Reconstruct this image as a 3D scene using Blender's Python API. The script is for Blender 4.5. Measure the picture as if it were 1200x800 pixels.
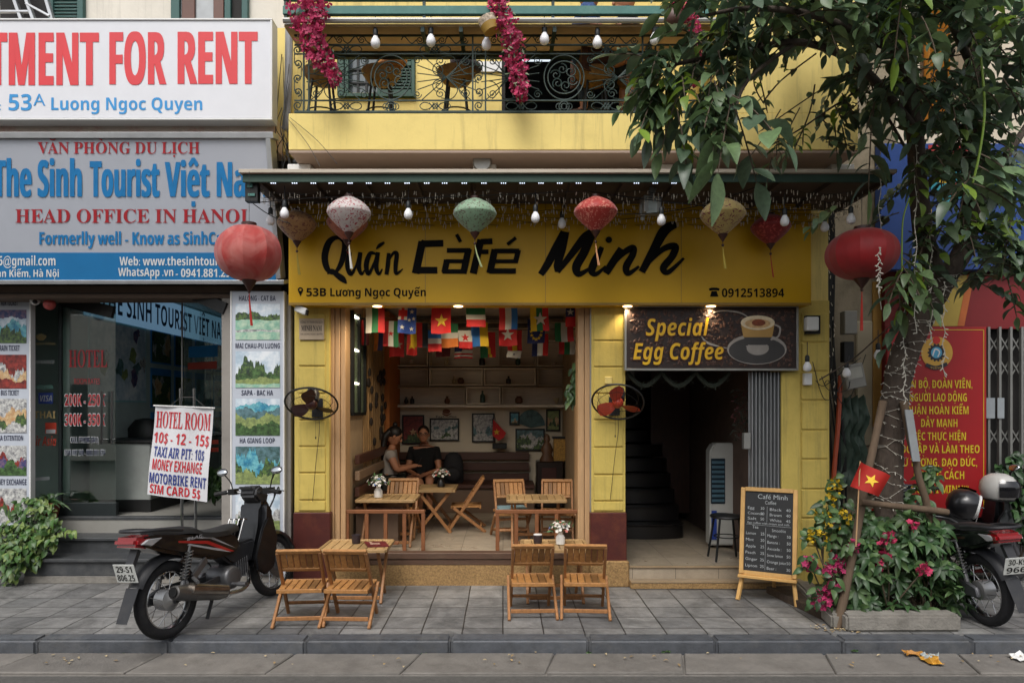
import bpy, bmesh, math, random
from mathutils import Vector as V, Matrix
for _o in list(bpy.data.objects): bpy.data.objects.remove(_o)
S = bpy.context.scene; COL = S.collection; R = random.Random(11); PI = math.pi; rad = math.radians
# ---------------- camera
F = 800.0; CX, CY, EYE = 590.0, 478.0, 1.65       # pinhole measured from the photograph (1200 px wide)
cam = bpy.data.objects.new('camera', bpy.data.cameras.new('camera')); COL.objects.link(cam)
cam.location = (0, 0, EYE); cam.rotation_euler = (rad(90), 0, 0)
cam.data.sensor_width = 36; cam.data.lens = 24; cam.data.clip_end = 500; cam.data.clip_start = .05
cam.data.shift_x = 10/1200; cam.data.shift_y = 78/1200
S.camera = cam
# ---------------- sky, sun, exposure (bright overcast, street in open shade)
W = bpy.data.worlds.new('World'); S.world = W; W.use_nodes = True
SUN_E, SUN_A = 54, 195
nt = W.node_tree; bg = nt.nodes['Background']
sk = nt.nodes.new('ShaderNodeTexSky'); sk.sky_type = 'NISHITA'; sk.sun_disc = False
sk.sun_elevation = rad(SUN_E); sk.sun_rotation = rad(SUN_A); sk.air_density = 1.2; sk.dust_density = 4
hs = nt.nodes.new('ShaderNodeHueSaturation'); hs.inputs['Saturation'].default_value = .28
nt.links.new(sk.outputs[0], hs.inputs['Color']); nt.links.new(hs.outputs[0], bg.inputs[0]); bg.inputs[1].default_value = .15
sl = bpy.data.lights.new('sun', 'SUN'); sl.energy = 1.35; sl.angle = rad(30); sl.color = (1, .965, .92)
so = bpy.data.objects.new('sun', sl); COL.objects.link(so); so.location = (0, -4, 20)
_d = V((math.sin(rad(SUN_A))*math.cos(rad(SUN_E)), math.cos(rad(SUN_A))*math.cos(rad(SUN_E)), math.sin(rad(SUN_E))))
so.rotation_euler = _d.to_track_quat('Z', 'Y').to_euler()
S.view_settings.view_transform = 'Standard'; S.view_settings.look = 'None'; S.view_settings.gamma = 1
S.view_settings.exposure = 0.32
S.render.engine = 'CYCLES'; S.cycles.use_denoising = True; S.cycles.max_bounces = 8; S.cycles.diffuse_bounces = 4
S.cycles.sample_clamp_indirect = 6; S.cycles.caustics_reflective = False; S.cycles.caustics_refractive = False
# ---------------- helpers
def P(px, py, y): return V(((px-CX)*y/F, y, EYE-(py-CY)*y/F))
def at(y): return lambda px, py: P(px, py, y)
def onplane(p0, n):
    p0 = V(p0); n = V(n); o = V((0, 0, EYE))
    def f(px, py):
        d = V(((px-CX)/F, 1, -(py-CY)/F)); return o+d*((p0-o).dot(n)/d.dot(n))
    return f
def C(h):
    r = [int(h[i:i+2], 16)/255 for i in (0, 2, 4)]
    return tuple([(c/12.92 if c <= .04045 else ((c+.055)/1.055)**2.4) for c in r]+[1])
MATS = {}
def mat(name, hexc, rough=.6, metal=0, var=.14, scale=5, bump=0, bscale=60, coat=0, spec=.5, isl=0, stretch=(1, 1, 1), emit=None, es=1, dirt=0, dhex='3a3530', dscale=2.5, sheen=0, trans=0, tl=0, streak=0):
    if name in MATS: return MATS[name]
    m = bpy.data.materials.new(name); m.use_nodes = True; t = m.node_tree; N = t.nodes; L = t.links
    b = N['Principled BSDF']; c = C(hexc)
    b.inputs['Roughness'].default_value = rough; b.inputs['Metallic'].default_value = metal
    b.inputs['Specular IOR Level'].default_value = spec; b.inputs['Coat Weight'].default_value = coat
    b.inputs['Sheen Weight'].default_value = sheen; b.inputs['Transmission Weight'].default_value = trans
    tc = N.new('ShaderNodeTexCoord'); mp = N.new('ShaderNodeMapping'); mp.inputs['Scale'].default_value = stretch
    L.new(tc.outputs['Object'], mp.inputs[0])
    n1 = N.new('ShaderNodeTexNoise'); n1.inputs['Scale'].default_value = scale; n1.inputs['Detail'].default_value = 8; n1.inputs['Roughness'].default_value = .65
    L.new(mp.outputs[0], n1.inputs['Vector'])
    mr = N.new('ShaderNodeMapRange'); mr.inputs[1].default_value = .3; mr.inputs[2].default_value = .7
    mr.inputs[3].default_value = 1-var; mr.inputs[4].default_value = 1+var; L.new(n1.outputs[0], mr.inputs[0])
    val = mr.outputs[0]
    if isl:
        g = N.new('ShaderNodeNewGeometry'); r2 = N.new('ShaderNodeMapRange'); r2.inputs[3].default_value = 1-isl; r2.inputs[4].default_value = 1+isl
        L.new(g.outputs['Random Per Island'], r2.inputs[0]); mu = N.new('ShaderNodeMath'); mu.operation = 'MULTIPLY'
        L.new(val, mu.inputs[0]); L.new(r2.outputs[0], mu.inputs[1]); val = mu.outputs[0]
    mx = N.new('ShaderNodeMix'); mx.data_type = 'RGBA'; mx.blend_type = 'MULTIPLY'; mx.inputs[0].default_value = 1
    mx.inputs[6].default_value = c; L.new(val, mx.inputs[7]); col = mx.outputs[2]
    if dirt:
        n2 = N.new('ShaderNodeTexNoise'); n2.inputs['Scale'].default_value = dscale; n2.inputs['Detail'].default_value = 10; n2.inputs['Roughness'].default_value = .72
        L.new(tc.outputs['Object'], n2.inputs['Vector']); r3 = N.new('ShaderNodeMapRange'); r3.inputs[1].default_value = .5; r3.inputs[2].default_value = .75
        r3.inputs[3].default_value = 0; r3.inputs[4].default_value = dirt; L.new(n2.outputs[0], r3.inputs[0])
        m2 = N.new('ShaderNodeMix'); m2.data_type = 'RGBA'; L.new(r3.outputs[0], m2.inputs[0]); L.new(col, m2.inputs[6]); m2.inputs[7].default_value = C(dhex); col = m2.outputs[2]
        ra = N.new('ShaderNodeMath'); ra.operation = 'MULTIPLY_ADD'; ra.inputs[1].default_value = .3; ra.inputs[2].default_value = rough; L.new(r3.outputs[0], ra.inputs[0]); L.new(ra.outputs[0], b.inputs['Roughness'])
    if streak:
        ms_ = N.new('ShaderNodeMapping'); ms_.inputs['Scale'].default_value = (7, 7, .5); L.new(tc.outputs['Object'], ms_.inputs[0]); n4 = N.new('ShaderNodeTexNoise'); n4.inputs['Scale'].default_value = 2; n4.inputs['Detail'].default_value = 8; n4.inputs['Roughness'].default_value = .7; L.new(ms_.outputs[0], n4.inputs['Vector'])
        r4 = N.new('ShaderNodeMapRange'); r4.inputs[1].default_value = .52; r4.inputs[2].default_value = .8; r4.inputs[4].default_value = streak; L.new(n4.outputs[0], r4.inputs[0])
        m4 = N.new('ShaderNodeMix'); m4.data_type = 'RGBA'; L.new(r4.outputs[0], m4.inputs[0]); L.new(col, m4.inputs[6]); m4.inputs[7].default_value = C('4a4236'); col = m4.outputs[2]
    L.new(col, b.inputs['Base Color'])
    if bump:
        n3 = N.new('ShaderNodeTexNoise'); n3.inputs['Scale'].default_value = bscale; n3.inputs['Detail'].default_value = 6; L.new(mp.outputs[0], n3.inputs['Vector'])
        bp = N.new('ShaderNodeBump'); bp.inputs['Strength'].default_value = bump; bp.inputs['Distance'].default_value = .01; L.new(n3.outputs[0], bp.inputs['Height']); L.new(bp.outputs[0], b.inputs['Normal'])
    if emit: b.inputs['Emission Color'].default_value = C(emit); b.inputs['Emission Strength'].default_value = es
    if tl:   # thin translucent sheet (leaf, lantern silk)
        ts = N.new('ShaderNodeBsdfTranslucent'); L.new(col, ts.inputs[0]); ms = N.new('ShaderNodeMixShader'); ms.inputs[0].default_value = tl
        L.new(b.outputs[0], ms.inputs[1]); L.new(ts.outputs[0], ms.inputs[2]); L.new(ms.outputs[0], N['Material Output'].inputs[0])
    MATS[name] = m; return m
def cr(pts, n=8, closed=False):
    pts = [V(p) for p in pts]; out = []; k = len(pts)
    for i in range(k if closed else k-1):
        if closed: a, b, c, d = (pts[(i+j-1) % k] for j in range(4))
        else: a, b, c, d = pts[max(i-1, 0)], pts[i], pts[i+1], pts[min(i+2, k-1)]
        for j in range(n):
            t = j/n; out.append(.5*((2*b)+(c-a)*t+(2*a-5*b+4*c-d)*t*t+(3*b-a-3*c+d)*t**3))
    if not closed: out.append(pts[-1])
    return out
class MB:
    def __init__(s): s.v = []; s.f = []; s.m = []
    def add(s, vs, fs, m=0):
        k = len(s.v); s.v += [V(v) for v in vs]; s.f += [[i+k for i in f] for f in fs]; s.m += [m]*len(fs); return s
    def obox(s, c, ex, ey, ez, m=0):
        c, ex, ey, ez = V(c), V(ex), V(ey), V(ez)
        vs = [c+ex*i+ey*j+ez*k for k in (-1, 1) for j in (-1, 1) for i in (-1, 1)]
        return s.add(vs, [(0, 2, 3, 1), (4, 5, 7, 6), (0, 1, 5, 4), (2, 6, 7, 3), (0, 4, 6, 2), (1, 3, 7, 5)], m)
    def box(s, x0, x1, y0, y1, z0, z1, m=0):
        return s.obox(((x0+x1)/2, (y0+y1)/2, (z0+z1)/2), (abs(x1-x0)/2, 0, 0), (0, abs(y1-y0)/2, 0), (0, 0, abs(z1-z0)/2), m)
    def pbox(s, x0, x1, y0, y1, ya, th, m=0):     # pixel rectangle seen at depth ya, th metres thick (away from the street)
        a = P(x0, y1, ya); b = P(x1, y0, ya); return s.box(a.x, b.x, ya, ya+th, a.z, b.z, m)
    def bar(s, p, q, w, h=None, m=0, up=(0, 0, 1)):
        p, q = V(p), V(q); h = h or w; d = (q-p)
        if d.length < 1e-6: return s
        u = d.normalized(); sx = u.cross(V(up))
        if sx.length < 1e-3: sx = u.cross(V((0, 1, 0)))
        sx.normalize(); sz = sx.cross(u); return s.obox((p+q)/2, d/2, sx*w/2, sz*h/2, m)
    def tube(s, pts, r, n=6, m=0, closed=False, cap=True):
        pts = [V(p) for p in pts]; k = len(pts); rs = r if isinstance(r, (list, tuple)) else [r]*k
        T = []
        for i in range(k):
            a = pts[(i-1) % k] if (closed or i > 0) else pts[0]; b = pts[(i+1) % k] if (closed or i < k-1) else pts[-1]
            d = b-a; T.append(d.normalized() if d.length > 1e-9 else V((0, 0, 1)))
        nrm = T[0].orthogonal().normalized(); base = len(s.v)
        for i in range(k):
            nrm = (nrm-T[i]*nrm.dot(T[i])); nrm = nrm.normalized() if nrm.length > 1e-6 else T[i].orthogonal().normalized(); bn = T[i].cross(nrm)
            s.v += [pts[i]+(nrm*math.cos(2*PI*j/n)+bn*math.sin(2*PI*j/n))*rs[i] for j in range(n)]
        for i in range(k if closed else k-1):
            for j in range(n):
                a = base+i*n; b = base+((i+1) % k)*n; s.f.append([a+j, a+(j+1) % n, b+(j+1) % n, b+j]); s.m.append(m)
        if cap and not closed:
            s.f.append([base+j for j in range(n)][::-1]); s.f.append([base+(k-1)*n+j for j in range(n)]); s.m += [m, m]
        return s
    def lathe(s, prof, c=(0, 0, 0), n=20, m=0, rot=None, sq=(1, 1), cap=True):
        c = V(c); base = len(s.v); k = len(prof)
        for r, z in prof:
            for j in range(n):
                p = V((r*math.cos(2*PI*j/n)*sq[0], r*math.sin(2*PI*j/n)*sq[1], z)); s.v.append(c+(rot @ p if rot else p))
        for i in range(k-1):
            for j in range(n):
                a = base+i*n; b = a+n; s.f.append([a+j, a+(j+1) % n, b+(j+1) % n, b+j]); s.m.append(m)
        if cap:
            s.f.append([base+j for j in range(n)][::-1]); s.f.append([base+(k-1)*n+j for j in range(n)]); s.m += [m, m]
        return s
    def ell(s, c, r, nu=14, nv=9, m=0, rot=None):
        r = (r, r, r) if not isinstance(r, (tuple, list)) else r
        base = len(s.v); c = V(c)
        for i in range(nv+1):
            a = PI*i/nv-PI/2
            for j in range(nu):
                p = V((r[0]*max(math.cos(a), .001)*math.cos(2*PI*j/nu), r[1]*max(math.cos(a), .001)*math.sin(2*PI*j/nu), r[2]*math.sin(a))); s.v.append(c+(rot @ p if rot else p))
        for i in range(nv):
            for j in range(nu):
                a = base+i*nu; b = a+nu; s.f.append([a+j, a+(j+1) % nu, b+(j+1) % nu, b+j]); s.m.append(m)
        return s
    def poly(s, pts, m=0): return s.add(pts, [list(range(len(pts)))], m)
    def prism(s, pts, ext, m=0):
        pts = [V(p) for p in pts]; k = len(pts); e = V(ext)
        return s.add(pts+[p+e for p in pts], [list(range(k)), [k+i for i in range(k)][::-1]]+[[i, k+i, k+(i+1) % k, (i+1) % k] for i in range(k)], m)
    def ribbon(s, pts, f, m=0, n=7, th=0):       # pts (px,py,width px): flat stroke laid on surface f
        c = cr([V((p[0], p[1], p[2])) for p in pts], n); Lp, Rp = [], []
        for i, p in enumerate(c):
            d = c[min(i+1, len(c)-1)]-c[max(i-1, 0)]; d = V((d.x, d.y, 0)); d = d.normalized() if d.length > 1e-6 else V((1, 0, 0))
            nn = V((-d.y, d.x, 0))*max(p.z, .3)/2; Lp.append(f(p.x+nn.x, p.y+nn.y)); Rp.append(f(p.x-nn.x, p.y-nn.y))
        k = len(c); s.add(Lp+Rp, [[i, k+i, k+i+1, i+1] for i in range(k-1)], m)
        if th:
            e = V((0, th, 0)); s.add(Lp+[p+e for p in Lp], [[i, i+1, k+i+1, k+i] for i in range(k-1)], m); s.add(Rp+[p+e for p in Rp], [[i, i+1, k+i+1, k+i] for i in range(k-1)], m)
        return s
    def build(s, name, mats, parent=None, bev=0, smooth=35, loc=None, seg=1, fix=True):
        me = bpy.data.meshes.new(name)
        off = V(loc) if loc else V((0, 0, 0)); p = parent
        w = V((0, 0, 0))
        while p: w += p.location; p = p.parent
        base = (w if parent else off)
        me.from_pydata([v-base for v in s.v], [], s.f)
        for m in (mats if isinstance(mats, (list, tuple)) else [mats]): me.materials.append(m)
        me.polygons.foreach_set('material_index', s.m)
        if bev or fix:
            bm = bmesh.new(); bm.from_mesh(me)
            if fix: bmesh.ops.recalc_face_normals(bm, faces=bm.faces)
            if bev:
                es = [e for e in bm.edges if len(e.link_faces) == 2 and e.calc_face_angle(0) > .6]
                bmesh.ops.bevel(bm, geom=es, offset=bev, segments=seg, affect='EDGES', clamp_overlap=True)
            bm.to_mesh(me); bm.free()
        if smooth:
            me.polygons.foreach_set('use_smooth', [True]*len(me.polygons)); me.set_sharp_from_angle(angle=rad(smooth))
        o = bpy.data.objects.new(name, me); COL.objects.link(o)
        if parent: o.parent = parent
        elif loc: o.location = off
        return o
def tag(o, label=None, cat=None, group=None, kind=None):
    if label: o['label'] = label
    if cat: o['category'] = cat
    if group: o['group'] = group
    if kind: o['kind'] = kind
    return o
def thing(name, label, cat, loc=(0, 0, 0), group=None):
    o = bpy.data.objects.new(name, None); COL.objects.link(o); o.location = loc; o.empty_display_size = .1
    return tag(o, label, cat, group)
def struct(name, mb, m, **k): return tag(mb.build(name, m, **k), kind='structure')
def dup(root, loc=None, rot=None, label=None, group=None, scale=None):
    def cp(o, par):
        c = o.copy(); COL.objects.link(c); c.parent = par
        for ch in [x for x in ALLCH(o)]: cp(ch, c)
        return c
    c = cp(root, None)
    if loc is not None: c.location = loc
    if rot is not None: c.rotation_euler = rot if isinstance(rot, (tuple, list)) else (0, 0, rot)
    if scale: c.scale = (scale,)*3
    return tag(c, label, None, group)
def ALLCH(o): return list(o.children)
# ---- lettering (glyph outlines laid out one by one, accents drawn as strokes)
import unicodedata
ALPH = {'B': (0x1D5D4, 0x1D5EE, 0x1D7EC), 'R': (65, 97, 48), 'BI': (0x1D63C, 0x1D656, 0x1D7EC), 'S': (0x1D400, 0x1D41A, 0x1D7CE)}
GC = {}
def rawglyph(c, off=0):
    cu = bpy.data.curves.new('t', 'FONT'); cu.body = c; cu.size = 1; cu.offset = off; cu.resolution_u = 3
    o = bpy.data.objects.new('t', cu); me = o.to_mesh(); vs = [(v.co.x, v.co.y) for v in me.vertices]; fs = [list(p.vertices) for p in me.polygons]
    o.to_mesh_clear(); bpy.data.objects.remove(o); bpy.data.curves.remove(cu); return vs, fs
def glyph(c, st, off=0):
    k = (c, st, round(off, 3))
    if k not in GC:
        A, a, d = ALPH[st]; g = chr(A+ord(c)-65) if 'A' <= c <= 'Z' else chr(a+ord(c)-97) if 'a' <= c <= 'z' else chr(d+ord(c)-48) if '0' <= c <= '9' else c
        v1, v2 = rawglyph(g)[0], rawglyph(g+g)[0]; v, f = rawglyph(g, off)
        GC[k] = (v, f, max(p[0] for p in v2)-max(p[0] for p in v1))
    return GC[k]
CAP = .714
def fontmesh(s, bold=0, shear=0, serif=False):
    st = 'S' if serif else ('BI' if shear else 'B') if bold > 0 else 'R'; off = max(0, bold-.045); vs, fs = [], []; pen = 0
    def add(v, f): k = len(vs); vs.extend(v); fs.extend([[i+k for i in q] for q in f])
    def stroke(pts, w):
        for p, q in zip(pts[:-1], pts[1:]):
            dx, dy = q[0]-p[0], q[1]-p[1]; l = math.hypot(dx, dy) or 1; nx, ny = -dy/l*w, dx/l*w
            add([(p[0]+nx, p[1]+ny), (p[0]-nx, p[1]-ny), (q[0]-nx, q[1]-ny), (q[0]+nx, q[1]+ny)], [(0, 1, 2, 3)])
    w = .048 if bold > 0 or serif else .03
    for ch in s:
        if ch == ' ': pen += .26; continue
        if ch in 'Đđ': base, marks = ('D' if ch == 'Đ' else 'd'), ['bar']
        else: n = unicodedata.normalize('NFD', ch); base, marks = n[0], list(n[1:])
        v, f, adv = glyph(base, st, off); add([(x+pen, y) for x, y in v], f)
        if marks:
            x0, x1 = min(p[0] for p in v)+pen, max(p[0] for p in v)+pen; c = (x0+x1)/2; t = max(p[1] for p in v)+.09; stack = 0
            for m in marks:
                if m == 'bar': stroke([(x0-.05, .36), (c-.02, .36)] if base == 'D' else [(c, .62), (x1+.08, .62)], w*.8); continue
                if m == '\u0323': stroke([(c-.055, -.15), (c+.055, -.15)], .055); continue
                if m == '\u031b': stroke([(x1-.06, t-.15), (x1+.04, t-.13), (x1+.06, t-.02)], w*.8); continue
                dx = .16*stack; y = t+.02*stack
                if m == '\u0300': stroke([(c-.13+dx, y+.15), (c+.05+dx, y+.0)], w)
                if m == '\u0301': stroke([(c+.13+dx, y+.15), (c-.04+dx, y+.0)], w)
                if m == '\u0302': stroke([(c-.17, y), (c, y+.13), (c+.17, y)], w*.9)
                if m == '\u0303': stroke([(c-.17, y+.03), (c-.07, y+.09), (c+.07, y+.03), (c+.17, y+.1)], w*.8)
                if m == '\u0306': stroke([(c-.17, y+.13), (c-.1, y+.03), (c+.1, y+.03), (c+.17, y+.13)], w*.8)
                if m == '\u0309': stroke([(c-.08, y+.16), (c+.06, y+.14), (c+.02, y+.03)], w*.8)
                stack += 1
        pen += adv
    return vs, fs
def txt(mb, s, x0, x1, yb, yc, f, m=0, bold=0, shear=0, serif=False, fat=0):
    """lay s on surface f: left/right edges x0..x1, baseline yb, cap line yc (pixels or local units)"""
    vs, fs = fontmesh(s, bold, shear, serif); u0 = min(v[0] for v in vs); u1 = max(v[0] for v in vs)
    for k, dx in enumerate(([0] if not fat else [-fat, 0, fat])):
        mb.add([f(x0+fat+dx+(u-u0)/(u1-u0)*(x1-x0-2*fat), yb+v/CAP*(yc-yb))+V((0, -.0004*k, 0)) for u, v in vs], fs, m)
def serif(mb, s, x0, x1, yb, yc, f, m=0): txt(mb, s, x0, x1, yb, yc, f, m, serif=True)
# ================= materials
M_yel = mat('yellow_paint', 'dfc878', .75, var=.05, scale=3, bump=.12, bscale=25, dirt=.2, dhex='8f8050', dscale=3.5, streak=.5)
M_yel2 = mat('yellow_pillar_paint', 'c9b25c', .75, var=.06, scale=4, bump=.2, bscale=30, dirt=.35, dhex='8a7434', dscale=3, streak=.62)
M_maroon = mat('maroon_paint', '4a1c16', .5, var=.2, scale=6, bump=.1, dirt=.35, dhex='8a4a22', dscale=4)
M_soffit = mat('soffit_plaster', 'a08c7e', .8, var=.08, dirt=.25, dhex='6e5c50')
M_sign = mat('mustard_panel', 'c4980c', .45, var=.06, scale=1.5, dirt=.12, dhex='7a5a10', dscale=6, spec=.3)
M_black = mat('black_matte', '0c0c0c', .5, var=.2)
M_blkmetal = mat('black_iron', '141615', .5, metal=.3, var=.2)
M_rail = mat('green_iron', '1c302b', .55, metal=.2, var=.25, scale=14, dirt=.22, dhex='7a8a80', dscale=9)
M_green = mat('dark_green_paint', '1f3d33', .55, var=.15, dirt=.2, dhex='556')if 0 else mat('dark_green_paint', '1f4638', .55, var=.15, dirt=.2, dhex='505a50')
M_teal = mat('teal_paint', '3a6e66', .6, var=.15, scale=8, dirt=.35, dhex='8b928a', dscale=8)
M_galv = mat('galvanised', '9a9a96', .45, metal=.6, var=.12, dirt=.3, dhex='5a5148')
M_white = mat('white_paint', 'd8d8d6', .6, var=.04)
M_cream = mat('cream_render', 'd6d0c4', .85, var=.05, scale=2, bump=.15, bscale=30, dirt=.16, dhex='9a9286', streak=.35)
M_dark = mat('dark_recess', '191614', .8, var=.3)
M_wood = mat('teak', '97602c', .5, var=.28, scale=4, isl=.3, stretch=(9, 9, 9), bump=.08, bscale=30)
M_wood2 = mat('pale_wood', 'b08d66', .55, var=.14, scale=3, isl=.1, stretch=(12, 12, 1.2))
M_woodd = mat('dark_wood', '3a2216', .45, var=.25, scale=4, isl=.2, stretch=(8, 8, 2))
M_pave = None
def tilemat(name, c1, c2, mortar, bw, bh, off, ms=.012, rough=.6, bump=.5, nz=.35, stain=.6):
    m = bpy.data.materials.new(name); m.use_nodes = True; t = m.node_tree; N = t.nodes; L = t.links; b = N['Principled BSDF']
    tc = N.new('ShaderNodeTexCoord'); br = N.new('ShaderNodeTexBrick'); br.offset = off; br.inputs['Scale'].default_value = 1
    br.inputs['Brick Width'].default_value = bw; br.inputs['Row Height'].default_value = bh; br.inputs['Mortar Size'].default_value = ms/2; br.inputs['Mortar Smooth'].default_value = .3
    br.inputs['Color1'].default_value = C(c1); br.inputs['Color2'].default_value = C(c2); br.inputs['Mortar'].default_value = C(mortar)
    nzd = N.new('ShaderNodeTexNoise'); nzd.inputs['Scale'].default_value = 3; mpv = N.new('ShaderNodeVectorMath'); mpv.operation = 'MULTIPLY_ADD'
    mpv.inputs[1].default_value = (.008, .008, 0); L.new(tc.outputs['Object'], nzd.inputs['Vector']); L.new(nzd.outputs['Color'], mpv.inputs[0]); L.new(tc.outputs['Object'], mpv.inputs[2]); L.new(mpv.outputs[0], br.inputs['Vector'])
    n1 = N.new('ShaderNodeTexNoise'); n1.inputs['Scale'].default_value = 9; n1.inputs['Detail'].default_value = 12; n1.inputs['Roughness'].default_value = .75; L.new(tc.outputs['Object'], n1.inputs['Vector'])
    n2 = N.new('ShaderNodeTexNoise'); n2.inputs['Scale'].default_value = 1.3; n2.inputs['Detail'].default_value = 10; n2.inputs['Roughness'].default_value = .7; n2.inputs['Distortion'].default_value = 1.2; L.new(tc.outputs['Object'], n2.inputs['Vector'])
    r1 = N.new('ShaderNodeMapRange'); r1.inputs[1].default_value = .3; r1.inputs[2].default_value = .7; r1.inputs[3].default_value = 1-nz; r1.inputs[4].default_value = 1+nz; L.new(n1.outputs[0], r1.inputs[0])
    r2 = N.new('ShaderNodeMapRange'); r2.inputs[1].default_value = .42; r2.inputs[2].default_value = .62; r2.inputs[3].default_value = 1; r2.inputs[4].default_value = stain; L.new(n2.outputs[0], r2.inputs[0])
    mu = N.new('ShaderNodeMath'); mu.operation = 'MULTIPLY'; L.new(r1.outputs[0], mu.inputs[0]); L.new(r2.outputs[0], mu.inputs[1])
    mx = N.new('ShaderNodeMix'); mx.data_type = 'RGBA'; mx.blend_type = 'MULTIPLY'; mx.inputs[0].default_value = 1; L.new(br.outputs[0], mx.inputs[6]); L.new(mu.outputs[0], mx.inputs[7]); L.new(mx.outputs[2], b.inputs['Base Color'])
    rr = N.new('ShaderNodeMapRange'); rr.inputs[1].default_value = .35; rr.inputs[2].default_value = .65; rr.inputs[3].default_value = rough-.2; rr.inputs[4].default_value = rough+.12; L.new(n2.outputs[0], rr.inputs[0]); L.new(rr.outputs[0], b.inputs['Roughness'])
    hh = N.new('ShaderNodeMath'); hh.operation = 'MULTIPLY_ADD'; hh.inputs[1].default_value = -1.0; L.new(br.outputs['Fac'], hh.inputs[0]); L.new(r1.outputs[0], hh.inputs[2])
    bp = N.new('ShaderNodeBump'); bp.inputs['Strength'].default_value = bump; bp.inputs['Distance'].default_value = .006; L.new(hh.outputs[0], bp.inputs['Height']); L.new(bp.outputs[0], b.inputs['Normal'])
    return m
M_pave = tilemat('granite_paving', '878684', '6c6c6c', '343230', .30, .27, 0, .012, stain=.5)
M_tile = tilemat('beige_floor_tile', 'a89a86', '9c8e7a', '605648', .4, .4, 0, .006, .45, .25, .15, .8)
M_asph = mat('asphalt', '504e4b', .85, var=.2, scale=30, bump=.7, bscale=180, dirt=.4, dhex='44413e', dscale=2)
M_slab = mat('concrete_gutter', '6b6762', .8, var=.2, scale=7, isl=.12, bump=.5, bscale=60, dirt=.55, dhex='45403a', dscale=3)
M_kerb = mat('dark_kerb_stone', '4a4d52', .55, var=.28, scale=12, isl=.12, bump=.3, bscale=70, dirt=.45, dhex='6c6a66', dscale=4)
M_black_stone = mat('black_step_stone', '3c3e40', .5, var=.25, scale=10, bump=.2, dirt=.5, dhex='5f5d58', dscale=5)
M_pebble = mat('pebble_dash', '9c7c50', .85, var=.45, scale=60, bump=.8, bscale=160, dirt=.3, dhex='5a4632')
M_concrete = mat('old_concrete', '7f7b74', .85, var=.22, scale=6, bump=.6, bscale=50, dirt=.6, dhex='46423c', dscale=4)
# ================= ground
struct('ground', MB().box(-60, 60, -60, 60, -.5, -.2), M_asph)
struct('road', MB().box(-40, 40, -14, 4.475, -.3, -.105), M_asph)
b = MB(); b.box(-14, 14, 4.47, 4.86, -.3, -.103); x = -9.0
while x < 9:
    w = R.uniform(.88, 1.0); j = R.uniform(-.02, .02); zt = -.085+R.uniform(-.004, .004)
    k = len(b.v); b.box(x+.006, x+w-.006, 4.485, 4.843, -.2, zt)
    for i in range(k, k+8): b.v[i].x += (b.v[i].y-4.66)*(.25+j); b.v[i].z += R.uniform(-.003, .003)
    x += w
struct('gutter', b, M_slab, bev=.008)
b = MB(); x = -9.3
while x < 9:
    w = R.uniform(.9, 1.05); d = R.uniform(-.004, .004); b.box(x+.002, x+w-.002, 4.853+d, 4.998, -.2, .002+R.uniform(-.002, .002)); x += w
struct('kerb', b, M_kerb, bev=.018, seg=3)
struct('pavement', MB().box(-14, 14, 5.0, 7.4, -.2, 0), M_pave)
# ================= cafe building
FY = 6.35
cafe = thing('cafe_building', 'yellow shop house with the open coffee bar below and a balcony above', 'building', (0, FY, 0))
def pillar(x0, x1, gy, top, base, bx0, bx1, name='pillar'):
    b = MB(); a = P(x0, base, FY); c = P(x1, top, FY); b.box(a.x, c.x, FY, FY+.28, a.z, c.z)
    for g0, g1 in zip(gy[:-1], gy[1:]): b.pbox(bx0, bx1, g0+1.1, g1-1.1, FY-.014, .03)
    return b.build(name, M_yel2, cafe, bev=.004)
pillar(345, 386, [366, 398, 429, 461, 492, 523, 554, 586, 599], 352, 600, 350, 381)
pillar(693, 733, [367, 399, 430, 461, 492, 524, 556, 587, 599], 352, 600, 696, 730)
pillar(880+36, 972, [366, 401, 435, 469, 504, 538, 573, 607, 640, 668], 352, 684, 940, 970)
for q in ((343.5, 387, 600.5, 686), (692, 734.5, 600.5, 658)): b = MB(); b.pbox(*q, FY-.03, .31); b.build('pillar_base', M_maroon, cafe, bev=.006)
MB().box(.80, 1.16, FY-.06, FY+.3, 0, .24).build('plinth', M_pebble, cafe, bev=.01)
MB().box(-2.0, 3.03, FY+.02, FY+.3, 2.63, 3.74).build('wall', M_yel, cafe)
# balcony slab
BX0, BX1 = P(338, 0, 5.6).x, P(1006, 0, 5.6).x
MB().box(BX0, BX1, 5.6, 6.36, 3.765, 4.065).build('balcony_slab', M_yel, cafe, bev=.006)
MB().box(BX0+.003, BX1-.003, 5.606, 6.6, 3.745, 3.765).build('soffit', M_soffit, cafe)
for px in (352, 568, 778, 985):
    a = P(px, 187, 5.9); MB().box(a.x-.1, a.x+.1, 5.86, 6.02, 3.68, 3.744).build('junction_box', M_white, cafe, bev=.006)
a = P(565, 188, 5.75); MB().lathe([(.075, 0), (.08, .03), (.07, .05)], (a.x, 5.78, a.z-.02), 20, rot=Matrix.Rotation(rad(90), 3, 'X')).build('ceiling_lamp', M_galv, cafe)
MB().box(P(838, 0, 5.6).x, BX1-.004, 5.604, 6.4, 4.066, 6.6).build('balcony_side_wall', M_yel, cafe, bev=.004)
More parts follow.
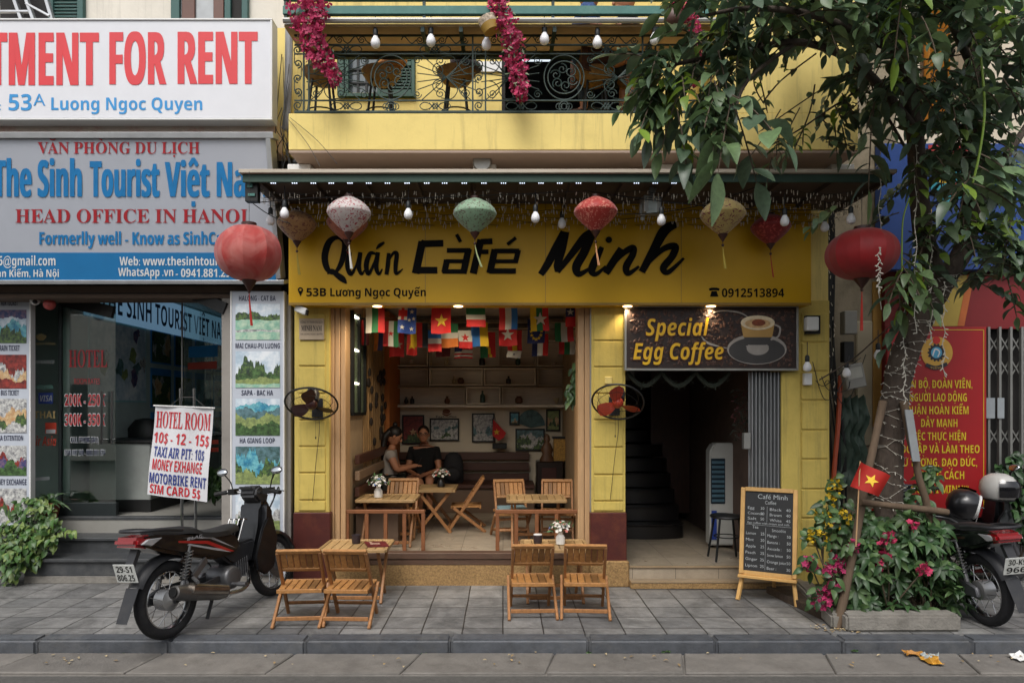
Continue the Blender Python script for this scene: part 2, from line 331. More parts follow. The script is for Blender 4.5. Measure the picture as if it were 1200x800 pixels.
# upper wall with door and window openings
UY = 6.4; b = MB(); zt = 6.8
def X(px, y): return (px-CX)*y/F
def Z(py, y): return EYE-(py-CY)*y/F
dz = Z(58, UY)+.12
wl, wr, wb, wt = X(396, UY), X(487, UY), Z(109, UY), Z(40, UY)
b.box(-1.99, wl, UY, UY+.2, 4.0, zt); b.box(wl, wr, UY, UY+.2, 4.0, wb); b.box(wl, wr, UY, UY+.2, wt, zt)
b.box(wr, X(588, UY), UY, UY+.2, 4.0, zt); b.box(X(588, UY), X(735, UY), UY, UY+.2, dz, zt); b.box(X(735, UY), 3.0, UY, UY+.2, 4.0, zt)
b.build('upper_wall', M_yel, cafe)
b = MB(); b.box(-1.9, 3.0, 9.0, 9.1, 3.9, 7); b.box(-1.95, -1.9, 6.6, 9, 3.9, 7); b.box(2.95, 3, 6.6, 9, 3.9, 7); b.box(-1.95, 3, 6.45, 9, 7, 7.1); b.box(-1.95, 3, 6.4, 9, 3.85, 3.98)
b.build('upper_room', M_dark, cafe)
b = MB(); b.pbox(606, 648, 64, 65.5, 8.4, .03); b.pbox(612, 645, 68, 71, 8.4, .03); b.build('strip_light', mat('strip_lamp', 'ffffff', .4, emit='e8f4ff', es=.9), cafe)
b = MB(); b.pbox(536, 588, 72, 84, UY-.02, .018); b.build('wall_notice', M_white, cafe)
# window shutters
b = MB()
b.pbox(395, 403, 38, 110, UY-.03, .03); b.build('shutter', M_green, cafe, bev=.002); b = MB()
b.pbox(442, 446, 38, 110, UY-.03, .03); b.pbox(482, 486, 38, 110, UY-.03, .03)
for y0 in (38, 72, 105): b.pbox(446.2, 481.8, y0, y0+5, UY-.03, .03)
y = 44
while y < 104:
    if not 70 < y < 77: b.pbox(446, 482, y, y+1.8, UY-.022, .012)
    y += 3.6
b.build('shutter', M_green, cafe, bev=.002); b = MB(); b.pbox(404, 408, 40, 108.8, UY-.02, .05); b.pbox(396, 487, 109, 113, UY-.04, .05); b.build('window_frame', M_green, cafe, bev=.002)
b = MB(); b.pbox(408, 442, 40, 109, UY+.08, .01); b.build('window_pane', mat('window_glass', '5a6468', .12, var=.2, spec=.8), cafe)
b = MB()
for px in (418, 428): b.pbox(px, px+2.5, 40, 109, UY+.06, .02)
for py in (60, 80, 96): b.pbox(408, 442, py, py+2, UY+.055, .015)
b.build('window_bar', M_blkmetal, cafe)
# door edges of the dark balcony opening
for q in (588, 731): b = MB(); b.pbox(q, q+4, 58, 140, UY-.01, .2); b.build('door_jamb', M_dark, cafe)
# upper awning over the balcony (thing of its own)
uaw = thing('balcony_awning', 'tan upper awning with teal front rails sheltering the balcony', 'awning', (0, 6, 4.8))
x0, x1 = X(333, 5.5), X(838, 5.5); z0 = Z(30, 5.5); z1 = Z(60, 5.95)
b = MB(); b.obox(((x0+x1)/2, 5.725, (z0+z1)/2), ((x1-x0)/2, 0, 0), (0, .225, (z1-z0)/2), (0, 0, .01)); b.build('roof_sheet', mat('tan_sheet', 'ab9674', .7, var=.1, scale=3, dirt=.35, dhex='6e5c44', tl=.6), uaw)
b = MB(); b.box(x0, x1, 5.46, 5.5, Z(20, 5.5), Z(10, 5.5)); b.box(x0, x1, 5.46, 5.5, Z(3, 5.5), Z(-1, 5.5)); b.build('front_rail', M_teal, uaw, bev=.004)
b = MB(); b.tube([(x0, 5.48, Z(26, 5.5)), (x1, 5.48, Z(26, 5.5))], .022, 8); b.build('gutter_pipe', M_galv, uaw)
b = MB(); b.box(x0+.05, x1, 5.92, 5.96, z1-.07, z1-.015)
for px in (370, 495, 540, 650, 770): b.bar((X(px, 5.5), 5.5, z0-.03), (X(px, 5.5), 5.94, z1-.03), .03, .04)
for px in (335, 497, 648, 790): b.box(X(px, 5.48)-.012, X(px, 5.48)+.012, 5.47, 5.495, Z(24, 5.48), Z(-8, 5.48))
b.build('awning_frame', M_rail, uaw)
# ================= cafe interior
inn = thing('cafe_room', 'dim open coffee room with plaster walls behind the yellow pillars', 'room', (0, 7.5, .3))
IX0, IX1, IY = -1.5, .81, 9.4
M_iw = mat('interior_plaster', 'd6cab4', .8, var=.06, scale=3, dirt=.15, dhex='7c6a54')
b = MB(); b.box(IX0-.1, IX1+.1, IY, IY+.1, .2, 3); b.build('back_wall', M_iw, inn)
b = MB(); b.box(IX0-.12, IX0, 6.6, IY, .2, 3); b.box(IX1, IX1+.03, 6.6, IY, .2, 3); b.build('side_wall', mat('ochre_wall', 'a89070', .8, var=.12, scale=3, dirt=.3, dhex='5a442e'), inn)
MB().box(IX0-.1, 2.6, 6.6, 9.8, 2.9, 3.0).build('ceiling', mat('dim_ceiling', 'd8d0c4', .8), inn)
a = MB(); a.box(IX0-.1, IX1+.03, FY+.04, IY, .1, .3); struct('floor', a, M_tile)
b = MB(); b.box(-1.62, .80, FY-.01, FY+.10, .245, .306); b.box(-1.62, .80, FY+.0, FY+.12, .19, .243); b.build('threshold', mat('threshold_wood', '4c3628', .6, var=.3, isl=.2, stretch=(1, 10, 10), dirt=.4, dhex='7c6a56'), inn, bev=.006)
MB().box(-1.63, .80, FY+.004, FY+.11, 0, .19).build('plinth', M_pebble, inn)
# wood folding-door stacks at both jambs
b = MB()
for i in range(3): b.box(X(386.5+i*6.3, 6.42), X(392.3+i*6.3, 6.42), 6.40+.01*i, 6.62, .31, 2.62)
b.build('folded_door', M_wood2, inn, bev=.005)
b = MB()
for i in range(2): b.box(X(677+i*8, 6.42), X(684.5+i*8, 6.42), 6.41, 6.62, .31, 2.62)
b.build('folded_door', M_wood2, inn, bev=.005)
MB().box(X(692, 6.42)-.01, X(692, 6.42)+.01, 6.36, 6.6, .31, 2.62).build('door_track', M_galv, inn)
# left wall: black framed glass cabinet with lit shelves
gx = IX0+.01; b = MB(); z0, z1 = Z(483, 6.9), 2.6
for y in (6.63, 6.93, 7.22): b.box(gx, gx+.04, y-.018, y+.018, z0, z1)
b.box(gx, gx+.04, 6.63, 7.22, z0-.03, z0); b.build('cabinet_frame', M_blkmetal, inn)
MB().box(gx, gx+.012, 6.65, 7.2, z0, z1).build('cabinet_glass', mat('cabinet_glass', '6c7a62', .15, var=.3, spec=.7), inn)
b = MB()
for i in range(5):
    z = z0+.28+i*.33; b.box(gx+.015, gx+.03, 6.66, 6.90, z, z+.018)
b.build('cabinet_light', mat('shelf_strip', 'ffffff', .4, emit='fff4dc', es=4), inn)
b = MB()
for i in range(20):
    y = 7.27+i*.058; b.box(IX0+.004, IX0+.02+.01*(i % 2), y, y+.052, 1.0+.05*(i % 3), 2.75)
b.build('bamboo_panel', mat('bamboo_slats', '9a7a50', .6, var=.3, isl=.3, stretch=(10, 10, 1)), inn)
b = MB()
for i in range(26): b.ell((IX0+.05, R.uniform(7.3, 8.4), R.uniform(1.2, 2.1)), (.02, .03, .05), 6, 4)
b.build('hanging_ornament', mat('dark_ornament', '241a14', .7), inn)
MB().box(IX0, IX0+.08, 8.5, 9.38, .3, 2.85).build('orange_column', mat('orange_paint', 'b0682c', .7, var=.1), inn)
# right-hand wood return (cupboard side) by the plant
MB().box(X(678, 6.7)-.0, X(690, 6.7), 6.66, 7.1, .3, Z(432, 6.7)).build('wood_return', M_wood2, inn, bev=.004)
# stair passage behind the right doorway
pas = thing('stair_passage', 'dark stair hall seen through the doorway under the egg coffee board', 'room', (1.8, 7.5, .17))
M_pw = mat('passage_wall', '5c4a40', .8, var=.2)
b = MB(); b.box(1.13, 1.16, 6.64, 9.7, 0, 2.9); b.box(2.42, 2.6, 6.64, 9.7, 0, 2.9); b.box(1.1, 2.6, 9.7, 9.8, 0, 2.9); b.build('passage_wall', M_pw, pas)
struct('passage_floor', MB().box(1.165, 2.58, FY-.02, 9.7, .02, .17), M_tile)
b = MB(); b.box(1.16, 2.75, FY-.13, FY-.021, 0.004, .055); b.box(1.16, 2.75, FY-.135, FY-.02, .056, .072, 1); b.box(1.166, 2.6, FY-.035, FY+.02, .171, .186, 1); b.build('doorstep', [M_pebble, mat('step_nosing', '8c7c66', .6, var=.2)], pas, bev=.003)
b = MB()
for i in range(9):
    y = 7.7+i*.2; z = .17+.17*(i+1); cxs = 1.62
    pts = [(cxs-.42, y+.7), (cxs-.42, y+.12)]+[(cxs+.44*math.sin(rad(t)), y+.12-.12*math.cos(rad(t))) for t in range(-70, 71, 20)]+[(cxs+.44, y+.12), (cxs+.44, y+.7)]
    b.prism([(px, py, z-.17+.003*i) for px, py in pts], (0, 0, .145)); b.prism([(px*1.0, py-.015, z-.02) for px, py in pts], (0, 0, .018))
b.build('stair', mat('black_stair', '1c1a1a', .3, var=.2), pas, bev=.004)
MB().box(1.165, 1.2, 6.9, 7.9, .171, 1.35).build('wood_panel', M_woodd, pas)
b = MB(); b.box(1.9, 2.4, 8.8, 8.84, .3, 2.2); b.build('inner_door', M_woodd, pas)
b = MB(); b.box(1.2, 1.42, 7.4, 7.42, 1.95, 2.3); b.build('wall_paper_sheet', M_concrete, pas)
# ================= building across the street (behind the camera, gives the street its shade and reflections)
opp = thing('shop_row', 'plain shop house row on the far side of the street', 'building', (0, -7.5, 0))
MB().box(-22, 22, -12, -7.5, 0, 4.6).build('wall', mat('opposite_wall', 'd2ccc2', .8, var=.1, scale=.6), opp)
b = MB()
for i in range(-9, 10):
    for z in (.2,): b.box(i*2.3-.7, i*2.3+.7, -7.52, -7.48, z, z+2.2)
b.build('window', mat('opposite_glass', '2c3236', .2), opp)
# ================= cafe sign
SY = 6.15
sg = thing('shop_sign', 'long mustard yellow sign board reading Quán Café Minh over the shop front', 'sign', P(645, 297, SY))
b = MB(); b.pbox(338, 951, 238, 357, SY, .2); b.build('sign_box', M_sign, sg, bev=.006)
b = MB()
for x in (498, 639, 798): b.pbox(x, x+.7, 239, 356, SY-.0015, .001)
b.pbox(338, 951, 354.5, 357.5, SY-.004, .003); b.build('panel_seam', mat('sign_trim', '8a6a20', .5), sg)
f = at(SY-.006); b = MB()
def q1(L, off=(280, 180), s=3.3333): return [(off[0]+x/s, off[1]+y/s, w/s) for x, y, w in L]
TH = .004; QK = [0]
# "Quán" narrow italic script
for st in ([(408, 345, 10), (385, 327, 14), (352, 345, 24), (335, 400, 26), (345, 450, 22), (372, 465, 12), (398, 430, 20), (412, 375, 22), (408, 345, 12)],
           [(345, 470, 6), (362, 457, 16), (385, 475, 22), (405, 490, 24), (420, 507, 5)],
           [(432, 385, 16), (424, 435, 20), (436, 470, 16), (456, 440, 8), (470, 385, 6)], [(474, 385, 16), (468, 440, 18), (478, 470, 12), (490, 455, 5)],
           [(535, 392, 8), (512, 390, 16), (497, 435, 20), (506, 470, 14), (527, 430, 10), (540, 388, 8)], [(543, 385, 16), (536, 440, 18), (546, 470, 12), (560, 450, 5)],
           [(536, 372, 4), (550, 358, 14), (568, 346, 7)],
           [(585, 388, 14), (582, 430, 17), (576, 472, 15)], [(580, 430, 5), (600, 392, 10), (616, 390, 16), (612, 435, 17), (614, 468, 13), (640, 450, 4)]):
    QK[0] += 1; b.ribbon(q1(st), at(SY-.006-.0004*QK[0]), 0, 6, TH)
# "Café" squared techno letters
BK = [0]
def blk(pts, w=22, n=1):
    for p, q in zip(pts[:-1], pts[1:]):
        b.ribbon(q1([(p[0], p[1], w), (q[0], q[1], w)]), at(SY-.006-.0004*BK[0]), 0, 1, TH); BK[0] += 1
blk([(798, 350), (716, 352)], 26); blk([(716, 343), (690, 468)], 30); blk([(684, 455), (775, 455)], 26); blk([(706, 352), (722, 340)], 12)
blk([(812, 378), (905, 378)], 18); blk([(897, 372), (876, 468)], 26); blk([(880, 460), (795, 460)], 17); blk([(808, 420), (880, 420)], 15); blk([(813, 415), (802, 464)], 24); blk([(850, 315), (866, 345)], 14)
blk([(990, 342), (945, 344)], 22); blk([(945, 336), (915, 468)], 28); blk([(920, 383), (975, 383)], 18)
blk([(998, 380), (1095, 380)], 18); blk([(1000, 374), (980, 466)], 27); blk([(978, 458), (1082, 458)], 20); blk([(995, 420), (1090, 420)], 15); blk([(1092, 376), (1080, 424)], 20); blk([(1048, 355), (1082, 328)], 13)
# "Minh" heavy brush script
q2 = lambda L: q1(L, (620, 180))
for st in ([(45, 472, 24), (70, 435, 30), (105, 370, 34), (140, 308, 36)], [(142, 305, 30), (130, 370, 30), (112, 430, 30), (112, 462, 22)], [(112, 462, 18), (160, 400, 26), (215, 330, 34), (245, 312, 36)],
           [(248, 312, 30), (215, 385, 34), (185, 440, 34), (195, 470, 24), (235, 450, 12)], [(285, 365, 18), (262, 410, 30), (245, 455, 30), (262, 470, 18), (300, 440, 10)],
           [(360, 370, 24), (330, 420, 30), (300, 468, 26)], [(310, 455, 10), (360, 395, 22), (405, 368, 26), (405, 395, 26), (380, 440, 28), (388, 468, 20), (430, 440, 10)],
           [(575, 275, 26), (530, 300, 40), (490, 370, 34), (440, 462, 26)], [(455, 440, 10), (520, 375, 22), (570, 362, 28), (560, 400, 28), (525, 445, 28), (545, 462, 20), (605, 408, 10)]):
    QK[0] += 1; b.ribbon(q2(st), at(SY-.006-.0004*(QK[0]-11)), 0, 7, TH)
b.lathe([(.029, 0), (.029, .004)], P(713.5, 281, SY-.009), 14, rot=Matrix.Rotation(rad(90), 3, 'X'))
g = at(SY-.004)
txt(b, '53B', 359, 382, 347, 337.5, g, bold=.02); txt(b, 'Lương Ngọc Quyến', 387, 499, 347, 337.5, g, bold=.02); txt(b, '0912513894', 846, 919, 348, 338, g, bold=.025)
b.ribbon([(831, 339.5, 2.5), (834, 338.6, 3), (840, 338.6, 3), (843, 339.5, 2.5)], g, 0, 4); b.poly([g(834, 341), (g(840, 341)), g(842, 347.5), g(832, 347.5)][::-1])
for i in range(16):
    t = 2*PI*i/16; t2 = 2*PI*(i+1)/16; b.poly([g(352+1.4*math.cos(t), 339.5+1.4*math.sin(t)), g(352+3.1*math.cos(t), 339.5+3.1*math.sin(t)), g(352+3.1*math.cos(t2), 339.5+3.1*math.sin(t2)), g(352+1.4*math.cos(t2), 339.5+1.4*math.sin(t2))])
b.poly([g(349.6, 341.8), g(354.4, 341.8), g(352, 347)])
b.build('lettering', mat('black_letter', '0a0908', .75, var=.2, spec=.15), sg, smooth=0)
# down lights set in the underside of the sign (lit in the photo)
M_lamp = mat('lit_lamp', 'fff2d8', .4, emit='ffdca0', es=6)
for px in (442, 537, 735.5, 833.5):
    a = P(px, 354, SY+.07); z = Z(357, SY)
    MB().lathe([(.04, 0), (.042, -.006), (.03, -.006)], (a.x, SY+.08, z+.0), 16).build('down_light', M_lamp, sg)
    l = bpy.data.lights.new('down_light_lamp', 'SPOT'); l.energy = 20 if px < 600 else 14; l.color = (1, .84, .6) if px < 600 else (1, .78, .48); l.spot_size = rad(150 if px < 600 else 110); l.spot_blend = .8; l.shadow_soft_size = .04
    o = bpy.data.objects.new('down_light_lamp', l); COL.objects.link(o); o.parent = sg; o.location = V((a.x, SY+.1, z-.03))-sg.location; o.rotation_euler = (rad(20), 0, 0)
b = MB(); b.lathe([(.05, 0), (.052, .02), (.02, .05)], (P(638, 0, 6.3).x, 6.3, Z(355, 6.3)-.03), 16); tag(b.build('ceiling_lamp', M_galv, loc=P(638, 353, 6.3)), 'small unlit round lamp under the sign above the flags', 'lamp')
# ================= egg coffee board
ey = 6.26; eg = thing('menu_sign', 'brown coffee bean board reading Special Egg Coffee above the stair doorway', 'sign', P(834, 395, ey))
M_bean = mat('bean_brown', '54382c', .5, var=.4, isl=.5, scale=20); M_bg = mat('bean_backing', '2a1c18', .55, var=.4, scale=8)
b = MB(); b.pbox(733, 935.5, 358, 433, ey, .05); b.build('board', M_bg, eg)
b = MB()
for x0, x1, y0, y1 in ((732, 936, 357, 359.6), (732, 936, 431.6, 434), (732, 734.4, 359.6, 431.6), (933.6, 936, 359.6, 431.6)): b.pbox(x0, x1, y0, y1, ey-.012, .06)
b.build('frame', M_galv, eg, bev=.002)
b = MB()
for i in range(620):
    px, py = R.uniform(738, 930), R.uniform(363, 428); r = R.uniform(.014, .021); c = P(px, py, ey); t = R.uniform(0, PI); m = Matrix.Rotation(t, 3, 'Y')
    b.ell((c.x, ey-.0005, c.z), (r, .002+R.random()*.003, r*.62), 8, 4, 0, m); d = m @ V((r*.8, 0, 0)); b.bar(c+V((0, -.0045, 0))-d, c+V((0, -.0045, 0))+d, .004, .003, 1)
b.build('coffee_bean_picture', [M_bean, M_bg], eg)
b = MB(); g = at(ey-.008); g2 = at(ey-.0095); g3 = at(ey-.011)
def ellp(cx, cy, rx, ry, f, m, n=28, a0=0, a1=360): b.poly([f(cx+rx*math.cos(rad(a0+(a1-a0)*i/n)), cy+ry*math.sin(rad(a0+(a1-a0)*i/n))) for i in range(n)], m)
ellp(887, 409, 35, 18, g, 0); ellp(887, 410.5, 33, 15.5, at(ey-.0085), 1); ellp(888, 408, 13, 8, at(ey-.009), 0)
b.poly([g2(868, 378), g2(908, 378), g2(905, 394), g2(898, 403), g2(878, 403), g2(871, 394)], 2); b.poly([g3(871.5, 395), g3(904.5, 395), g3(898, 404), g3(878, 404)], 1); b.poly([at(ey-.012)(874, 405), at(ey-.012)(901, 405), at(ey-.012)(898, 413), at(ey-.012)(879, 413)], 0)
ellp(888, 378, 20, 8.5, g3, 3); ellp(888, 379, 15, 5.5, at(ey-.0125), 4); ellp(889, 378, 8, 4, at(ey-.0135), 5)
b.ribbon([(907, 380, 2), (914, 384, 2.2), (912, 394, 2.2), (903, 398, 2)], g2, 0, 6)
b.ribbon([(836, 366, 1), (848, 364, 1.6), (866, 366, 1.8), (876, 371, 1)], g2, 0, 6); b.ribbon([(822, 394, 1), (830, 402, 2.6), (852, 408, 1)], g2, 0, 6)
b.build('coffee_cup_picture', [mat('pic_grey', '9a948e', .4), mat('pic_darkgrey', '3a3838', .4), mat('pic_mustard', 'b08a4a', .4), mat('pic_cream', 'd8c8a8', .5, var=.2, scale=30), mat('pic_foam', 'c4a070', .5, var=.3, scale=40), mat('pic_cocoa', '7a3a1c', .5, var=.4, scale=40)], eg, fix=False)
b = MB()
for s, x0, x1, yb, yc in (('Special', 757, 831, 393, 373.5), ('Egg Coffee', 742, 848, 421, 402)):
    txt(b, s, x0-.8, x1+.8, yb+.6, yc-.6, at(ey-.0145), 1, bold=.07, shear=.22); txt(b, s, x0, x1, yb, yc, at(ey-.016), 0, bold=.02, shear=.22)
b.build('lettering', [mat('gold_letter', 'e0b01c', .5, var=.15, scale=12), mat('letter_outline', '4a1c10', .5)], eg, smooth=0, fix=False)
# ================= main green awning over the shop
AY0, AY1 = 5.4, 6.32; aw = thing('shop_awning', 'long flat dark green awning hung with lanterns over the shop sign', 'awning', (0, 5.9, 3.5))
ax0, ax1, az = X(284, AY0), X(1046, AY0), Z(204, AY0)
MB().box(ax0-.02, ax1+.02, AY0-.03, AY1, az, az+.03).build('roof_sheet', mat('awning_top', 'b3a898', .7, var=.1, dirt=.4, dhex='6c6054'), aw, bev=.003)
MB().box(ax0, ax1, AY0, AY0+.02, Z(213.5, AY0), az-.001).build('fascia', mat('awning_fascia', '1c3a2e', .6, var=.12, dirt=.2, dhex='4c5c52'), aw, bev=.003)
b = MB(); b.box(ax0, ax1, AY0+.03, AY1, az-.012, az-.002)
for px in range(300, 1050, 62): b.box(X(px, AY0)-.015, X(px, AY0)+.015, AY0+.03, AY1-.02, az-.05, az-.013)
b.build('awning_frame', mat('awning_under', '4a4038', .8), aw)
b = MB()
for px in (320, 345, 367, 388, 410, 432, 454, 477, 500, 521, 544, 567, 590, 612, 634, 656, 678, 702, 746, 768, 790, 812):
    for k in (-2.4, 0, 2.4): b.pbox(px+k-.6, px+k+.6, 214, 215, AY0+.004, .01)
b.build('led_module', mat('led_spot', 'ffffff', .3, emit='cfe0ff', es=.8), aw)
b = MB(); b.pbox(287, 302, 212, 236, 5.45, .06); b.pbox(289, 296, 214, 220, 5.44, .06, 1); b.pbox(290, 299, 226, 230, 5.44, .06, 1); b.build('end_bracket', [M_blkmetal, M_teal], aw, bev=.003)
# curtain of net lights and cables beneath the awning
b = MB()
for j in range(9):
    y = 5.55+j*.075; zb = az-.07-.012*j; pts = []
    for i in range(61):
        px = 300+i*12; pts.append((X(px, 5.5), y+R.uniform(-.01, .01), zb-.035*abs(math.sin(i*.42+j*1.3))-R.uniform(0, .012)))
    b.tube(pts, .0022, 4, 0, cap=False)
    for p in pts:
        for k in range(2):
            a = V(p)+V((R.uniform(-.05, .05), 0, 0)); b.bar(a, a+V((R.uniform(-.006, .006), 0, -R.uniform(.015, .045))), .0045, .0045, 1)
tag(b.build('fairy_light_net', [M_black, mat('clear_bulb', 'cfc6b4', .3, var=.2)], smooth=0, loc=(0, 5.9, 3.4)), 'tangled net of tiny unlit fairy lights under the green awning', 'fairy lights')
b = MB()
for a, c, sag, y in (((296, 238), (470, 233), -4, 5.5), ((470, 233), (690, 224), 0, 5.5), ((690, 224), (1000, 246), 8, 5.52), ((690, 250), (900, 214), 14, 5.6), ((296, 238), (340, 262), 3, 5.6)):
    b.tube([P(a[0]+(c[0]-a[0])*i/14, a[1]+(c[1]-a[1])*i/14+sag*math.sin(PI*i/14), y) for i in range(15)], .004, 5, cap=False)
tag(b.build('cable', M_black, loc=P(640, 230, 5.5)), 'black electric cables strung along the front of the green awning', 'cable')
# ================= lanterns
def silk(name, hexc, spot=None, dens=16, lo=.54, hi=.6):
    m = mat(name, hexc, .55, var=.15, scale=9, sheen=.3, tl=.25)
    if spot:
        t = m.node_tree; N = t.nodes; L = t.links; tc = N.new('ShaderNodeTexCoord'); n = N.new('ShaderNodeTexNoise'); n.inputs['Scale'].default_value = dens; n.inputs['Detail'].default_value = 4; n.inputs['Distortion'].default_value = 1.5
        L.new(tc.outputs['Object'], n.inputs['Vector']); rp = N.new('ShaderNodeMapRange'); rp.inputs[1].default_value = lo; rp.inputs[2].default_value = hi; L.new(n.outputs[0], rp.inputs[0])
        mx = N.new('ShaderNodeMix'); mx.data_type = 'RGBA'; L.new(rp.outputs[0], mx.inputs[0]); p = N['Principled BSDF']; src = p.inputs['Base Color'].links[0].from_socket
        L.new(src, mx.inputs[6]); mx.inputs[7].default_value = C(spot); L.new(mx.outputs[2], p.inputs['Base Color'])
        for l in list(N): 
            if l.type == 'BSDF_TRANSLUCENT': L.new(mx.outputs[2], l.inputs[0])
    return m
M_turn = mat('turned_wood', '3a1c14', .4)
def lantern(px, py, wpx, hpx, y, mt, tass, label, kind='onion', ribs=24, tl=34, sway=3):
    c = P(px, py, y); s = y/F; r = wpx*s/2; h = hpx*s/2
    t = thing('silk_lantern', label, 'lantern', c, 'silk lanterns hanging under the awning')
    if kind == 'globe': prof = [(math.cos(rad(a))**.8*r if abs(a) < 80 else r*.26, math.sin(rad(a))*h) for a in range(-80, 81, 10)]
    elif kind == 'low': prof = [(r*.18, -h), (r*.5, -h*.66), (r*.84, -h*.22), (r, h*.12), (r*.95, h*.36), (r*.72, h*.68), (r*.42, h*.9), (r*.24, h)]
    else: prof = [(r*.16, -h), (r*.42, -h*.72), (r*.78, -h*.3), (r*.97, h*.02), (r, h*.14), (r*.93, h*.36), (r*.7, h*.66), (r*.4, h*.88), (r*.2, h)]
    prof = [(p.x, p.y) for p in cr([V((a, b, 0)) for a, b in prof], 3)]
    b = MB(); n = ribs*2; b.lathe(prof, c, n, cap=False)
    for i in range(len(prof)):
        for j in range(n):
            if j % 2: v = b.v[i*n+j]; v.x = c.x+(v.x-c.x)*.965; v.y = c.y+(v.y-c.y)*.965
    b.build('shade', mt, t, smooth=0 if ribs < 14 else 60)
    b = MB(); b.lathe([(r*.2, h*.97), (r*.22, h*1.0), (r*.22, h*1.12), (r*.15, h*1.14)], c, 14); b.build('top_cap', M_turn, t); b = MB(); b.lathe([(.004, -h*1.4), (r*.07, -h*1.3), (r*.2, -h*1.05), (r*.22, -h*.97)], c, 14)
    b.ell(c+V((0, 0, -h-.085)), (.012, .012, .012), 8, 6); b.build('bottom_cap', M_turn, t)
    b = MB(); b.tube([c+V((0, 0, h*1.1)), V((c.x, c.y, 3.47))], .002, 4); b.tube([c+V((0, 0, -h*1.35)), c+V((0, 0, -h-.09))], .0025, 4); b.build('cord', M_black, t)
    b = MB(); L = tl*s; e = c+V((0, 0, -h-.095))
    for k in range(9):
        o = V((R.uniform(-.006, .006), R.uniform(-.006, .006), 0)); b.tube([e, e+o*.8+V((sway*s*.3, 0, -L*.4)), e+o*1.5+V((sway*s, 0, -L))], .0028, 4)
    b.build('tassel', tass, t)
TR, TW, TY, TG = mat('tassel_red', 'b02a20', .7), mat('tassel_white', 'd0ccc4', .7), mat('tassel_yellow', 'b09a3a', .7), mat('tassel_green', '93a070', .7)
lantern(292, 297, 76, 64, 5.25, silk('red_silk_worn', 'b23a34', 'd08a80', 4, .42, .85), TR, 'large faded red globe lantern at the travel office end of the awning', 'globe', 9, 38)
lantern(1010, 298, 80, 58, 5.3, silk('red_silk', '9a1218', 'a81c20', 4, .42, .8), TR, 'large deep red globe lantern at the tree end of the awning', 'globe', 9, 46, 0)
lantern(348, 265, 45, 36, 5.95, silk('beige_silk', 'b48a5a', '7c4a3c', 24), TY, 'small tan flowered lantern hanging behind the light bulbs', 'low', 24, 26)
lantern(409, 252, 51, 42, 5.5, silk('white_silk', 'd2cac6', 'a83c48', 30), TW, 'white lantern with small pink blossoms', 'onion', 26, 28)
lantern(407, 264, 48, 36, 5.95, silk('peach_silk', 'b86a50', '8c3c34', 18), TR, 'peach lantern half hidden behind the white blossom lantern', 'low', 24, 4)
lantern(556.5, 253, 51, 40, 5.5, silk('green_silk', '8fae90', '6a5c50', 30), TG, 'pale green flowered lantern', 'onion', 26, 26, 8)
lantern(698, 251, 51, 40, 5.5, silk('coral_silk', 'b4342c', 'd88a78', 34), mat('tassel_peach', 'c08a60', .7), 'coral red flowered lantern beside the floodlight', 'onion', 26, 26, 4)
lantern(847, 254, 52, 42, 5.5, silk('straw_silk', 'bfa868', '7c3c40', 26), TY, 'straw yellow lantern with dark flowers', 'onion', 26, 26)
lantern(903, 269, 45, 34, 5.95, silk('crimson_silk', '8c1a1c', 'c04a44', 26), TR, 'small crimson lantern near the end of the shop sign', 'low', 24, 26)
# ================= bulbs
M_bulb = mat('opal_bulb', 'e6e6e8', .35, var=.02); M_cap = mat('bulb_cap', '1b2022', .5)
bp = None
def bulb(px, py, y, top, label, group, s=1.0):
    global bp
    if bp is None:
        bp = thing('light_bulb', label, 'light bulb', (0, 0, 0), group); b = MB()
        b.lathe([(.001, -.045), (.02, -.042), (.034, -.028), (.039, -.005), (.033, .02), (.02, .042), (.017, .052)], (0, 0, 0), 16, cap=False); b.build('bulb', M_bulb, bp, smooth=80)
        MB().lathe([(.02, .05), (.021, .052), (.021, .1), (.012, .115)], (0, 0, 0), 12).build('socket', M_cap, bp)
        MB().tube([(0, 0, .11), (0, 0, .24)], .004, 5).build('wire', M_black, bp); o = bp
    else: o = dup(bp, label=label, group=group)
    o.location = P(px, py, y); o.scale = (s,)*3
for px, py in ((440, 50), (505, 48), (638, 46), (700, 50), (570, 52), (767, 46)):
    bulb(px, py, 5.52, 0, 'white light bulb hung in the row in front of the balcony railing', 'light bulbs along the balcony')
for px, py, y in ((317, 258, 5.7), (333.5, 250, 5.5), (478.5, 251, 5.5), (627.5, 255, 5.5), (658.5, 262, 5.9), (775, 258, 5.5), (919.5, 259, 5.5), (966.5, 266, 5.9), (997, 257, 5.5)):
    bulb(px, py, y, 0, 'white light bulb hung in the row under the green awning', 'light bulbs under the awning', .92)
for px, py, l in ((946, 430, 'white light bulb in a socket on the yellow pillar by the meter box'), (992, 437, 'white light bulb hanging in front of the tilted meter box'), (1029, 416, 'white light bulb hanging between the meter boxes and the tree trunk')):
    bulb(px, py, 6.2, 0, l, 'light bulbs by the meter boxes', .95)
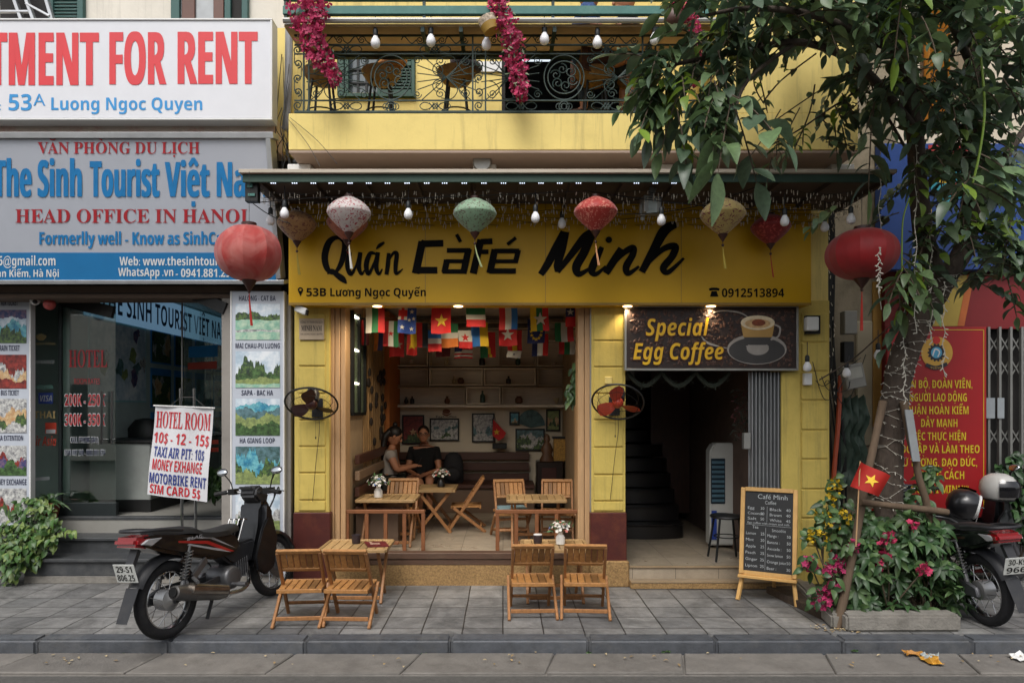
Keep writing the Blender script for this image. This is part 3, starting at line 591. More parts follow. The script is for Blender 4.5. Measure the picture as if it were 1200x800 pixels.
# ================= floodlight, camera, plaque, boxes
t = thing('floodlight', 'grey metal floodlight fixed under the awning beside the coral lantern', 'floodlight', P(763, 243, 5.7))
b = MB(); b.obox(P(762, 241, 5.7), (.075, .02, 0), (-.01, .05, 0), (0, 0, .07)); b.pbox(750, 757, 238, 252, 5.68, .06); b.build('housing', M_galv, t, bev=.006)
b = MB(); b.pbox(757.5, 770, 234, 250, 5.64, .02); b.build('lens', mat('flood_glass', '8a9490', .15, spec=.8), t); b = MB(); b.bar(P(752, 258, 5.72), P(768, 220, 5.72), .015, .03); b.tube([P(762, 232, 5.7), P(764, 214, 5.7)], .02, 8); b.build('bracket', M_galv, t)
def cctv(px, py, y, label, d=1):
    t = thing('security_camera', label, 'camera', P(px, py, y)); c = P(px, py, y)
    b = MB(); b.obox(c, (.055*d, -.02, -.025), (.0, .03, .0), (.012*d, 0, .03)); b.build('housing', M_white, t, bev=.008)
    MB().obox(c+V((.06*d, -.022, -.028)), (.008, 0, -.004), (0, .024, 0), (.004, 0, .024)).build('lens', M_black, t, bev=.003)
    MB().tube([c+V((-.03*d, .02, .02)), c+V((-.02*d, .04, .09))], .01, 8).build('bracket', M_white, t)
cctv(353, 363, 6.2, 'white box camera fixed under the shop sign over the name plaque')
t = thing('plaque', 'small beige name plaque on the yellow pillar reading Minh Nam', 'plaque', P(365, 385, 6.32))
b = MB(); b.pbox(350.5, 379.5, 373, 398, 6.318, .02); b.build('plate', mat('plaque_beige', 'a8967e', .5, var=.1), t, bev=.002)
b = MB(); serif(b, 'MINH NAM', 353, 377, 387.5, 381, at(6.315)); txt(b, 'CÔNG TY TNHH DU LỊCH', 352, 378, 378.6, 376.2, at(6.3155)); txt(b, '53B LƯƠNG NGỌC QUYẾN', 352, 378, 392.2, 390.4, at(6.3155)); b.build('lettering', mat('plaque_ink', '2c241e', .6), t, smooth=0, fix=False)
def wbox(nm, x0, x1, y0, y1, y, th, m, label, cat): 
    b = MB(); b.pbox(x0, x1, y0, y1, y, th); return tag(b.build(nm, m, loc=P((x0+x1)/2, (y0+y1)/2, y), bev=.006), label, cat)
t = thing('wall_speaker', 'white box in a black bracket high on the yellow pillar', 'wall box', P(953, 379, 6.2)); b = MB(); b.pbox(946, 960, 371, 387, 6.22, .08); b.build('box', M_white, t, bev=.008); b = MB(); b.pbox(944.5, 961.5, 369.5, 391, 6.28, .04); b.build('bracket', M_blkmetal, t)
wbox('junction_box', 943, 952, 437, 451, 6.28, .05, M_white, 'small white junction box on the yellow pillar below the bulb', 'junction box')
wbox('junction_box', 709, 717.5, 441, 450, 6.31, .02, M_yel, 'yellow painted switch plate on the pillar above the orange fan', 'switch')
wbox('conduit_pipe', 334, 341, 345, 640, 6.42, .07, mat('grey_plaster', '8b8680', .8, var=.15, dirt=.5), 'grey plaster strip between the tour poster and the yellow pillar', 'wall strip')
# ================= wall fans
def wall_fan(px, py, y, tilt, bc, label, yaw=0):
    t = thing('wall_fan', label, 'fan', (0, 0, 0), 'wall fans on the yellow pillars'); Rm = Matrix.Rotation(rad(yaw), 3, 'Z') @ Matrix.Rotation(rad(tilt), 3, 'X')
    b = MB(); ring = [Rm @ V((.23*math.cos(a), .23*math.sin(a), 0)) for a in [2*PI*i/36 for i in range(36)]]; b.tube(ring, .009, 6, closed=True)
    for q in (0, .05, -.05):
        b.tube([Rm @ V(((.23-abs(q))*math.cos(a), (.23-abs(q))*math.sin(a), q)) for a in [2*PI*i/36 for i in range(36)]], .0025, 4, closed=True)
    for i in range(28):
        a = 2*PI*i/28; d = V((math.cos(a), math.sin(a), 0)); b.tube([Rm @ (d*.03+V((0, 0, -.085))), Rm @ (d*.145+V((0, 0, -.07))), Rm @ (d*.226)], .0009, 3)
    b.build('guard', M_black, t)
    b = MB()
    for k in range(3):
        a0 = 2*PI*k/3+.5; vs = []
        for i in range(7):
            rr = .045+.028*i; w = (.025, .04, .052, .06, .062, .054, .03)[i]
            for s in (-1, 1): vs.append(Rm @ V((rr*math.cos(a0)-s*w*math.sin(a0), rr*math.sin(a0)+s*w*math.cos(a0), -.02+s*.02)))
        b.add(vs, [(2*i, 2*i+1, 2*i+3, 2*i+2) for i in range(6)])
    b.lathe([(.001, -.05), (.035, -.045), (.05, -.02), (.05, .01)], (0, 0, 0), 16, rot=Rm); b.build('blade', bc, t, smooth=60)
    b = MB(); b.lathe([(.045, .02), (.06, .03), (.062, .11), (.05, .15), (.03, .155)], (0, 0, 0), 18, rot=Rm); b.build('motor', mat('fan_motor', '2a2c30', .4), t, smooth=50)
    b = MB(); b.tube([Rm @ V((0, 0, .12)), V((.0, .16, -.02)), V((0, .2, -.04))], .018, 8); b.box(-.05, .05, .19, .21, -.12, .05); b.build('bracket', mat('fan_motor', '2a2c30'), t)
    b = MB(); b.tube(cr([V((.02, .16, -.06)), V((.03, .15, -.25)), V((.0, .16, -.5)), V((-.04, .18, -.9))], 6), .003, 4); b.tube([(.0, .14, -.08), (.0, .14, -.3)], .0018, 4); b.ell((0, .14, -.31), (.006, .006, .014), 6, 5); b.build('pull_cord', M_black, t)
    t.location = P(px, py, y); return t
wall_fan(365, 473, 6.13, -37, mat('fan_red', '43211f', .35), 'black ringed wall fan with dull maroon blades below the name plaque', 6)
wall_fan(724, 471, 6.13, -42, mat('fan_orange', 'b8402a', .35), 'black ringed wall fan with bright orange red blades by the stair doorway', -14)
# ================= balcony railing (scrolled ironwork)
ry = 5.63; rl = thing('balcony_railing', 'black and green wrought iron balcony railing with scrolls and medallions', 'railing', P(590, 133, ry)); g = at(ry)
def seg(*p): return [P(x, y, ry) for x, y in p]
b = MB()
for y, w in ((131.5, 2.6), (118, 1.5), (53, 1.8), (63.5, 1.4), (42, 2)): b.bar(P(345, y, ry), P(830, y, ry), w*.007, w*.007)
for x in (356, 362, 554, 569, 753, 768, 824): b.bar(P(x, 42, ry), P(x, 132, ry), .013, .013)
b.build('rail', M_rail, rl)
def spiral(cx, cy, r, turns, a0, dirn, y=ry): 
    n = int(10*turns)+4; return [P(cx+r*(1-.8*i/n)*math.cos(a0+dirn*turns*2*PI*i/n), cy+r*(1-.8*i/n)*math.sin(a0+dirn*turns*2*PI*i/n), y) for i in range(n+1)]
b = MB(); tw = .0042
def tb(p, r=tw): b.tube(p, r, 5)
for c0, c1 in ((362, 554), (569, 753)):
    mx = (c0+c1)/2
    for sx, ex in ((-1, c0), (1, c1)):
        hx = mx+sx*22                                     # medallion edge
        fx = (hx+ex)/2+sx*6                              # fan centre
        for yy in (60, 122): pass
        for a in (-38, -20, -7, 7, 20, 38):
            for d in (-1, 1): tb(cr([P(fx, 91, ry), P(fx+d*14, 91+a*.35, ry), P(fx+d*(34 if abs(a) < 30 else 30), 91+a*.72, ry)], 4), .0042)
        for sy in (-1, 1):
            tb(spiral(fx-sx*9, 91+sy*9, 8, 1.6, PI/2*sy, sx*sy)); tb(spiral(fx-sx*7, 91+sy*19, 6, 1.5, 0, -sx*sy))
            tb(cr([P(fx, 91, ry), P(fx+sx*10, 91+sy*8, ry), P(fx+sx*13, 91+sy*16, ry), P(fx+sx*6, 91+sy*25, ry), P(fx-sx*6, 91+sy*24, ry)], 5))
            tb(spiral(ex-sx*8, 91+sy*19, 5.5, 1.6, PI, sx*sy)); tb(cr([P(ex-sx*2, 91+sy*4, ry), P(ex-sx*10, 91+sy*6, ry), P(ex-sx*16, 91+sy*15, ry), P(ex-sx*8, 91+sy*25, ry)], 5))
            tb(spiral(hx-sx*-9, 91+sy*20, 5, 1.5, 0, sx*sy))
        # top frieze scrolls and bottom knots
        for k in range(3):
            x = c0+10+k*26 if sx < 0 else c1-10-k*26; tb(spiral(x, 47.5, 4.6, 1.6, 0, sx)); tb(cr([P(x+sx*-4, 47, ry), P(x-sx*10, 51, ry), P(x-sx*18, 43, ry), P(x-sx*22, 47, ry)], 5), .0045)
        x = (c0+mx)/2-4 if sx < 0 else (c1+mx)/2+4
        for s2 in (-1, 1):
            for yo, cyy in ((124.5, 1), (58, .9)):
                tb(cr([P(x, yo-3*cyy, ry), P(x+s2*7, yo+3*cyy, ry), P(x+s2*14, yo+4*cyy, ry), P(x+s2*18, yo, ry), P(x+s2*14, yo-4*cyy, ry), P(x+s2*7, yo-3*cyy, ry), P(x, yo+3*cyy, ry)], 4), .004)
                for q in (-4, 0, 4): tb(seg((x+q-s2*3, yo-4), (x+q+s2*3, yo+4)), .0035)
    for r in (26, 19): tb([P(mx+r*math.cos(a)*(1 if r < 20 else .9), 91+r*math.sin(a), ry) for a in [2*PI*i/32 for i in range(33)]], .006)
    for a in range(6): 
        q = a*PI/3+.3; tb(spiral(mx+10*math.cos(q), 91+10*math.sin(q), 6.5, 1.4, q, 1), .005)
    for r in (6, 3.4): tb([P(mx+r*math.cos(a), 125+r*math.sin(a), ry) for a in [2*PI*i/18 for i in range(19)]], .005)
    for sx in (-1, 1): tb([P(mx+sx*6+3.5*math.cos(a), 125+3.5*math.sin(a), ry) for a in [2*PI*i/14 for i in range(15)]], .004)
for x in (349, 561, 761):
    for cy, sx in ((59, 1), (75, -1), (92, 1), (108, -1), (124, 1)): tb(spiral(x, cy, 5.2, 1.4, PI/2, sx), .0055)
    tb(seg((x-4, 62), (x-4, 74), (x+4, 78), (x+4, 90), (x-4, 95), (x-4, 106), (x+4, 112), (x+4, 122)))
b.build('scrollwork', M_rail, rl)
# ================= bougainvillea garlands
M_bou = mat('bougainvillea', 'b83a64', .65, var=.25, isl=.5, tl=.3); M_bleaf = mat('pale_leaf', '78886a', .6, isl=.3)
def garland(pts, rads, n, label, y, pot=None):
    t = thing('bougainvillea_garland', label, 'hanging flowers', P(pts[0][0], pts[0][1], y)); c = cr([V((p[0], p[1], r)) for p, r in zip(pts, rads)], 6); b = MB(); lf = MB()
    for i in range(n):
        k = R.uniform(0, len(c)-1.001); a = c[int(k)].lerp(c[int(k)+1], k % 1); an = R.uniform(0, 2*PI); rr = a.z*math.sqrt(R.random())*R.uniform(.8, 1.3); o = P(a.x+rr*math.cos(an), a.y+rr*math.sin(an)*.8, y)+V((0, R.uniform(-.06, .06), 0))
        if R.random() < .74:
            ax = V((R.gauss(0, 1), R.gauss(-.8, 1), R.gauss(0, 1))).normalized(); u = ax.orthogonal().normalized(); w = ax.cross(u); s = R.uniform(.02, .032)
            for q in range(3):
                d = (u*math.cos(q*2.1)+w*math.sin(q*2.1)); e = ax.cross(d); b.add([o, o+d*s*.6+e*s*.6+ax*s*.3, o+d*s*1.25+ax*s*.35, o+d*s*.6-e*s*.6+ax*s*.3], [(0, 1, 2, 3)])
        else:
            d = V((R.gauss(0, 1), R.gauss(0, .6), -abs(R.gauss(0, 1)))).normalized(); e = d.orthogonal().normalized(); s = R.uniform(.03, .05); lf.add([o, o+d*s*.5+e*s*.3, o+d*s, o+d*s*.5-e*s*.3], [(0, 1, 2, 3)])
    b.build('blossoms', M_bou, t, smooth=0, fix=False); lf.build('leaves', M_bleaf, t, smooth=0, fix=False)
    MB().tube([P(p[0], p[1], y) for p in pts], .006, 5).build('stem', M_bleaf, t); return t
garland([(362, -2), (360, 20), (364, 45), (375, 65), (388, 82), (392, 98)], [20, 19, 15, 14, 7, 2], 620, 'magenta bougainvillea garland hanging at the pipe end of the balcony', 5.38)
t = garland([(580, -4), (590, 20), (598, 45), (605, 75), (609, 100), (611, 114)], [9, 13, 12, 11, 9, 4], 480, 'magenta bougainvillea garland trailing from a chequered basket', 5.38)
b = MB(); Rm = Matrix.Rotation(rad(-22), 3, 'Y'); c = P(573, 29, 5.38); b.lathe([(.04, -.06), (.062, -.06), (.07, .0)], c, 16, 0, Rm); b.lathe([(.0702, .0), (.075, .05), (.066, .05)], c, 16, 1, Rm); b.build('basket', [mat('basket_gold', '9c7a30', .6), mat('basket_check', 'b4a490', .7, var=.9, scale=45)], t)
t = garland([(793, 2), (800, 14), (812, 24), (815, 45), (817, 70), (815, 100)], [10, 9, 6, 5, 4, 2], 230, 'magenta bougainvillea garland in a brown pot half behind tree leaves', 5.38)
b = MB(); b.lathe([(.03, -.075), (.06, -.06), (.075, -.02), (.07, .03), (.05, .05), (.045, .05)], P(789, 21, 5.38), 18); b.build('pot', mat('brown_pot', '4c3228', .5, var=.2), t, smooth=60)
# ================= travel office building (to the west of the cafe)
LY = 6.5; LX1 = -2.06; tr = thing('travel_office_building', 'cream plastered house with a glass fronted travel office below', 'building', (-5, LY, 0))
M_peel = mat('peeling_plaster', 'cfc0b4', .85, var=.1, scale=4, bump=.4, bscale=20, dirt=.9, dhex='c08078', dscale=5)
MB().box(-13, LX1, LY, LY+.3, Z(136, 6.13)+.003, 7.5).build('upper_wall', M_cream, tr)
MB().box(-13, LX1-.0, 6.13, LY+.3, Z(172, 6.13), Z(136, 6.13)).build('peeling_wall', M_peel, tr)
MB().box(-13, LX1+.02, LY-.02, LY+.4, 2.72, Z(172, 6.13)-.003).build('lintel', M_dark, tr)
b = MB(); b.box(-13, LX1, LY+.4, 11.6, 3.1, 3.2); b.build('ceiling', mat('office_ceiling', 'd0d0cc', .8), tr)
b = MB(); b.pbox(-40, 330, 335, 349, 6.44, .3); b.pbox(-40, 330, 343, 344.2, 6.43, .3, 1); b.build('sign_soffit', [mat('rusty_soffit', '5a4a3e', .8, var=.2, dirt=.5), M_dark], tr)
b = MB(); b.box(X(262, 6.5), LX1, 6.45, 6.7, 0, 2.71); b.build('pier', mat('grey_plaster', '8b8680'), tr, bev=.005)
MB().box(X(300, 6.9), LX1, 6.75, 11.5, .5, 3.1).build('east_wall', mat('office_wall', 'b4bcb8', .7, var=.1), tr)
WX = -4.46; MB().box(WX-.1, WX, 7.02, 11.5, .5, 3.1).build('west_wall', mat('office_wall2', 'b0bebc', .6, var=.1), tr)
MB().box(-13, LX1, 11.5, 11.6, .5, 3.2).build('back_wall', mat('office_back', '8c9494', .7), tr)
MB().box(-13, X(-26, 6.8), 6.75, 7.0, 0, 3.1).build('end_wall', M_cream, tr); MB().box(-7, WX-.11, 7.5, 7.6, .5, 3.1).build('side_wall', mat('office_wall2', 'b0bebc'), tr)
# upper windows
b = MB(); fy = LY-.05
for x0, x1 in ((56, 62), (90, 97), (200, 210), (263, 270), (283, 290)): b.pbox(x0, x1, -40, 23, fy, .05)
y = -38
while y < 22: b.pbox(62, 90, y, y+2.4, fy+.015, .02); y += 4
b.build('shutter', mat('blue_green_shutter', '2f5652', .6, var=.15, dirt=.2), tr, bev=.003)
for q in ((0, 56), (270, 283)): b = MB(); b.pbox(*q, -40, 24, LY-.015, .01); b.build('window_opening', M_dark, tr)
b = MB(); b.pbox(213, 228, -40, 24, fy+.01, .05); b.pbox(250, 262, -40, 24, fy+.01, .05); b.build('window_frame', mat('brown_frame', '5c3a2e', .5), tr, bev=.004)
b = MB(); b.pbox(228, 250, -40, 24, LY-.015, .01); b.pbox(210, 213, -40, 24, LY-.015, .01); b.build('window_pane', mat('pale_pane', 'a4a8aa', .12, spec=.7), tr)
b = MB(); b.pbox(312, 322, 33, 150, 6.35, .1); b.build('corner_strip', M_teal, tr); b = MB(); b.pbox(322, 340, 33, 178, 6.36, .16); b.build('corner_pilaster', M_yel, tr)
b = MB(); b.tube(cr([P(339, 26, 6.2), P(338, 90, 6.2), P(336, 142, 6.2), P(333, 152, 6.2)], 5), .035, 10); tag(b.build('drain_pipe', mat('grey_pvc', '8a8a8c', .5), loc=P(338, 90, 6.2)), 'grey plastic drain pipe at the corner between the two houses', 'pipe')
b = MB()
for k in range(8):
    x = 336+R.uniform(-8, 6); b.tube(cr([P(x, R.uniform(60, 130), 6.15), P(x+R.uniform(-8, 3), 150, 6.12), P(x+R.uniform(-6, 8), 172, 6.15), P(x+R.uniform(-12, 12), 200, 6.15)], 6), .004, 4)
b.tube(cr([P(338, 140, 5.58), P(360, 168, 5.56), P(375, 195, 5.5)], 6), .003, 4); b.tube(cr([P(340, 138, 5.58), P(372, 165, 5.56), P(395, 192, 5.5)], 6), .003, 4)
b.ell(P(342, 172, 6.1), .05, 8, 6); b.ell(P(350, 190, 6.1), (.06, .03, .04), 8, 6)
tag(b.build('cable', M_black, loc=P(338, 150, 6.15)), 'tangle of loose black cables at the foot of the drain pipe', 'cable')
# ladder
b = MB(); ly = 6.35
for p, q in (((-12, 24), (14, -40)), ((40, 24), (10, -60)), ((62, 24), (46, -30)), ((26, 24), (-4, -60))): b.bar(P(p[0], p[1], ly), P(q[0], q[1], ly-.05), .03, .05, up=(0, 1, 0))
for yy in (14, -4): b.bar(P(-6, yy, ly-.02), P(34, yy, ly-.02), .03, .02)
b.bar(P(30, 4, ly-.03), P(58, 19, ly-.03), .02, .02)
tag(b.build('ladder', mat('aluminium', 'b8babc', .35, metal=.7), loc=P(20, 20, ly), bev=.003), 'aluminium step ladder standing behind the rent sign', 'ladder')
# ---- FOR RENT sign
ry_ = 5.98; t = thing('rent_sign', 'white billboard with tall red letters reading APARTMENT FOR RENT', 'sign', P(150, 80, ry_))
b = MB(); b.pbox(-230, 317.5, 23, 139, ry_, .12); b.build('board', mat('white_board', 'd0d1d6', .5, var=.03), t, bev=.006)
b = MB()
for x0, x1, y0, y1 in ((-230, 319, 21.5, 23.5), (-230, 319, 138.5, 140.5), (316.5, 319, 23.5, 138.5)): b.pbox(x0, x1, y0, y1, ry_-.012, .14)
b.build('frame', M_white, t, bev=.003)
b = MB(); g = at(ry_-.003)
txt(b, 'APAR', -150, -26, 100, 38, g, 0, bold=.035, fat=1.3); txt(b, 'TMENT', -14, 116, 100, 38.5, g, 0, bold=.035, fat=1.3); txt(b, 'FOR', 128, 195, 99, 38, g, 0, bold=.035, fat=1.3); txt(b, 'RENT', 208, 302, 98.5, 37.5, g, 0, bold=.035, fat=1.3)
txt(b, ':', -1.5, 1, 129, 119, g, 1, bold=.03); txt(b, '53', 10, 37, 129.5, 110.5, g, 1, bold=.025); txt(b, 'A', 39, 53, 124, 109.5, g, 1); txt(b, 'Luong Ngoc Quyen', 60, 237, 129, 114.5, g, 1, bold=.012)
b.build('lettering', [mat('red_vinyl', 'cc2c34', .5, var=.05), mat('blue_vinyl', '1c86c4', .5, var=.05)], t, smooth=0)
# ---- travel office sign, leaning forward
pt, pb = V((0, 5.95, Z(156, 5.95))), V((0, 6.25, Z(332, 6.25))); dv = (pb-pt).normalized(); nn = V((0, -1, 0))-dv*V((0, -1, 0)).dot(dv); nn.normalize()
t = thing('travel_office_sign', 'leaning silver and blue board reading The Sinh Tourist Việt Nam', 'sign', pb)
def tp(x, s, d=0): return V((x, 0, 0))+pt+dv*s+nn*d
H_ = (pb-pt).length; b = MB(); b.obox(tp(-5, H_/2, -.06), (2.95, 0, 0), dv*H_/2, nn*.06); b.build('board', mat('silver_board', 'a9adb6', .45, var=.04, dirt=.1, dhex='7c8088'), t, bev=.004)
b = MB(); b.obox(tp(-5, .02, -.05), (3.0, 0, 0), dv*.025, nn*.075); b.obox(tp(-5, H_-.012, -.05), (3.0, 0, 0), dv*.018, nn*.075); b.obox(tp(-2.05, H_/2, -.05), (.022, 0, 0), dv*(H_/2-.045), nn*.074); b.build('frame', mat('aluminium', 'b8babc'), t, bev=.003)
gp = lambda d: onplane(pt+nn*d, nn); a, c = gp(.003)(-300, 296), gp(.003)(300, 330)
b = MB(); sb = (a-pt).dot(dv); b.obox(tp(-5, (sb+H_-.03)/2, .0015), (2.92, 0, 0), dv*(H_-.03-sb)/2, nn*.0015); b.build('blue_band', mat('blue_band', '1a6fa6', .45, var=.05), t)
g = gp(.005); b = MB()
serif(b, 'VĂN PHÒNG DU LỊCH', 44, 234, 180, 166, g, 0); serif(b, 'HEAD OFFICE IN HANOI', 18, 290, 261, 244.5, g, 0)
txt(b, 'The Sinh', -8, 96, 230.5, 188, g, 1, bold=.045, fat=.9); txt(b, 'Tourist', 105, 187, 230.5, 189, g, 1, bold=.045, fat=.9); txt(b, 'Việt Nam', 193, 314, 230.5, 190, g, 1, bold=.045, fat=.9)
txt(b, 'Formerlly well - Know as SinhCafe', 46, 274, 286.5, 272, g, 1, bold=.035, fat=.3)
txt(b, '76@gmail.com', -8, 65, 311, 300, g, 2, bold=.03); txt(b, 'Hoàn Kiếm, Hà Nội', -16, 69, 324.5, 316, g, 2, bold=.02); txt(b, 'Web: www.thesinhtourist.vn', 140, 283, 311, 301, g, 2, bold=.02); txt(b, 'WhatsApp .vn', 138.5, 203, 323.5, 314, g, 2, bold=.03); txt(b, '- 0941.881.298', 206, 276, 324.5, 315, g, 2, bold=.015)
b.build('lettering', [mat('dark_red_vinyl', 'a01c26', .5), mat('sign_blue', '0c74b0', .5), M_white], t, smooth=0, fix=False)
# ---- pictures made of layered land shapes
PM = [p_ for p_ in (mat('pic_sky', 'a8bccb', .5, var=.1), mat('pic_far', '5c7c84', .5, var=.3, scale=20), mat('pic_green', '486838', .5, var=.5, scale=25), mat('pic_light_green', '8c9a5c', .5, var=.35, scale=30), mat('pic_dark', '25362c', .5, var=.5, scale=25), mat('pic_water', '7aaa94', .5, var=.2, scale=14), mat('pic_red', '8c3028', .5, var=.4, scale=18), mat('pic_orange', 'b08458', .5, var=.4, scale=18), mat('pic_navy', '27386c', .5, var=.3, scale=18), mat('pic_pale', 'c4c4c0', .5, var=.3, scale=30), mat('pic_teal', '2c7896', .5, var=.4, scale=20))]
for _m, _h, _s in zip(PM, ('dfe4e8', '2c4a44', '1c3016', '66744a', '5c7838', 'b4c8b0', '4c1a16', 'c8b48c', '7c5c6c', '6c6c70', '7cc0c4'), (5, 14, 22, 26, 30, 12, 20, 20, 18, 26, 12)):
    t_ = _m.node_tree; n_ = t_.nodes.new('ShaderNodeTexNoise'); n_.inputs['Scale'].default_value = _s; n_.inputs['Detail'].default_value = 9; n_.inputs['Roughness'].default_value = .7; tc_ = t_.nodes.new('ShaderNodeTexCoord'); t_.links.new(tc_.outputs['Object'], n_.inputs['Vector'])
    r_ = t_.nodes.new('ShaderNodeMapRange'); r_.inputs[1].default_value = .42; r_.inputs[2].default_value = .62; t_.links.new(n_.outputs[0], r_.inputs[0]); x_ = t_.nodes.new('ShaderNodeMix'); x_.data_type = 'RGBA'; pr_ = t_.nodes['Principled BSDF']; t_.links.new(r_.outputs[0], x_.inputs[0]); t_.links.new(pr_.inputs['Base Color'].links[0].from_socket, x_.inputs[6]); x_.inputs[7].default_value = C(_h); t_.links.new(x_.outputs[2], pr_.inputs['Base Color'])
def pic(b, f0, x0, x1, y0, y1, layers, seed=1):
    r = random.Random(seed); k = 0
    b.poly([f0(x0, y1), f0(x1, y1), f0(x1, y0), f0(x0, y0)], layers[0]); H = y1-y0; Wd = x1-x0
    for m, h, rough in layers[1:]:
        k += 1; e = V((0, -.0006*k, 0)); n = 64; ph = [r.uniform(0, 6) for _ in range(6)]
        top = [min(max(y1-H*(h+rough*(math.sin(ph[0]+i*.11)*.55+math.sin(ph[1]+i*.27)*.3+math.sin(ph[2]+i*.7)*.16+math.sin(ph[3]+i*1.6)*.1+r.uniform(-.16, .16))), y0+.3), y1-.2) for i in range(n+1)]
        for i in range(n): b.poly([f0(x0+Wd*i/n, y1)+e, f0(x0+Wd*(i+1)/n, y1)+e, f0(x0+Wd*(i+1)/n, top[i+1])+e, f0(x0+Wd*i/n, top[i])+e], m)
def panel(name, label, x0, x1, y0, y1, y, items, px0, px1, tcol, mt):
    t = thing(name, label, 'poster board', P((x0+x1)/2, y1, y)); b = MB(); b.pbox(x0, x1, y0, y1, y, .06); b.build('board', mt, t, bev=.006)
    b = MB()
    for x_0, x_1, y_0, y_1 in ((x0-.8, x0+1, y0, y1), (x1-1, x1+.8, y0, y1)): b.pbox(x_0, x_1, y_0, y_1, y-.008, .07)
    b.build('edge_trim', M_white, t, bev=.002)
    for i, (s, yb, yc, tx0, tx1, q0, q1, lay) in enumerate(items):
        b = MB(); txt(b, s, tx0, tx1, yb, yc, at(y-.003), 0, bold=.01); b.build('lettering', tcol, t, smooth=0)
        b = MB(); pic(b, at(y-.003), px0, px1, q0, q1, lay, i+hash(s) % 7 if 0 else i*3+len(s)); b.build('picture', PM, t, smooth=0, fix=False)
M_ink = mat('navy_ink', '1f2440', .5); M_pan = mat('panel_white', 'b4bac4', .5, var=.04)
panel('tour_board', 'tall white board with five captioned tour photos from Halong to Moc Chau', 270.5, 332.5, 341, 630, 6.37, [
    ('HALONG - CAT BA', 352.5, 346.5, 280, 323, 356, 398, [0, (4, .72, .1), (5, .55, .02), (9, .28, .02), (5, .22, .02)]), ('MAI CHAU-PU LUONG', 408, 402, 276, 328, 411.5, 454, [0, (4, .6, .35), (2, .42, .12), (3, .25, .06), (5, .1, .02)]),
    ('SAPA - BAC HA', 463, 457, 283, 320, 467, 510, [0, (10, .85, .08), (1, .7, .1), (3, .52, .12), (2, .3, .12)]), ('HA GIANG LOOP', 519, 513, 281, 322, 523, 567, [1, (10, .7, .3), (4, .45, .3), (3, .28, .15)]), ('MOC CHAU', 576, 570, 288, 318, 580, 622, [0, (9, .6, .2), (4, .45, .3), (3, .3, .05)])], 276, 328, M_ink, M_pan)
panel('ticket_board', 'white board at the office entrance captioned Air Ticket, Train Ticket and Money Exchange', -24, 35, 340, 616, 6.7, [
    ('AIR TICKET', 358, 351.5, 1, 21, 363, 402, [8, (0, .75, .06), (10, .55, .2), (4, .3, .3)]), ('TRAIN TICKET', 411, 404.5, -3, 23, 415.5, 455, [6, (9, .6, .3), (7, .45, .25), (6, .25, .1)]), ('BUS TICKET', 463, 457, 1, 22, 467, 507, [9, (7, .6, .2), (4, .4, .3), (9, .2, .2)]),
    ('VISA EXTENTION', 516, 510, -6, 27, 522, 557, [9, (6, .6, .3), (8, .5, .3), (2, .3, .3)]), ('MONEY EXCHANGE', 568, 561, -10, 31, 572, 612, [9, (6, .4, .4), (4, .3, .3), (9, .2, .3)])], -20, 31, M_ink, M_pan)
# ---- glass front
def glassmat(name, hexc, refl=.1):
    m = bpy.data.materials.new(name); m.use_nodes = True; t = m.node_tree; N = t.nodes; L = t.links; N.remove(N['Principled BSDF'])
    tr_ = N.new('ShaderNodeBsdfTransparent'); tr_.inputs[0].default_value = C(hexc); gl = N.new('ShaderNodeBsdfGlossy'); gl.inputs['Roughness'].default_value = .02
    fr = N.new('ShaderNodeFresnel'); fr.inputs[0].default_value = 1.5; ad = N.new('ShaderNodeMath'); ad.operation = 'MULTIPLY_ADD'; ad.inputs[1].default_value = 1; ad.inputs[2].default_value = refl-.04; L.new(fr.outputs[0], ad.inputs[0])
    mx = N.new('ShaderNodeMixShader'); L.new(ad.outputs[0], mx.inputs[0]); L.new(tr_.outputs[0], mx.inputs[1]); L.new(gl.outputs[0], mx.inputs[2]); L.new(mx.outputs[0], N['Material Output'].inputs[0]); return m
M_glass = glassmat('greenish_glass', 'eaf2ee', .17)
t = thing('glass_front', 'glass shop front with airline stickers and HOTEL room prices', 'shop window', (-4.2, 7.0, .55)); gy = 7.0
b = MB(); b.pbox(37, 69, 349, 608, gy, .012); b.build('side_pane', M_glass, t)
b = MB(); b.pbox(71, 135, 349, 592, gy, .012); b.build('door_pane', M_glass, t)
b = MB(); b.pbox(34.5, 38, 345, 612, gy-.01, .05); b.pbox(68, 71.5, 349, 608, gy-.01, .04); b.pbox(37, 136, 346, 350, gy-.02, .06); b.pbox(71, 136, 589, 604, gy-.02, .05); b.build('frame', mat('dark_alu', '33393a', .4, metal=.5), t, bev=.003)
b = MB()
for x in (119.5, 131.5): b.tube([P(x, 458, gy-.06), P(x, 520, gy-.06)], .012, 8); b.tube([P(x, 463, gy-.06), P(x, 463, gy)], .006, 6); b.tube([P(x, 515, gy-.06), P(x, 515, gy)], .006, 6)
b.build('handle', mat('chrome', 'b4b4b4', .15, metal=1, var=.03), t)
b = MB(); g = at(gy-.006); g2 = at(gy-.003)
serif(b, 'HOTEL', 80.5, 125.5, 430, 409, g, 0); txt(b, 'ROOM RATES', 87, 117, 450, 443, g, 0)
for s, yb, yc in (('200K - 250K', 475, 462), ('300K - 350K', 498, 485)): txt(b, s, 75.2, 124, yb+.5, yc-.5, g2, 1, bold=.075); txt(b, s, 76, 123, yb, yc, g, 0, bold=.02)
for s, x0, x1, yb in (('CALL PHONE (EAU)', 83, 115, 518), ('0943 887 298 - 0983 881 574', 76, 123, 533)): txt(b, s, x0-.6, x1+.6, yb+.5, yb-6.5, g2, 1, bold=.07); txt(b, s, x0, x1, yb, yb-6, g, 2, bold=.01)
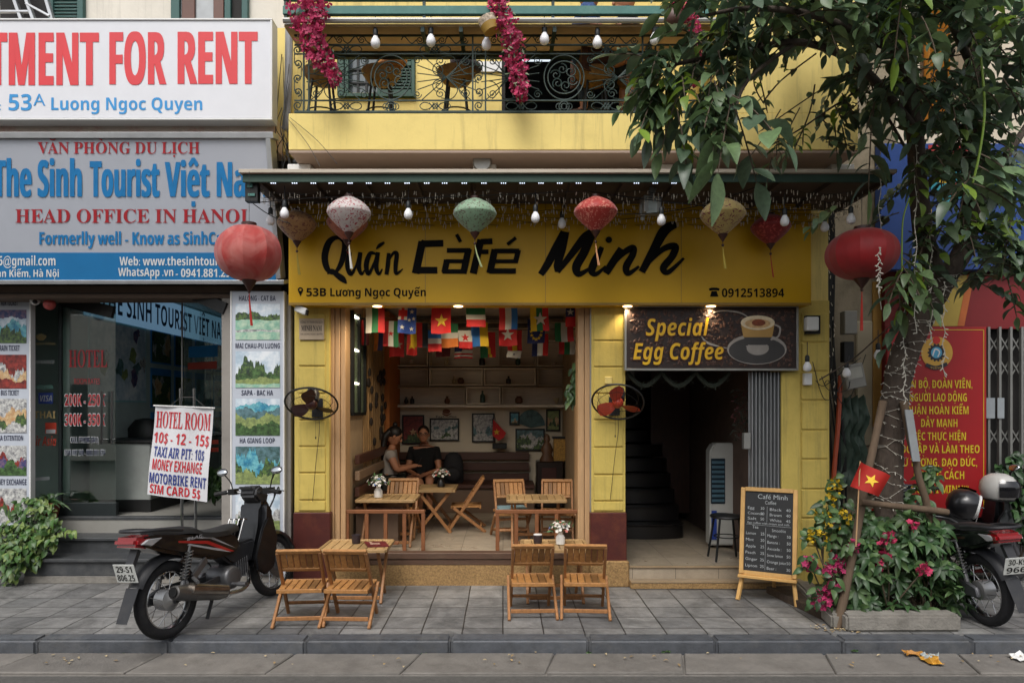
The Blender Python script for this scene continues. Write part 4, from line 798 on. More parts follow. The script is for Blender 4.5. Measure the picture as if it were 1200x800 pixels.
txt(b, 'VISA', 47, 61, 470, 463, g, 1, bold=.03, shear=.2); b.poly([g2(45, 460), g2(62, 460), g2(62, 473), g2(45, 473)][::-1], 3); txt(b, 'THAI', 40, 65, 490, 481.5, g, 4, bold=.02)
txt(b, 'AIRFRANCE', 35.5, 64, 426, 422, g, 1, bold=.02, shear=.3); txt(b, 'malaysia', 37, 62, 455, 449, g, 5, shear=.3); txt(b, 'Air Asia', 36, 66, 522, 511, g, 6, bold=.01, shear=.3); txt(b, 'Vietnam Airlines', 38, 65, 404, 400, g, 4)
for k in range(5): b.ribbon([(47+k*.5, 399, 1), (43+k*2.5, 393+abs(k-2), 2), (44+k*2.2, 390+abs(k-2), .6)], g, 4, 4)
b.poly([g2(53, 485+10), g2(66, 495), g2(66, 508), g2(53, 508)][::-1], 6); b.poly([g(54, 503), g(65, 503), g(65, 507.5), g(54, 507.5)][::-1], 1); b.poly([g2(36, 560), g2(58, 558), g2(58, 562), g2(36, 563)][::-1], 1)
b.build('lettering', [mat('dull_red', 'a02026', .5), mat('sticker_white', 'b4b8b8', .5), M_ink, mat('sticker_blue', '27408c', .5), mat('sticker_gold', 'b09a68', .5), mat('sticker_teal', '7cb0a4', .5), mat('sticker_red', 'b8402c', .5)], t, smooth=0, fix=False)
# right half glass leaf folded in, with notices
t = thing('glass_door', 'open glass door leaf with blue and orange notices deep in the office entrance', 'door', P(240, 600, 8.6)); gy = 8.6
b = MB(); b.pbox(216, 262, 352, 585, gy, .012); b.build('pane', M_glass, t); b = MB(); b.pbox(262, 266, 350, 590, gy, .05); b.tube([P(213.5, 346, 7.4), P(213.5, 470, 7.4)], .01, 6); b.build('frame', M_galv, t)
b = MB(); g = at(gy-.003)
for m, x0, x1, y0, y1 in ((0, 221, 255, 404, 418), (1, 220, 254, 423, 432), (1, 222, 256, 515, 520), (1, 224, 256, 524, 529)): b.poly([g(x0, y0+2), g(x1, y0), g(x1, y1), g(x0, y1+1)][::-1], m)
for i in range(5): txt(b, ('tour', 'ticket', 'visa')[i % 3]+' '+('bus', 'train', 'rent')[i % 3]+' hotel', 223, 256, 452+i*9, 446+i*9, g, 2, bold=.04) if i in () else None
b.build('notice', [mat('sticker_blue2', '1f7cb4', .5), mat('sticker_red', 'b8402c'), mat('sticker_white', 'b4b8b8')], t, smooth=0, fix=False)
# wall lettering, map and photo posters on the receding west wall
wf = lambda d: (lambda u, v: V((WX+d, u, v)))
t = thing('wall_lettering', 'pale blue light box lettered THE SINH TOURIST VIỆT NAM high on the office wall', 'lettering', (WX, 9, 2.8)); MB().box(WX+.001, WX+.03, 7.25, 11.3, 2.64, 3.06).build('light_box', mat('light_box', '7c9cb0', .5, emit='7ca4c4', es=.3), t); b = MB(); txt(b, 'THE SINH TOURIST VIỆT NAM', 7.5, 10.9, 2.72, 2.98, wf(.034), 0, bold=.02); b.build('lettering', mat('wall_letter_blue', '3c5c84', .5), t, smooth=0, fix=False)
def wposter(u0, u1, z0, z1, label, col, lay, seed, head=True):
    t = thing('wall_poster', label, 'poster', (WX, (u0+u1)/2, z0), 'photo posters on the office wall'); b = MB(); b.box(WX+.002, WX+.012, u0, u1, z0, z1); b.build('sheet', mat('poster_teal_dark', '94c4ca', .4, var=.1) if col else mat('poster_blue', '3c84c4', .4), t)
    b = MB(); f0 = lambda u, v: V((WX+.014, u, v)); r = random.Random(seed)
    zt = z1-(.09 if head else .02)
    b.box(WX+.012, WX+.016, u0+.02, u1-.02, z0+.02, zt, lay[0])
    for k in range(9): 
        cu, cz = r.uniform(u0+.06, u1-.06), r.uniform(z0+.08, zt-.05); q = [(cu+r.uniform(.03, .12)*math.cos(a), cz+r.uniform(.03, .14)*math.sin(a)) for a in [i*PI/5 for i in range(10)]]
        b.poly([V((WX+.017+.0008*k, min(max(u, u0+.02), u1-.02), min(max(v, z0+.02), zt))) for u, v in q], lay[1+k % (len(lay)-1)])
    b.build('picture', PM, t, smooth=0, fix=False)
wposter(7.32, 8.5, 1.72, 2.7, 'large pale teal map poster inside the office behind the HOTEL lettering', 1, [0, 9, 3, 1, 8, 3], 3)
for i in range(4):
    u = 8.62+i*.62
    for j, (z0, z1) in enumerate(((2.22, 2.72), (1.66, 2.16), (1.2, 1.6))):
        wposter(u, u+.52, z0, z1, ('dark photo poster', 'leafy photo poster', 'blue photo poster', 'dim photo poster')[i]+' in the '+('top', 'middle', 'bottom')[j]+' row of the office wall', 0, [[4, 9, 7, 4], [4, 2, 3, 4], [10, 0, 1, 10], [8, 4, 1, 8]][i], i*5+j)
# office floor and steps
b = MB(); b.box(-13, LX1-.02, 6.92, 11.5, .1, .548); struct('office_floor', b, mat('office_tile', '8c8a84', .35, var=.1, scale=3))
b = MB(); sx0 = X(26, 6.4)
b.box(sx0, LX1-.3, 6.42, 6.92, .0, .075, 1)
for i, (y0, z) in enumerate(((6.40, .236), (6.66, .386), (6.92, .55))):
    b.box(-6.5 if i else sx0, LX1-.05, y0+.02, 7.0, z-.16, z-.03); b.box(-6.5 if i else sx0, LX1-.06, y0-.01, 7.0+.001*i, z-.029, z)
tag(b.build('entrance_steps', [M_black_stone, M_concrete], loc=(-4, 6.6, 0), bev=.004), 'three dark polished stone steps up to the travel office', 'steps')
# desk, folding table, sundries behind the glass
t = thing('reception_desk', 'grey reception desk behind the glass in the travel office', 'desk', (-4.0, 7.8, .55)); MB().box(-4.4, -3.75, 7.25, 9.0, .55, 1.28).build('body', mat('desk_grey', '8a8e8a', .5), t, bev=.01); MB().box(-4.42, -3.7, 7.22, 9.03, 1.281, 1.31).build('desktop', M_black, t, bev=.004)
MB().box(-4.4, -3.74, 7.235, 9.0, .551, .68).build('kick_board', M_black, t)
t = thing('folding_table', 'folding trestle table with a black bag in the dim office entrance', 'table', P(170, 600, 8.0)); fz = .55
b = MB(); y = 7.9; b.box(X(150, y), X(205, y), y, y+.5, 1.18, 1.21); b.build('tabletop', M_woodd, t)
for k, yy in enumerate((y+.03, y+.44)):
    b = MB(); b.tube([(X(152, y), yy, fz), (X(196, y), yy, 1.18)], .012, 6); b.tube([(X(192, y), yy, fz), (X(156, y), yy, 1.18)], .012, 6); b.build('leg', M_galv, t)
b = MB(); b.lathe([(.12, 0), (.19, .05), (.2, .2), (.12, .3), (.03, .32)], (X(160, 7.9), 8.1, 1.212), 14, sq=(1, .7)); tag(b.build('bag', M_black, loc=(X(160, 7.9), 8.1, 1.21)), 'black bag lying on the folding table in the office', 'bag')
# banner on stand
t = thing('banner_stand', 'white cloth banner of red and blue hotel room prices hung on a chrome stand', 'banner', P(212, 640, 6.72)); by = 6.72
c4 = [P(182, 476, by), P(250, 479, by), P(243, 588, by-.05), P(171.5, 579, by-.05)]
def bf(d):
    def f(u, v): return (c4[0]*(1-u)+c4[1]*u)*(1-v)+(c4[3]*(1-u)+c4[2]*u)*v+V((0, -d+.012*math.sin(u*9+v*2)+.01*math.sin(v*7), 0))
    return f
b = MB(); n = 16; b.add([bf(0)(i/n, j/n) for j in range(n+1) for i in range(n+1)], [(j*(n+1)+i, j*(n+1)+i+1, (j+1)*(n+1)+i+1, (j+1)*(n+1)+i) for j in range(n) for i in range(n)]); b.build('cloth', mat('banner_cloth', 'c9c9cc', .75, var=.04, bump=.1), t, smooth=80)
b = MB(); g = bf(.006); serif(b, 'HOTEL ROOM', .03, .96, .235, .045, g, 0)
for s, x0, x1, yb, yc, m in (('10$ - 12 - 15$', .02, .96, .41, .29, 0), ('TAXI AIR PIT: 10$', .05, .9, .565, .45, 1), ('MONEY EXHANGE', .05, .88, .71, .59, 0), ('MOTORBIKE RENT', .02, .97, .86, .745, 1), ('SIM CARD 5$', .04, .88, .975, .875, 0)): txt(b, s, x0, x1, yb, yc, g, m, bold=.035)
b.build('lettering', [mat('banner_red', 'b81f2a', .6), mat('banner_blue', '27367c', .6)], t, smooth=0, fix=False)
b = MB(); b.tube([P(180, 475, by-.004), P(252, 478, by-.004)], .008, 6); b.build('rod', M_white, t)
b = MB()
for x in (211.5, 227.5): b.tube([P(x, 455, by+.04), (P(x, 0, by).x, by+.04, .39)], .014, 8)
b.tube([P(211, 465, by+.04), P(228, 465, by+.04)], .008, 6); b.tube([P(200, 475, by), P(211, 466, by+.03)], .003, 4); b.tube([P(240, 476, by), P(228, 466, by+.03)], .003, 4); b.build('pole', mat('chrome', 'b4b4b4'), t)
t = thing('dome_camera', 'white dome security camera under the office sign', 'camera', P(41, 352, 6.6)); MB().ell(P(41, 352, 6.6), .045, 14, 10).build('dome', M_white, t); MB().ell(P(41, 353.5, 6.57), .022, 10, 8).build('lens', M_black, t); MB().lathe([(.05, .02), (.05, .04)], P(41, 350, 6.6), 14).build('base', M_white, t)
b = MB(); b.ell(P(58, 356.5, 6.6), .055, 12, 9); tag(b.build('round_lamp', mat('red_white_lamp', 'b04c48', .5, var=.6, scale=30), loc=P(58, 356, 6.6)), 'small red and white round ornament beside the dome camera', 'ornament')
b = MB(); b.bar(P(74, 352, 6.95), P(133, 366, 6.7), .12, .03, up=(0, 1, 0)); tag(b.build('door_closer', M_black, loc=P(100, 360, 6.8)), 'dark overhead beam slanting above the HOTEL glass', 'beam')
b = MB(); b.bar(P(213, 338, 6.6), P(265, 362, 6.45), .05, .11); tag(b.build('roller_arm', M_black, loc=P(240, 350, 6.5)), 'black slanting awning arm over the office entrance', 'beam')
# ================= east side: service gap, red house
t = thing('service_wall', 'stained plaster gap wall carrying pipes beside the yellow pillar', 'wall', (3.3, 6.8, 0)); GYb = 6.78
MB().box(3.0, 3.9, GYb, GYb+.3, 0, 6).build('wall', mat('gap_plaster', '857a66', .85, var=.2, scale=4, bump=.3, dirt=.7, dhex='4c4638', dscale=3), t)
b = MB(); b.pbox(1004, 1023, 376, 522, GYb-.03, .03); b.build('plaster_patch', mat('pale_plaster', 'a39880', .85, var=.12, dirt=.3), t, bev=.01)
b = MB(); b.pbox(1023, 1037, 330, 500, GYb-.02, .02); b.build('ochre_strip', mat('ochre_strip', '9a7434', .8, var=.2, dirt=.3), t, bev=.004)
b = MB(); b.pbox(952, 972, 245, 335, 6.55, .05); tag(b.build('vent_panel', M_dark, loc=P(962, 300, 6.55)), 'dark recess panel at the end of the mustard sign', 'panel')
b = MB()
for k in range(9):
    x = 972+R.uniform(-4, 6); b.tube(cr([P(x, 235, 6.45), P(x+R.uniform(-3, 3), 320, 6.5), P(x+R.uniform(-3, 3), 420, 6.5), P(x+R.uniform(0, 14), 520, 6.55), P(x+R.uniform(2, 16), 640, 6.6)], 8), R.uniform(.006, .016), 5)
for k in range(4): b.tube(cr([P(R.uniform(940, 975), R.uniform(390, 450), 6.3), P(R.uniform(955, 975), R.uniform(430, 470), 6.3), P(R.uniform(975, 1000), R.uniform(430, 480), 6.35), P(R.uniform(990, 1020), R.uniform(380, 430), 6.5)], 8), .004, 4)
for k in range(60): a = P(972+R.uniform(-6, 8), R.uniform(240, 470), 6.4); b.bar(a, a+V((R.uniform(-.012, .012), -.006, -.03)), .005, .005, 1)
tag(b.build('cable', [M_black, MATS['clear_bulb']], loc=P(975, 400, 6.5)), 'thick black cable bundle running down the corner beside the meter boxes', 'cable')
b = MB(); b.tube(cr([P(985, 440, 6.5), P(982, 500, 6.5), P(977, 560, 6.5), P(974, 660, 6.5)], 5), .022, 8); tag(b.build('conduit_pipe', mat('orange_conduit', 'a4482c', .5, var=.15), loc=P(980, 550, 6.5)), 'orange conduit pipe at the corner of the yellow pillar', 'pipe')
t = thing('meter_box', 'tilted grey electric meter box hanging from the cables', 'meter box', P(1000, 441, 6.45)); b = MB(); Rm = Matrix.Rotation(rad(-12), 3, 'Y'); c = P(999, 441, 6.45)
b.obox(c, Rm @ V((.095, 0, 0)), (0, .05, 0), Rm @ V((0, 0, .115))); b.build('box', mat('meter_grey', '8f8d86', .55, var=.12, dirt=.3), t, bev=.01); b = MB(); b.obox(c+Rm @ V((0, -.053, .03)), Rm @ V((.07, 0, 0)), (0, .003, 0), Rm @ V((0, 0, .05))); b.build('label_plate', mat('meter_plate', 'aaa89e', .4), t)
wbox('meter_box', 990, 1005, 364, 391, 6.5, .1, mat('meter_grey', '8f8d86'), 'small upright grey meter box above the tilted one', 'meter box')
wbox('cable_box', 989, 1001, 400, 424, 6.55, .08, M_black, 'black cable box between the two meter boxes', 'cable box')
b = MB(); n = 14
vs = [P(980+36*i/n+3*math.sin(j*.8), 462+(105*j/n)+(4 if i % 3 else 0), 6.55)+V((0, .03*math.sin(i*1.9+j*.7)+.02*math.sin(j*1.3), 0)) for j in range(n+1) for i in range(n+1)]
b.add(vs, [(j*(n+1)+i, j*(n+1)+i+1, (j+1)*(n+1)+i+1, (j+1)*(n+1)+i) for j in range(n) for i in range(n)]); tag(b.build('tarpaulin', mat('green_tarp', '33453a', .6, var=.3, scale=8, dirt=.4), loc=P(998, 515, 6.55), smooth=70), 'crumpled dark green tarpaulin tied behind the tree', 'tarpaulin')
EB = 6.7; eb = thing('red_house', 'red and blue fronted house behind the tree', 'building', (5.5, EB, 0))
MB().box(X(1037, EB), 14, EB, EB+.3, 0, 3.15).build('lower_wall', mat('red_wall', '6c1a18', .7, var=.1, dirt=.2), eb)
MB().box(X(1030, EB), 14, EB+.05, EB+.3, 3.151, 4.25).build('band_wall', M_dark, eb)
b = MB(); b.box(X(1012, EB), X(1085, EB), EB+.1, EB+.35, 4.251, 9); b.box(X(1085, EB), X(1150, EB), EB+.1, EB+.35, 6.6, 9); b.box(X(1085, EB), X(1150, EB), EB+.1, EB+.35, 4.251, 4.5); b.box(X(1150, EB), 14, EB+.1, EB+.35, 4.251, 9); b.build('upper_wall', mat('upper_cream', 'c4b8a4', .8, var=.1), eb)
MB().box(X(1085, EB), X(1150, EB), EB+.32, EB+.34, 4.5, 6.6).build('window_pane', mat('east_glass', '8c7f6c', .2), eb)
b = MB(); n = 24; x0, x1 = X(1098, EB), X(1128, EB)
b.add([V((x0+(x1-x0)*i/n, EB+.2+.03*math.sin(i*1.3), z)) for z in (4.45, 6.5) for i in range(n+1)], [(i, i+1, n+2+i, n+1+i) for i in range(n)]); b.build('curtain', mat('orange_curtain', 'b0741c', .7, tl=.3), eb, smooth=80)
t = thing('blue_sign', 'deep blue shop sign with bright emblems half hidden by the tree', 'sign', P(1120, 250, 6.5)); MB().box(X(1032, 6.5), 12, 6.5, 6.6, Z(316, 6.5), Z(168, 6.5)).build('board', mat('deep_blue', '123a7c', .5, var=.1), t, bev=.005)
b = MB(); g = at(6.494)
def disc(b, f0, cx, cy, rx, m, n=20, ry=None): b.poly([f0(cx+rx*math.cos(2*PI*i/n), cy+(ry or rx)*math.sin(2*PI*i/n)) for i in range(n)][::-1], m)
disc(b, g, 1083, 247, 9, 0); disc(b, at(6.492), 1083, 247, 5, 1); disc(b, g, 1112, 215, 22, 2); disc(b, at(6.492), 1106, 205, 10, 0); disc(b, at(6.49), 1120, 222, 8, 3); b.pbox(1088, 1140, 170, 186, 6.493, .003, 3); b.build('emblem', [mat('emblem_yellow', 'c4a02c', .5), mat('emblem_blue', '1c4a8c', .5), mat('emblem_teal', '2c90a0', .5), mat('emblem_red', 'a02420', .5)], t, smooth=0, fix=False)
t = thing('red_banner', 'wide red and gold banner over the folding gate', 'banner', P(1150, 350, 6.6)); MB().box(X(1070, 6.6), 12, 6.6, 6.62, Z(385, 6.6), Z(322, 6.6)).build('cloth', mat('banner_deep_red', '741418', .6, var=.08), t)
b = MB(); b.poly([P(1064, 382, 6.595), P(1124, 382, 6.595), P(1136, 322, 6.595), P(1074, 330, 6.595)]); b.poly([P(1122, 382, 6.592), P(1130, 382, 6.592), P(1142, 322, 6.592), P(1134, 322, 6.592)], 1); b.build('gold_panel', [mat('banner_gold', 'a8903c', .6, var=.1), mat('banner_orange', 'b4602a', .6)], t, smooth=0, fix=False)
# slogan board
t = thing('slogan_board', 'tall red notice board with a round gold emblem and yellow Vietnamese slogan lines', 'notice board', P(1098, 605, 6.5)); sy = 6.5
b = MB(); b.pbox(1040, 1156, 383, 606, sy, .03); b.build('board', mat('slogan_red', '9a1217', .5, var=.06), t, bev=.003)
b = MB()
for x0, x1, y0, y1 in ((1043, 1153, 386, 386.8), (1152.4, 1153.2, 386, 603), (1043, 1043.8, 386, 603)): b.pbox(x0, x1, y0, y1, sy-.003, .002)
b.build('gold_line', mat('slogan_gold', 'c8a828', .5), t)
b = MB(); g = at(sy-.004)
for s, x0, x1, yb in (('CÁN BỘ, ĐOÀN VIÊN,', 1057, 1139.5, 454.5), ('NGƯỜI LAO ĐỘNG', 1065.5, 1133, 470), ('QUẬN HOÀN KIẾM', 1062, 1135, 485), ('ĐẨY MẠNH', 1079, 1122, 500), ('VIỆC THỰC HIỆN', 1066, 1132, 515.5), ('HỌC TẬP VÀ LÀM THEO', 1049, 1148, 530.5), ('TƯ TƯỞNG, ĐẠO ĐỨC,', 1053, 1145, 546), ('PHONG CÁCH', 1071, 1130, 561), ('HỒ CHÍ MINH”!', 1068, 1135, 577.5)): txt(b, s, x0, x1, yb, yb-9.2, g, 0, bold=.03)
disc(b, g, 1098, 413, 18.5, 1, 30); disc(b, at(sy-.006), 1097.5, 413, 9, 3, 24); disc(b, at(sy-.007), 1097.5, 413, 6.5, 2, 24)
for i in range(14): a = 2*PI*i/14; b.poly([at(sy-.0055)(1097.5+r*math.cos(a+d), 413+r*math.sin(a+d)) for r, d in ((8.5, -.16), (10.6, -.1), (10.6, .1), (8.5, .16))][::-1], 3)
b.ribbon([(1093, 417, 1.4), (1096, 409, 1.8), (1101, 412, 1.6), (1099, 418, 1.4)], at(sy-.008), 4, 5); disc(b, at(sy-.008), 1097.5, 398.5, 4.5, 5); b.ribbon([(1085, 427, 4), (1097, 431, 5), (1110, 426, 4)], at(sy-.0065), 3, 6); txt(b, 'TLĐVN', 1090, 1105, 432, 429.5, at(sy-.008), 1)
b.build('lettering', [mat('slogan_yellow', 'd0b428', .5), mat('emblem_gold', 'c89a3c', .5), mat('emblem_sky', '4c9cc0', .5), mat('emblem_navy', '22242c', .5), M_white, mat('emblem_scarlet', 'c0281c', .5)], t, smooth=0, fix=False)
t = thing('folding_gate', 'grey steel lattice folding gate beside the red notice board', 'gate', P(1180, 600, 6.62)); b = MB(); gy = 6.6
for i in range(9): x = 1158+i*13; b.bar(P(x, 383, gy), P(x, 640, gy), .022, .03, up=(0, 1, 0))
for i in range(9):
    for y0 in (392, 420, 500, 560): b.bar(P(1158+i*13, y0, gy+.02), P(1171+i*13, y0+22, gy+.02), .012, .006, up=(0, 1, 0)); b.bar(P(1171+i*13, y0, gy+.03), P(1158+i*13, y0+22, gy+.03), .012, .006, up=(0, 1, 0))
b.build('lattice', mat('gate_grey', '8a8a86', .45, metal=.5, var=.1, dirt=.3), t); MB().box(X(1157, 6.65), 11, 6.68, 6.695, 0, 2.45).build('back_sheet', M_dark, t)
b = MB(); b.pbox(1156, 1166, 466, 490, 6.57, .003); b.pbox(1169, 1177, 466, 490, 6.57, .003); b.build('paper_notice', mat('paper_grey', '8c9296', .7), t)
# corrugated steel gate of the stair doorway
t = thing('steel_shutter', 'folded grey corrugated steel gate at the side of the stair doorway', 'gate', P(894, 640, 6.32)); b = MB(); n = 34
xs = [878+37*i/n for i in range(n+1)]; b.add([P(x, y, 6.36)+V((0, .022*(1 if (i//1) % 4 in (0, 1) else -1), 0)) for y in (436, 650) for i, x in enumerate(xs)], [(i, i+1, n+2+i, n+1+i) for i in range(n)]); b.build('sheet', mat('shutter_grey', '9a9c9e', .45, metal=.55, var=.12, dirt=.25), t, smooth=0)
b = MB(); b.pbox(872, 880, 507, 526, 6.3, .06); b.build('lock', M_galv, t, bev=.004); b = MB(); b.pbox(916, 938, 436, 672, 6.33, .05); tag(b.build('door_jamb', M_yel2, loc=P(927, 660, 6.35), bev=.006), 'plain yellow door jamb beside the folded steel gate', 'door jamb')
b = MB()
for k in range(14):
    y = 455+k*4.5
    for q in range(7): a = P(860+q*3+R.uniform(-1, 1), y+R.uniform(-2, 2), 6.7); b.tube([a, a+V((R.uniform(-.04, .04), R.uniform(-.04, .04), R.uniform(-.05, .03)))], .005, 4, R.choice((0, 0, 1)))
tag(b.build('garland', [mat('dark_garland', '2a3026', .7), mat('maroon_tinsel', '5a2226', .6)], loc=P(868, 480, 6.7)), 'dark red and green tinsel garland hanging inside the stair doorway', 'garland')
b = MB()
for k in range(3):
    x0 = 735+k*40; p = [P(x0+40*i/12, 436+16*math.sin(PI*i/12), 6.42) for i in range(13)]; b.tube(p, .022, 6)
    for q in range(70): a = p[R.randrange(13)]; b.bar(a, a+V((R.uniform(-.045, .045), R.uniform(-.04, .04), R.uniform(-.045, .045))), .006, .003)
tag(b.build('tinsel_swag', mat('dark_garland', '2a3026'), loc=P(790, 440, 6.42)), 'dark green tinsel swags under the egg coffee board', 'garland')
# air cooler, stool
t = thing('air_cooler', 'tall white air cooler with dark louvred front in the stair doorway', 'air cooler', P(853, 640, 7.25)); x0, x1 = X(832, 7.2), X(874, 7.2)
b = MB(); b.prism([(x0, 7.2, .2), (x1, 7.2, .2), (x1, 7.2, 1.2), (x1-.04, 7.2, 1.28), (x0+.05, 7.2, 1.28), (x0, 7.2, 1.2)], (0, .16, 0)); b.build('body', mat('cooler_white', 'b4b4ae', .5, var=.05), t, bev=.015, seg=2)
b = MB(); b.pbox(833.5, 850, 537, 590, 7.19, .02); b.build('louvre_frame', mat('cooler_dark', '22303a', .4), t, bev=.004); b = MB()
for i in range(9): b.pbox(834.5, 849, 540+i*5.6, 543+i*5.6, 7.18, .012)
b.build('louvre', mat('cooler_blue', '4c6a78', .4), t); b = MB(); b.pbox(861, 873, 533, 605, 7.19, .02); b.build('side_grille', mat('grille_grey', '55554e', .6), t)
b = MB(); b.pbox(867, 874, 550, 600, 7.17, .015); b.pbox(834, 840, 598, 632, 7.19, .008, 1); b.build('sticker', [mat('sticker_red', 'b8402c'), mat('sticker_blue', '27408c')], t)
for dx in (x0+.04, x1-.04): MB().lathe([(.02, 0), (.03, .005), (.03, .028)], (dx, 7.3, .172), 10).build('castor', M_black, t)
t = thing('bar_stool', 'round black metal stool in front of the air cooler', 'stool', P(852, 660, 6.6)); c = V((X(852, 6.6), 6.62, .17))
MB().lathe([(.001, .0), (.15, 0), (.155, .012), (.15, .024), (.001, .026)], c+V((0, 0, .42)), 20, cap=False).build('seat', M_black, t)
for sx in (-1, 1):
    for sy_ in (-1, 1): MB().tube([c+V((sx*.09, sy_*.09, .42)), c+V((sx*.14, sy_*.13, 0.017))], .011, 8).build('leg', M_blkmetal, t)
MB().tube([c+V((.115*math.cos(a), .115*math.sin(a), .24)) for a in [2*PI*i/20 for i in range(20)]], .006, 6, closed=True).build('ring', M_blkmetal, t)
# ================= interior: shelf unit, pictures, cabinet
IYF = 9.16; ws = thing('wall_shelf', 'wide wall shelf of staggered light boxes across the back of the coffee room', 'shelf', P(560, 474, 9.3))
b = MB(); b.pbox(462, 668, 372, 474, 9.36, .035); b.build('backing', mat('shelf_back', 'd4c8b8', .6, var=.12, stretch=(1, 1, 12)), ws)
M_shl = mat('shelf_edge', 'e6dccb', .55, var=.08)
def sbox(x0, x1, y0, y1, m=M_shl, w=1.3):
    b = MB(); b.pbox(x0, x1, y0, y0+w, IYF, .2); b.pbox(x0, x1, y1-w, y1, IYF, .2); b.pbox(x0, x0+w, y0+w, y1-w, IYF+.001, .198); b.pbox(x1-w, x1, y0+w, y1-w, IYF+.001, .198); b.build('box', m, ws, bev=.003)
for q in ((462, 501.5, 395, 429), (503, 565.5, 431, 451.5), (567, 628, 431, 451.5), (546, 586.5, 453, 473.5), (629.5, 668, 398, 429)): sbox(*q)
Md = mat('shelf_dark', 'c8baa6', .6)
for q in ((462, 501.5, 431, 452), (462, 544.5, 453.5, 474.5), (588, 668, 453.5, 474.5), (630, 668, 431, 452), (503, 586, 384, 429), (587, 628, 384, 429), (462, 668, 362, 378)): sbox(*q, Md, 1.0)
b = MB(); b.pbox(460, 669, 474.6, 477, IYF-.005, .22); b.build('shelf_board', M_shl, ws)
def vase(x, yb, h, w, kind, m, label, y=9.22, cat='vase'):
    s = y/F; r = w*s/2; H = h*s; pr = {'v': [(r*.6, 0), (r, H*.3), (r*.8, H*.6), (r*.35, H*.8), (r*.5, H)], 'b': [(r*.9, 0), (r, H*.05), (r, H*.6), (r*.4, H*.75), (r*.35, H)], 'd': [(r*.4, 0), (r*.6, H*.3), (r, H), (r*.9, H)], 'j': [(r*.5, 0), (r, H*.2), (r, H*.7), (r*.6, H*.85), (r*.7, H)]}[kind]
    b = MB(); b.lathe(pr, P(x, yb, y), 14); return tag(b.build({'vase': 'vase', 'bottle': 'bottle', 'bowl': 'bowl'}.get(cat, cat), m, loc=P(x, yb, y), smooth=50), label, cat)
VM = [mat('vase_cream', 'a89878', .5), mat('vase_black', '1c1a18', .4), mat('vase_green', '2c4a40', .4), mat('vase_brown', '5c3c28', .5), mat('vase_white', 'b4aca0', .5)]
for a in ((523, 428, 9, 6, 'v', VM[0], 'cream jar under the flags on the upper shelf'), (482, 426.5, 5, 8, 'd', VM[4], 'white dish in the topmost box nearest the glass cabinet', 9.22, 'bowl'), (532, 449.5, 9, 5, 'v', VM[0], 'slim cream vase in the long middle box'), (540, 449.5, 7, 8, 'j', VM[3], 'squat brown jar beside the slim cream vase'),
          (596, 449.5, 9, 6, 'b', VM[1], 'black bottle alone in the long box on the middle shelf', 9.22, 'bottle'), (565.5, 471.5, 14, 6, 'b', VM[2], 'dark green bottle in the small low box', 9.22, 'bottle'), (476, 473, 8, 5, 'v', VM[1], 'small black vase on the lowest shelf near the glass cabinet'), (483, 473, 9, 5, 'b', VM[1], 'thin black bottle beside the small black vase', 9.22, 'bottle'),
          (524, 473, 9, 7, 'v', VM[3], 'brown vase on the lowest shelf above the cup logo'), (608, 473, 9, 9, 'j', VM[3], 'round brown pot on the lowest shelf'), (607, 428, 9, 6, 'j', VM[2], 'dark green jar on the upper shelf'), (565, 428, 12, 7, 'b', VM[1], 'tall black jar on the upper shelf behind the flags'), (649, 427.5, 3, 8, 'd', VM[4], 'white dish in the topmost box nearest the plant', 9.22, 'bowl'), (652, 473, 7, 8, 'd', VM[0], 'cream pot with a small plant on the lowest shelf')): vase(*a)
def frame(x0, x1, y0, y1, label, lay, seed, fm=None, y=9.37, star=False):
    t = thing('picture_frame', label, 'picture', P((x0+x1)/2, (y0+y1)/2, y), 'framed pictures on the back wall'); b = MB(); w = 1.7
    b.pbox(x0, x1, y0, y0+w, y-.02, .03); b.pbox(x0, x1, y1-w, y1, y-.02, .03); b.pbox(x0, x0+w, y0+w, y1-w, y-.019, .03); b.pbox(x1-w, x1, y0+w, y1-w, y-.019, .03); b.build('frame', fm or M_black, t, bev=.003)
    b = MB(); pic(b, at(y-.006), x0+w, x1-w, y0+w, y1-w, lay, seed)
    if star: starp(b, at(y-.012), 484, 506, 4.5, len(PM)-4)
    b.build('picture', PM, t, smooth=0, fix=False)
def starp(b, f0, cx, cy, r, m, rot=-90):
    pts = [(cx+(r if i % 2 == 0 else r*.4)*math.cos(rad(rot+36*i)), cy+(r if i % 2 == 0 else r*.4)*math.sin(rad(rot+36*i))) for i in range(10)]
    for i in range(10): b.poly([f0(cx, cy), f0(*pts[i]), f0(*pts[(i+1) % 10])][::-1], m)
frame(471, 497, 486, 520, 'framed red and teal picture with a gold star behind the seated man', [6, (6, .7, .1), (4, .25, .2)], 2, star=True)
frame(503.5, 538, 490, 516.5, 'wide framed grey sketch beside the seated man', [9, (1, .6, .2), (9, .5, .2), (4, .2, .2), (9, .15, .1)], 3)
frame(553, 579.5, 484, 518, 'upright framed grey sketch next to the little flag', [9, (9, .7, .1), (1, .4, .2), (9, .25, .1)], 4)
frame(597, 609, 482.5, 498, 'small framed blue picture with a golden shape', [10, (7, .3, .3), (4, .1, .05)], 5)
frame(604, 638.5, 502, 528, 'wide framed dark sketch under the painted hand fan', [1, (9, .7, .2), (4, .5, .3), (9, .3, .2), (4, .15, .2)], 6)
frame(640, 656.5, 479.5, 505, 'framed yellow print above the gold lattice lamp', [3, (7, .6, .1), (4, .4, .3), (3, .2, .1)], 7)
b = MB(); pts = [(622, 501)]+[(622+17*math.cos(rad(a)), 501-21*math.sin(rad(a))) for a in range(8, 173, 12)]
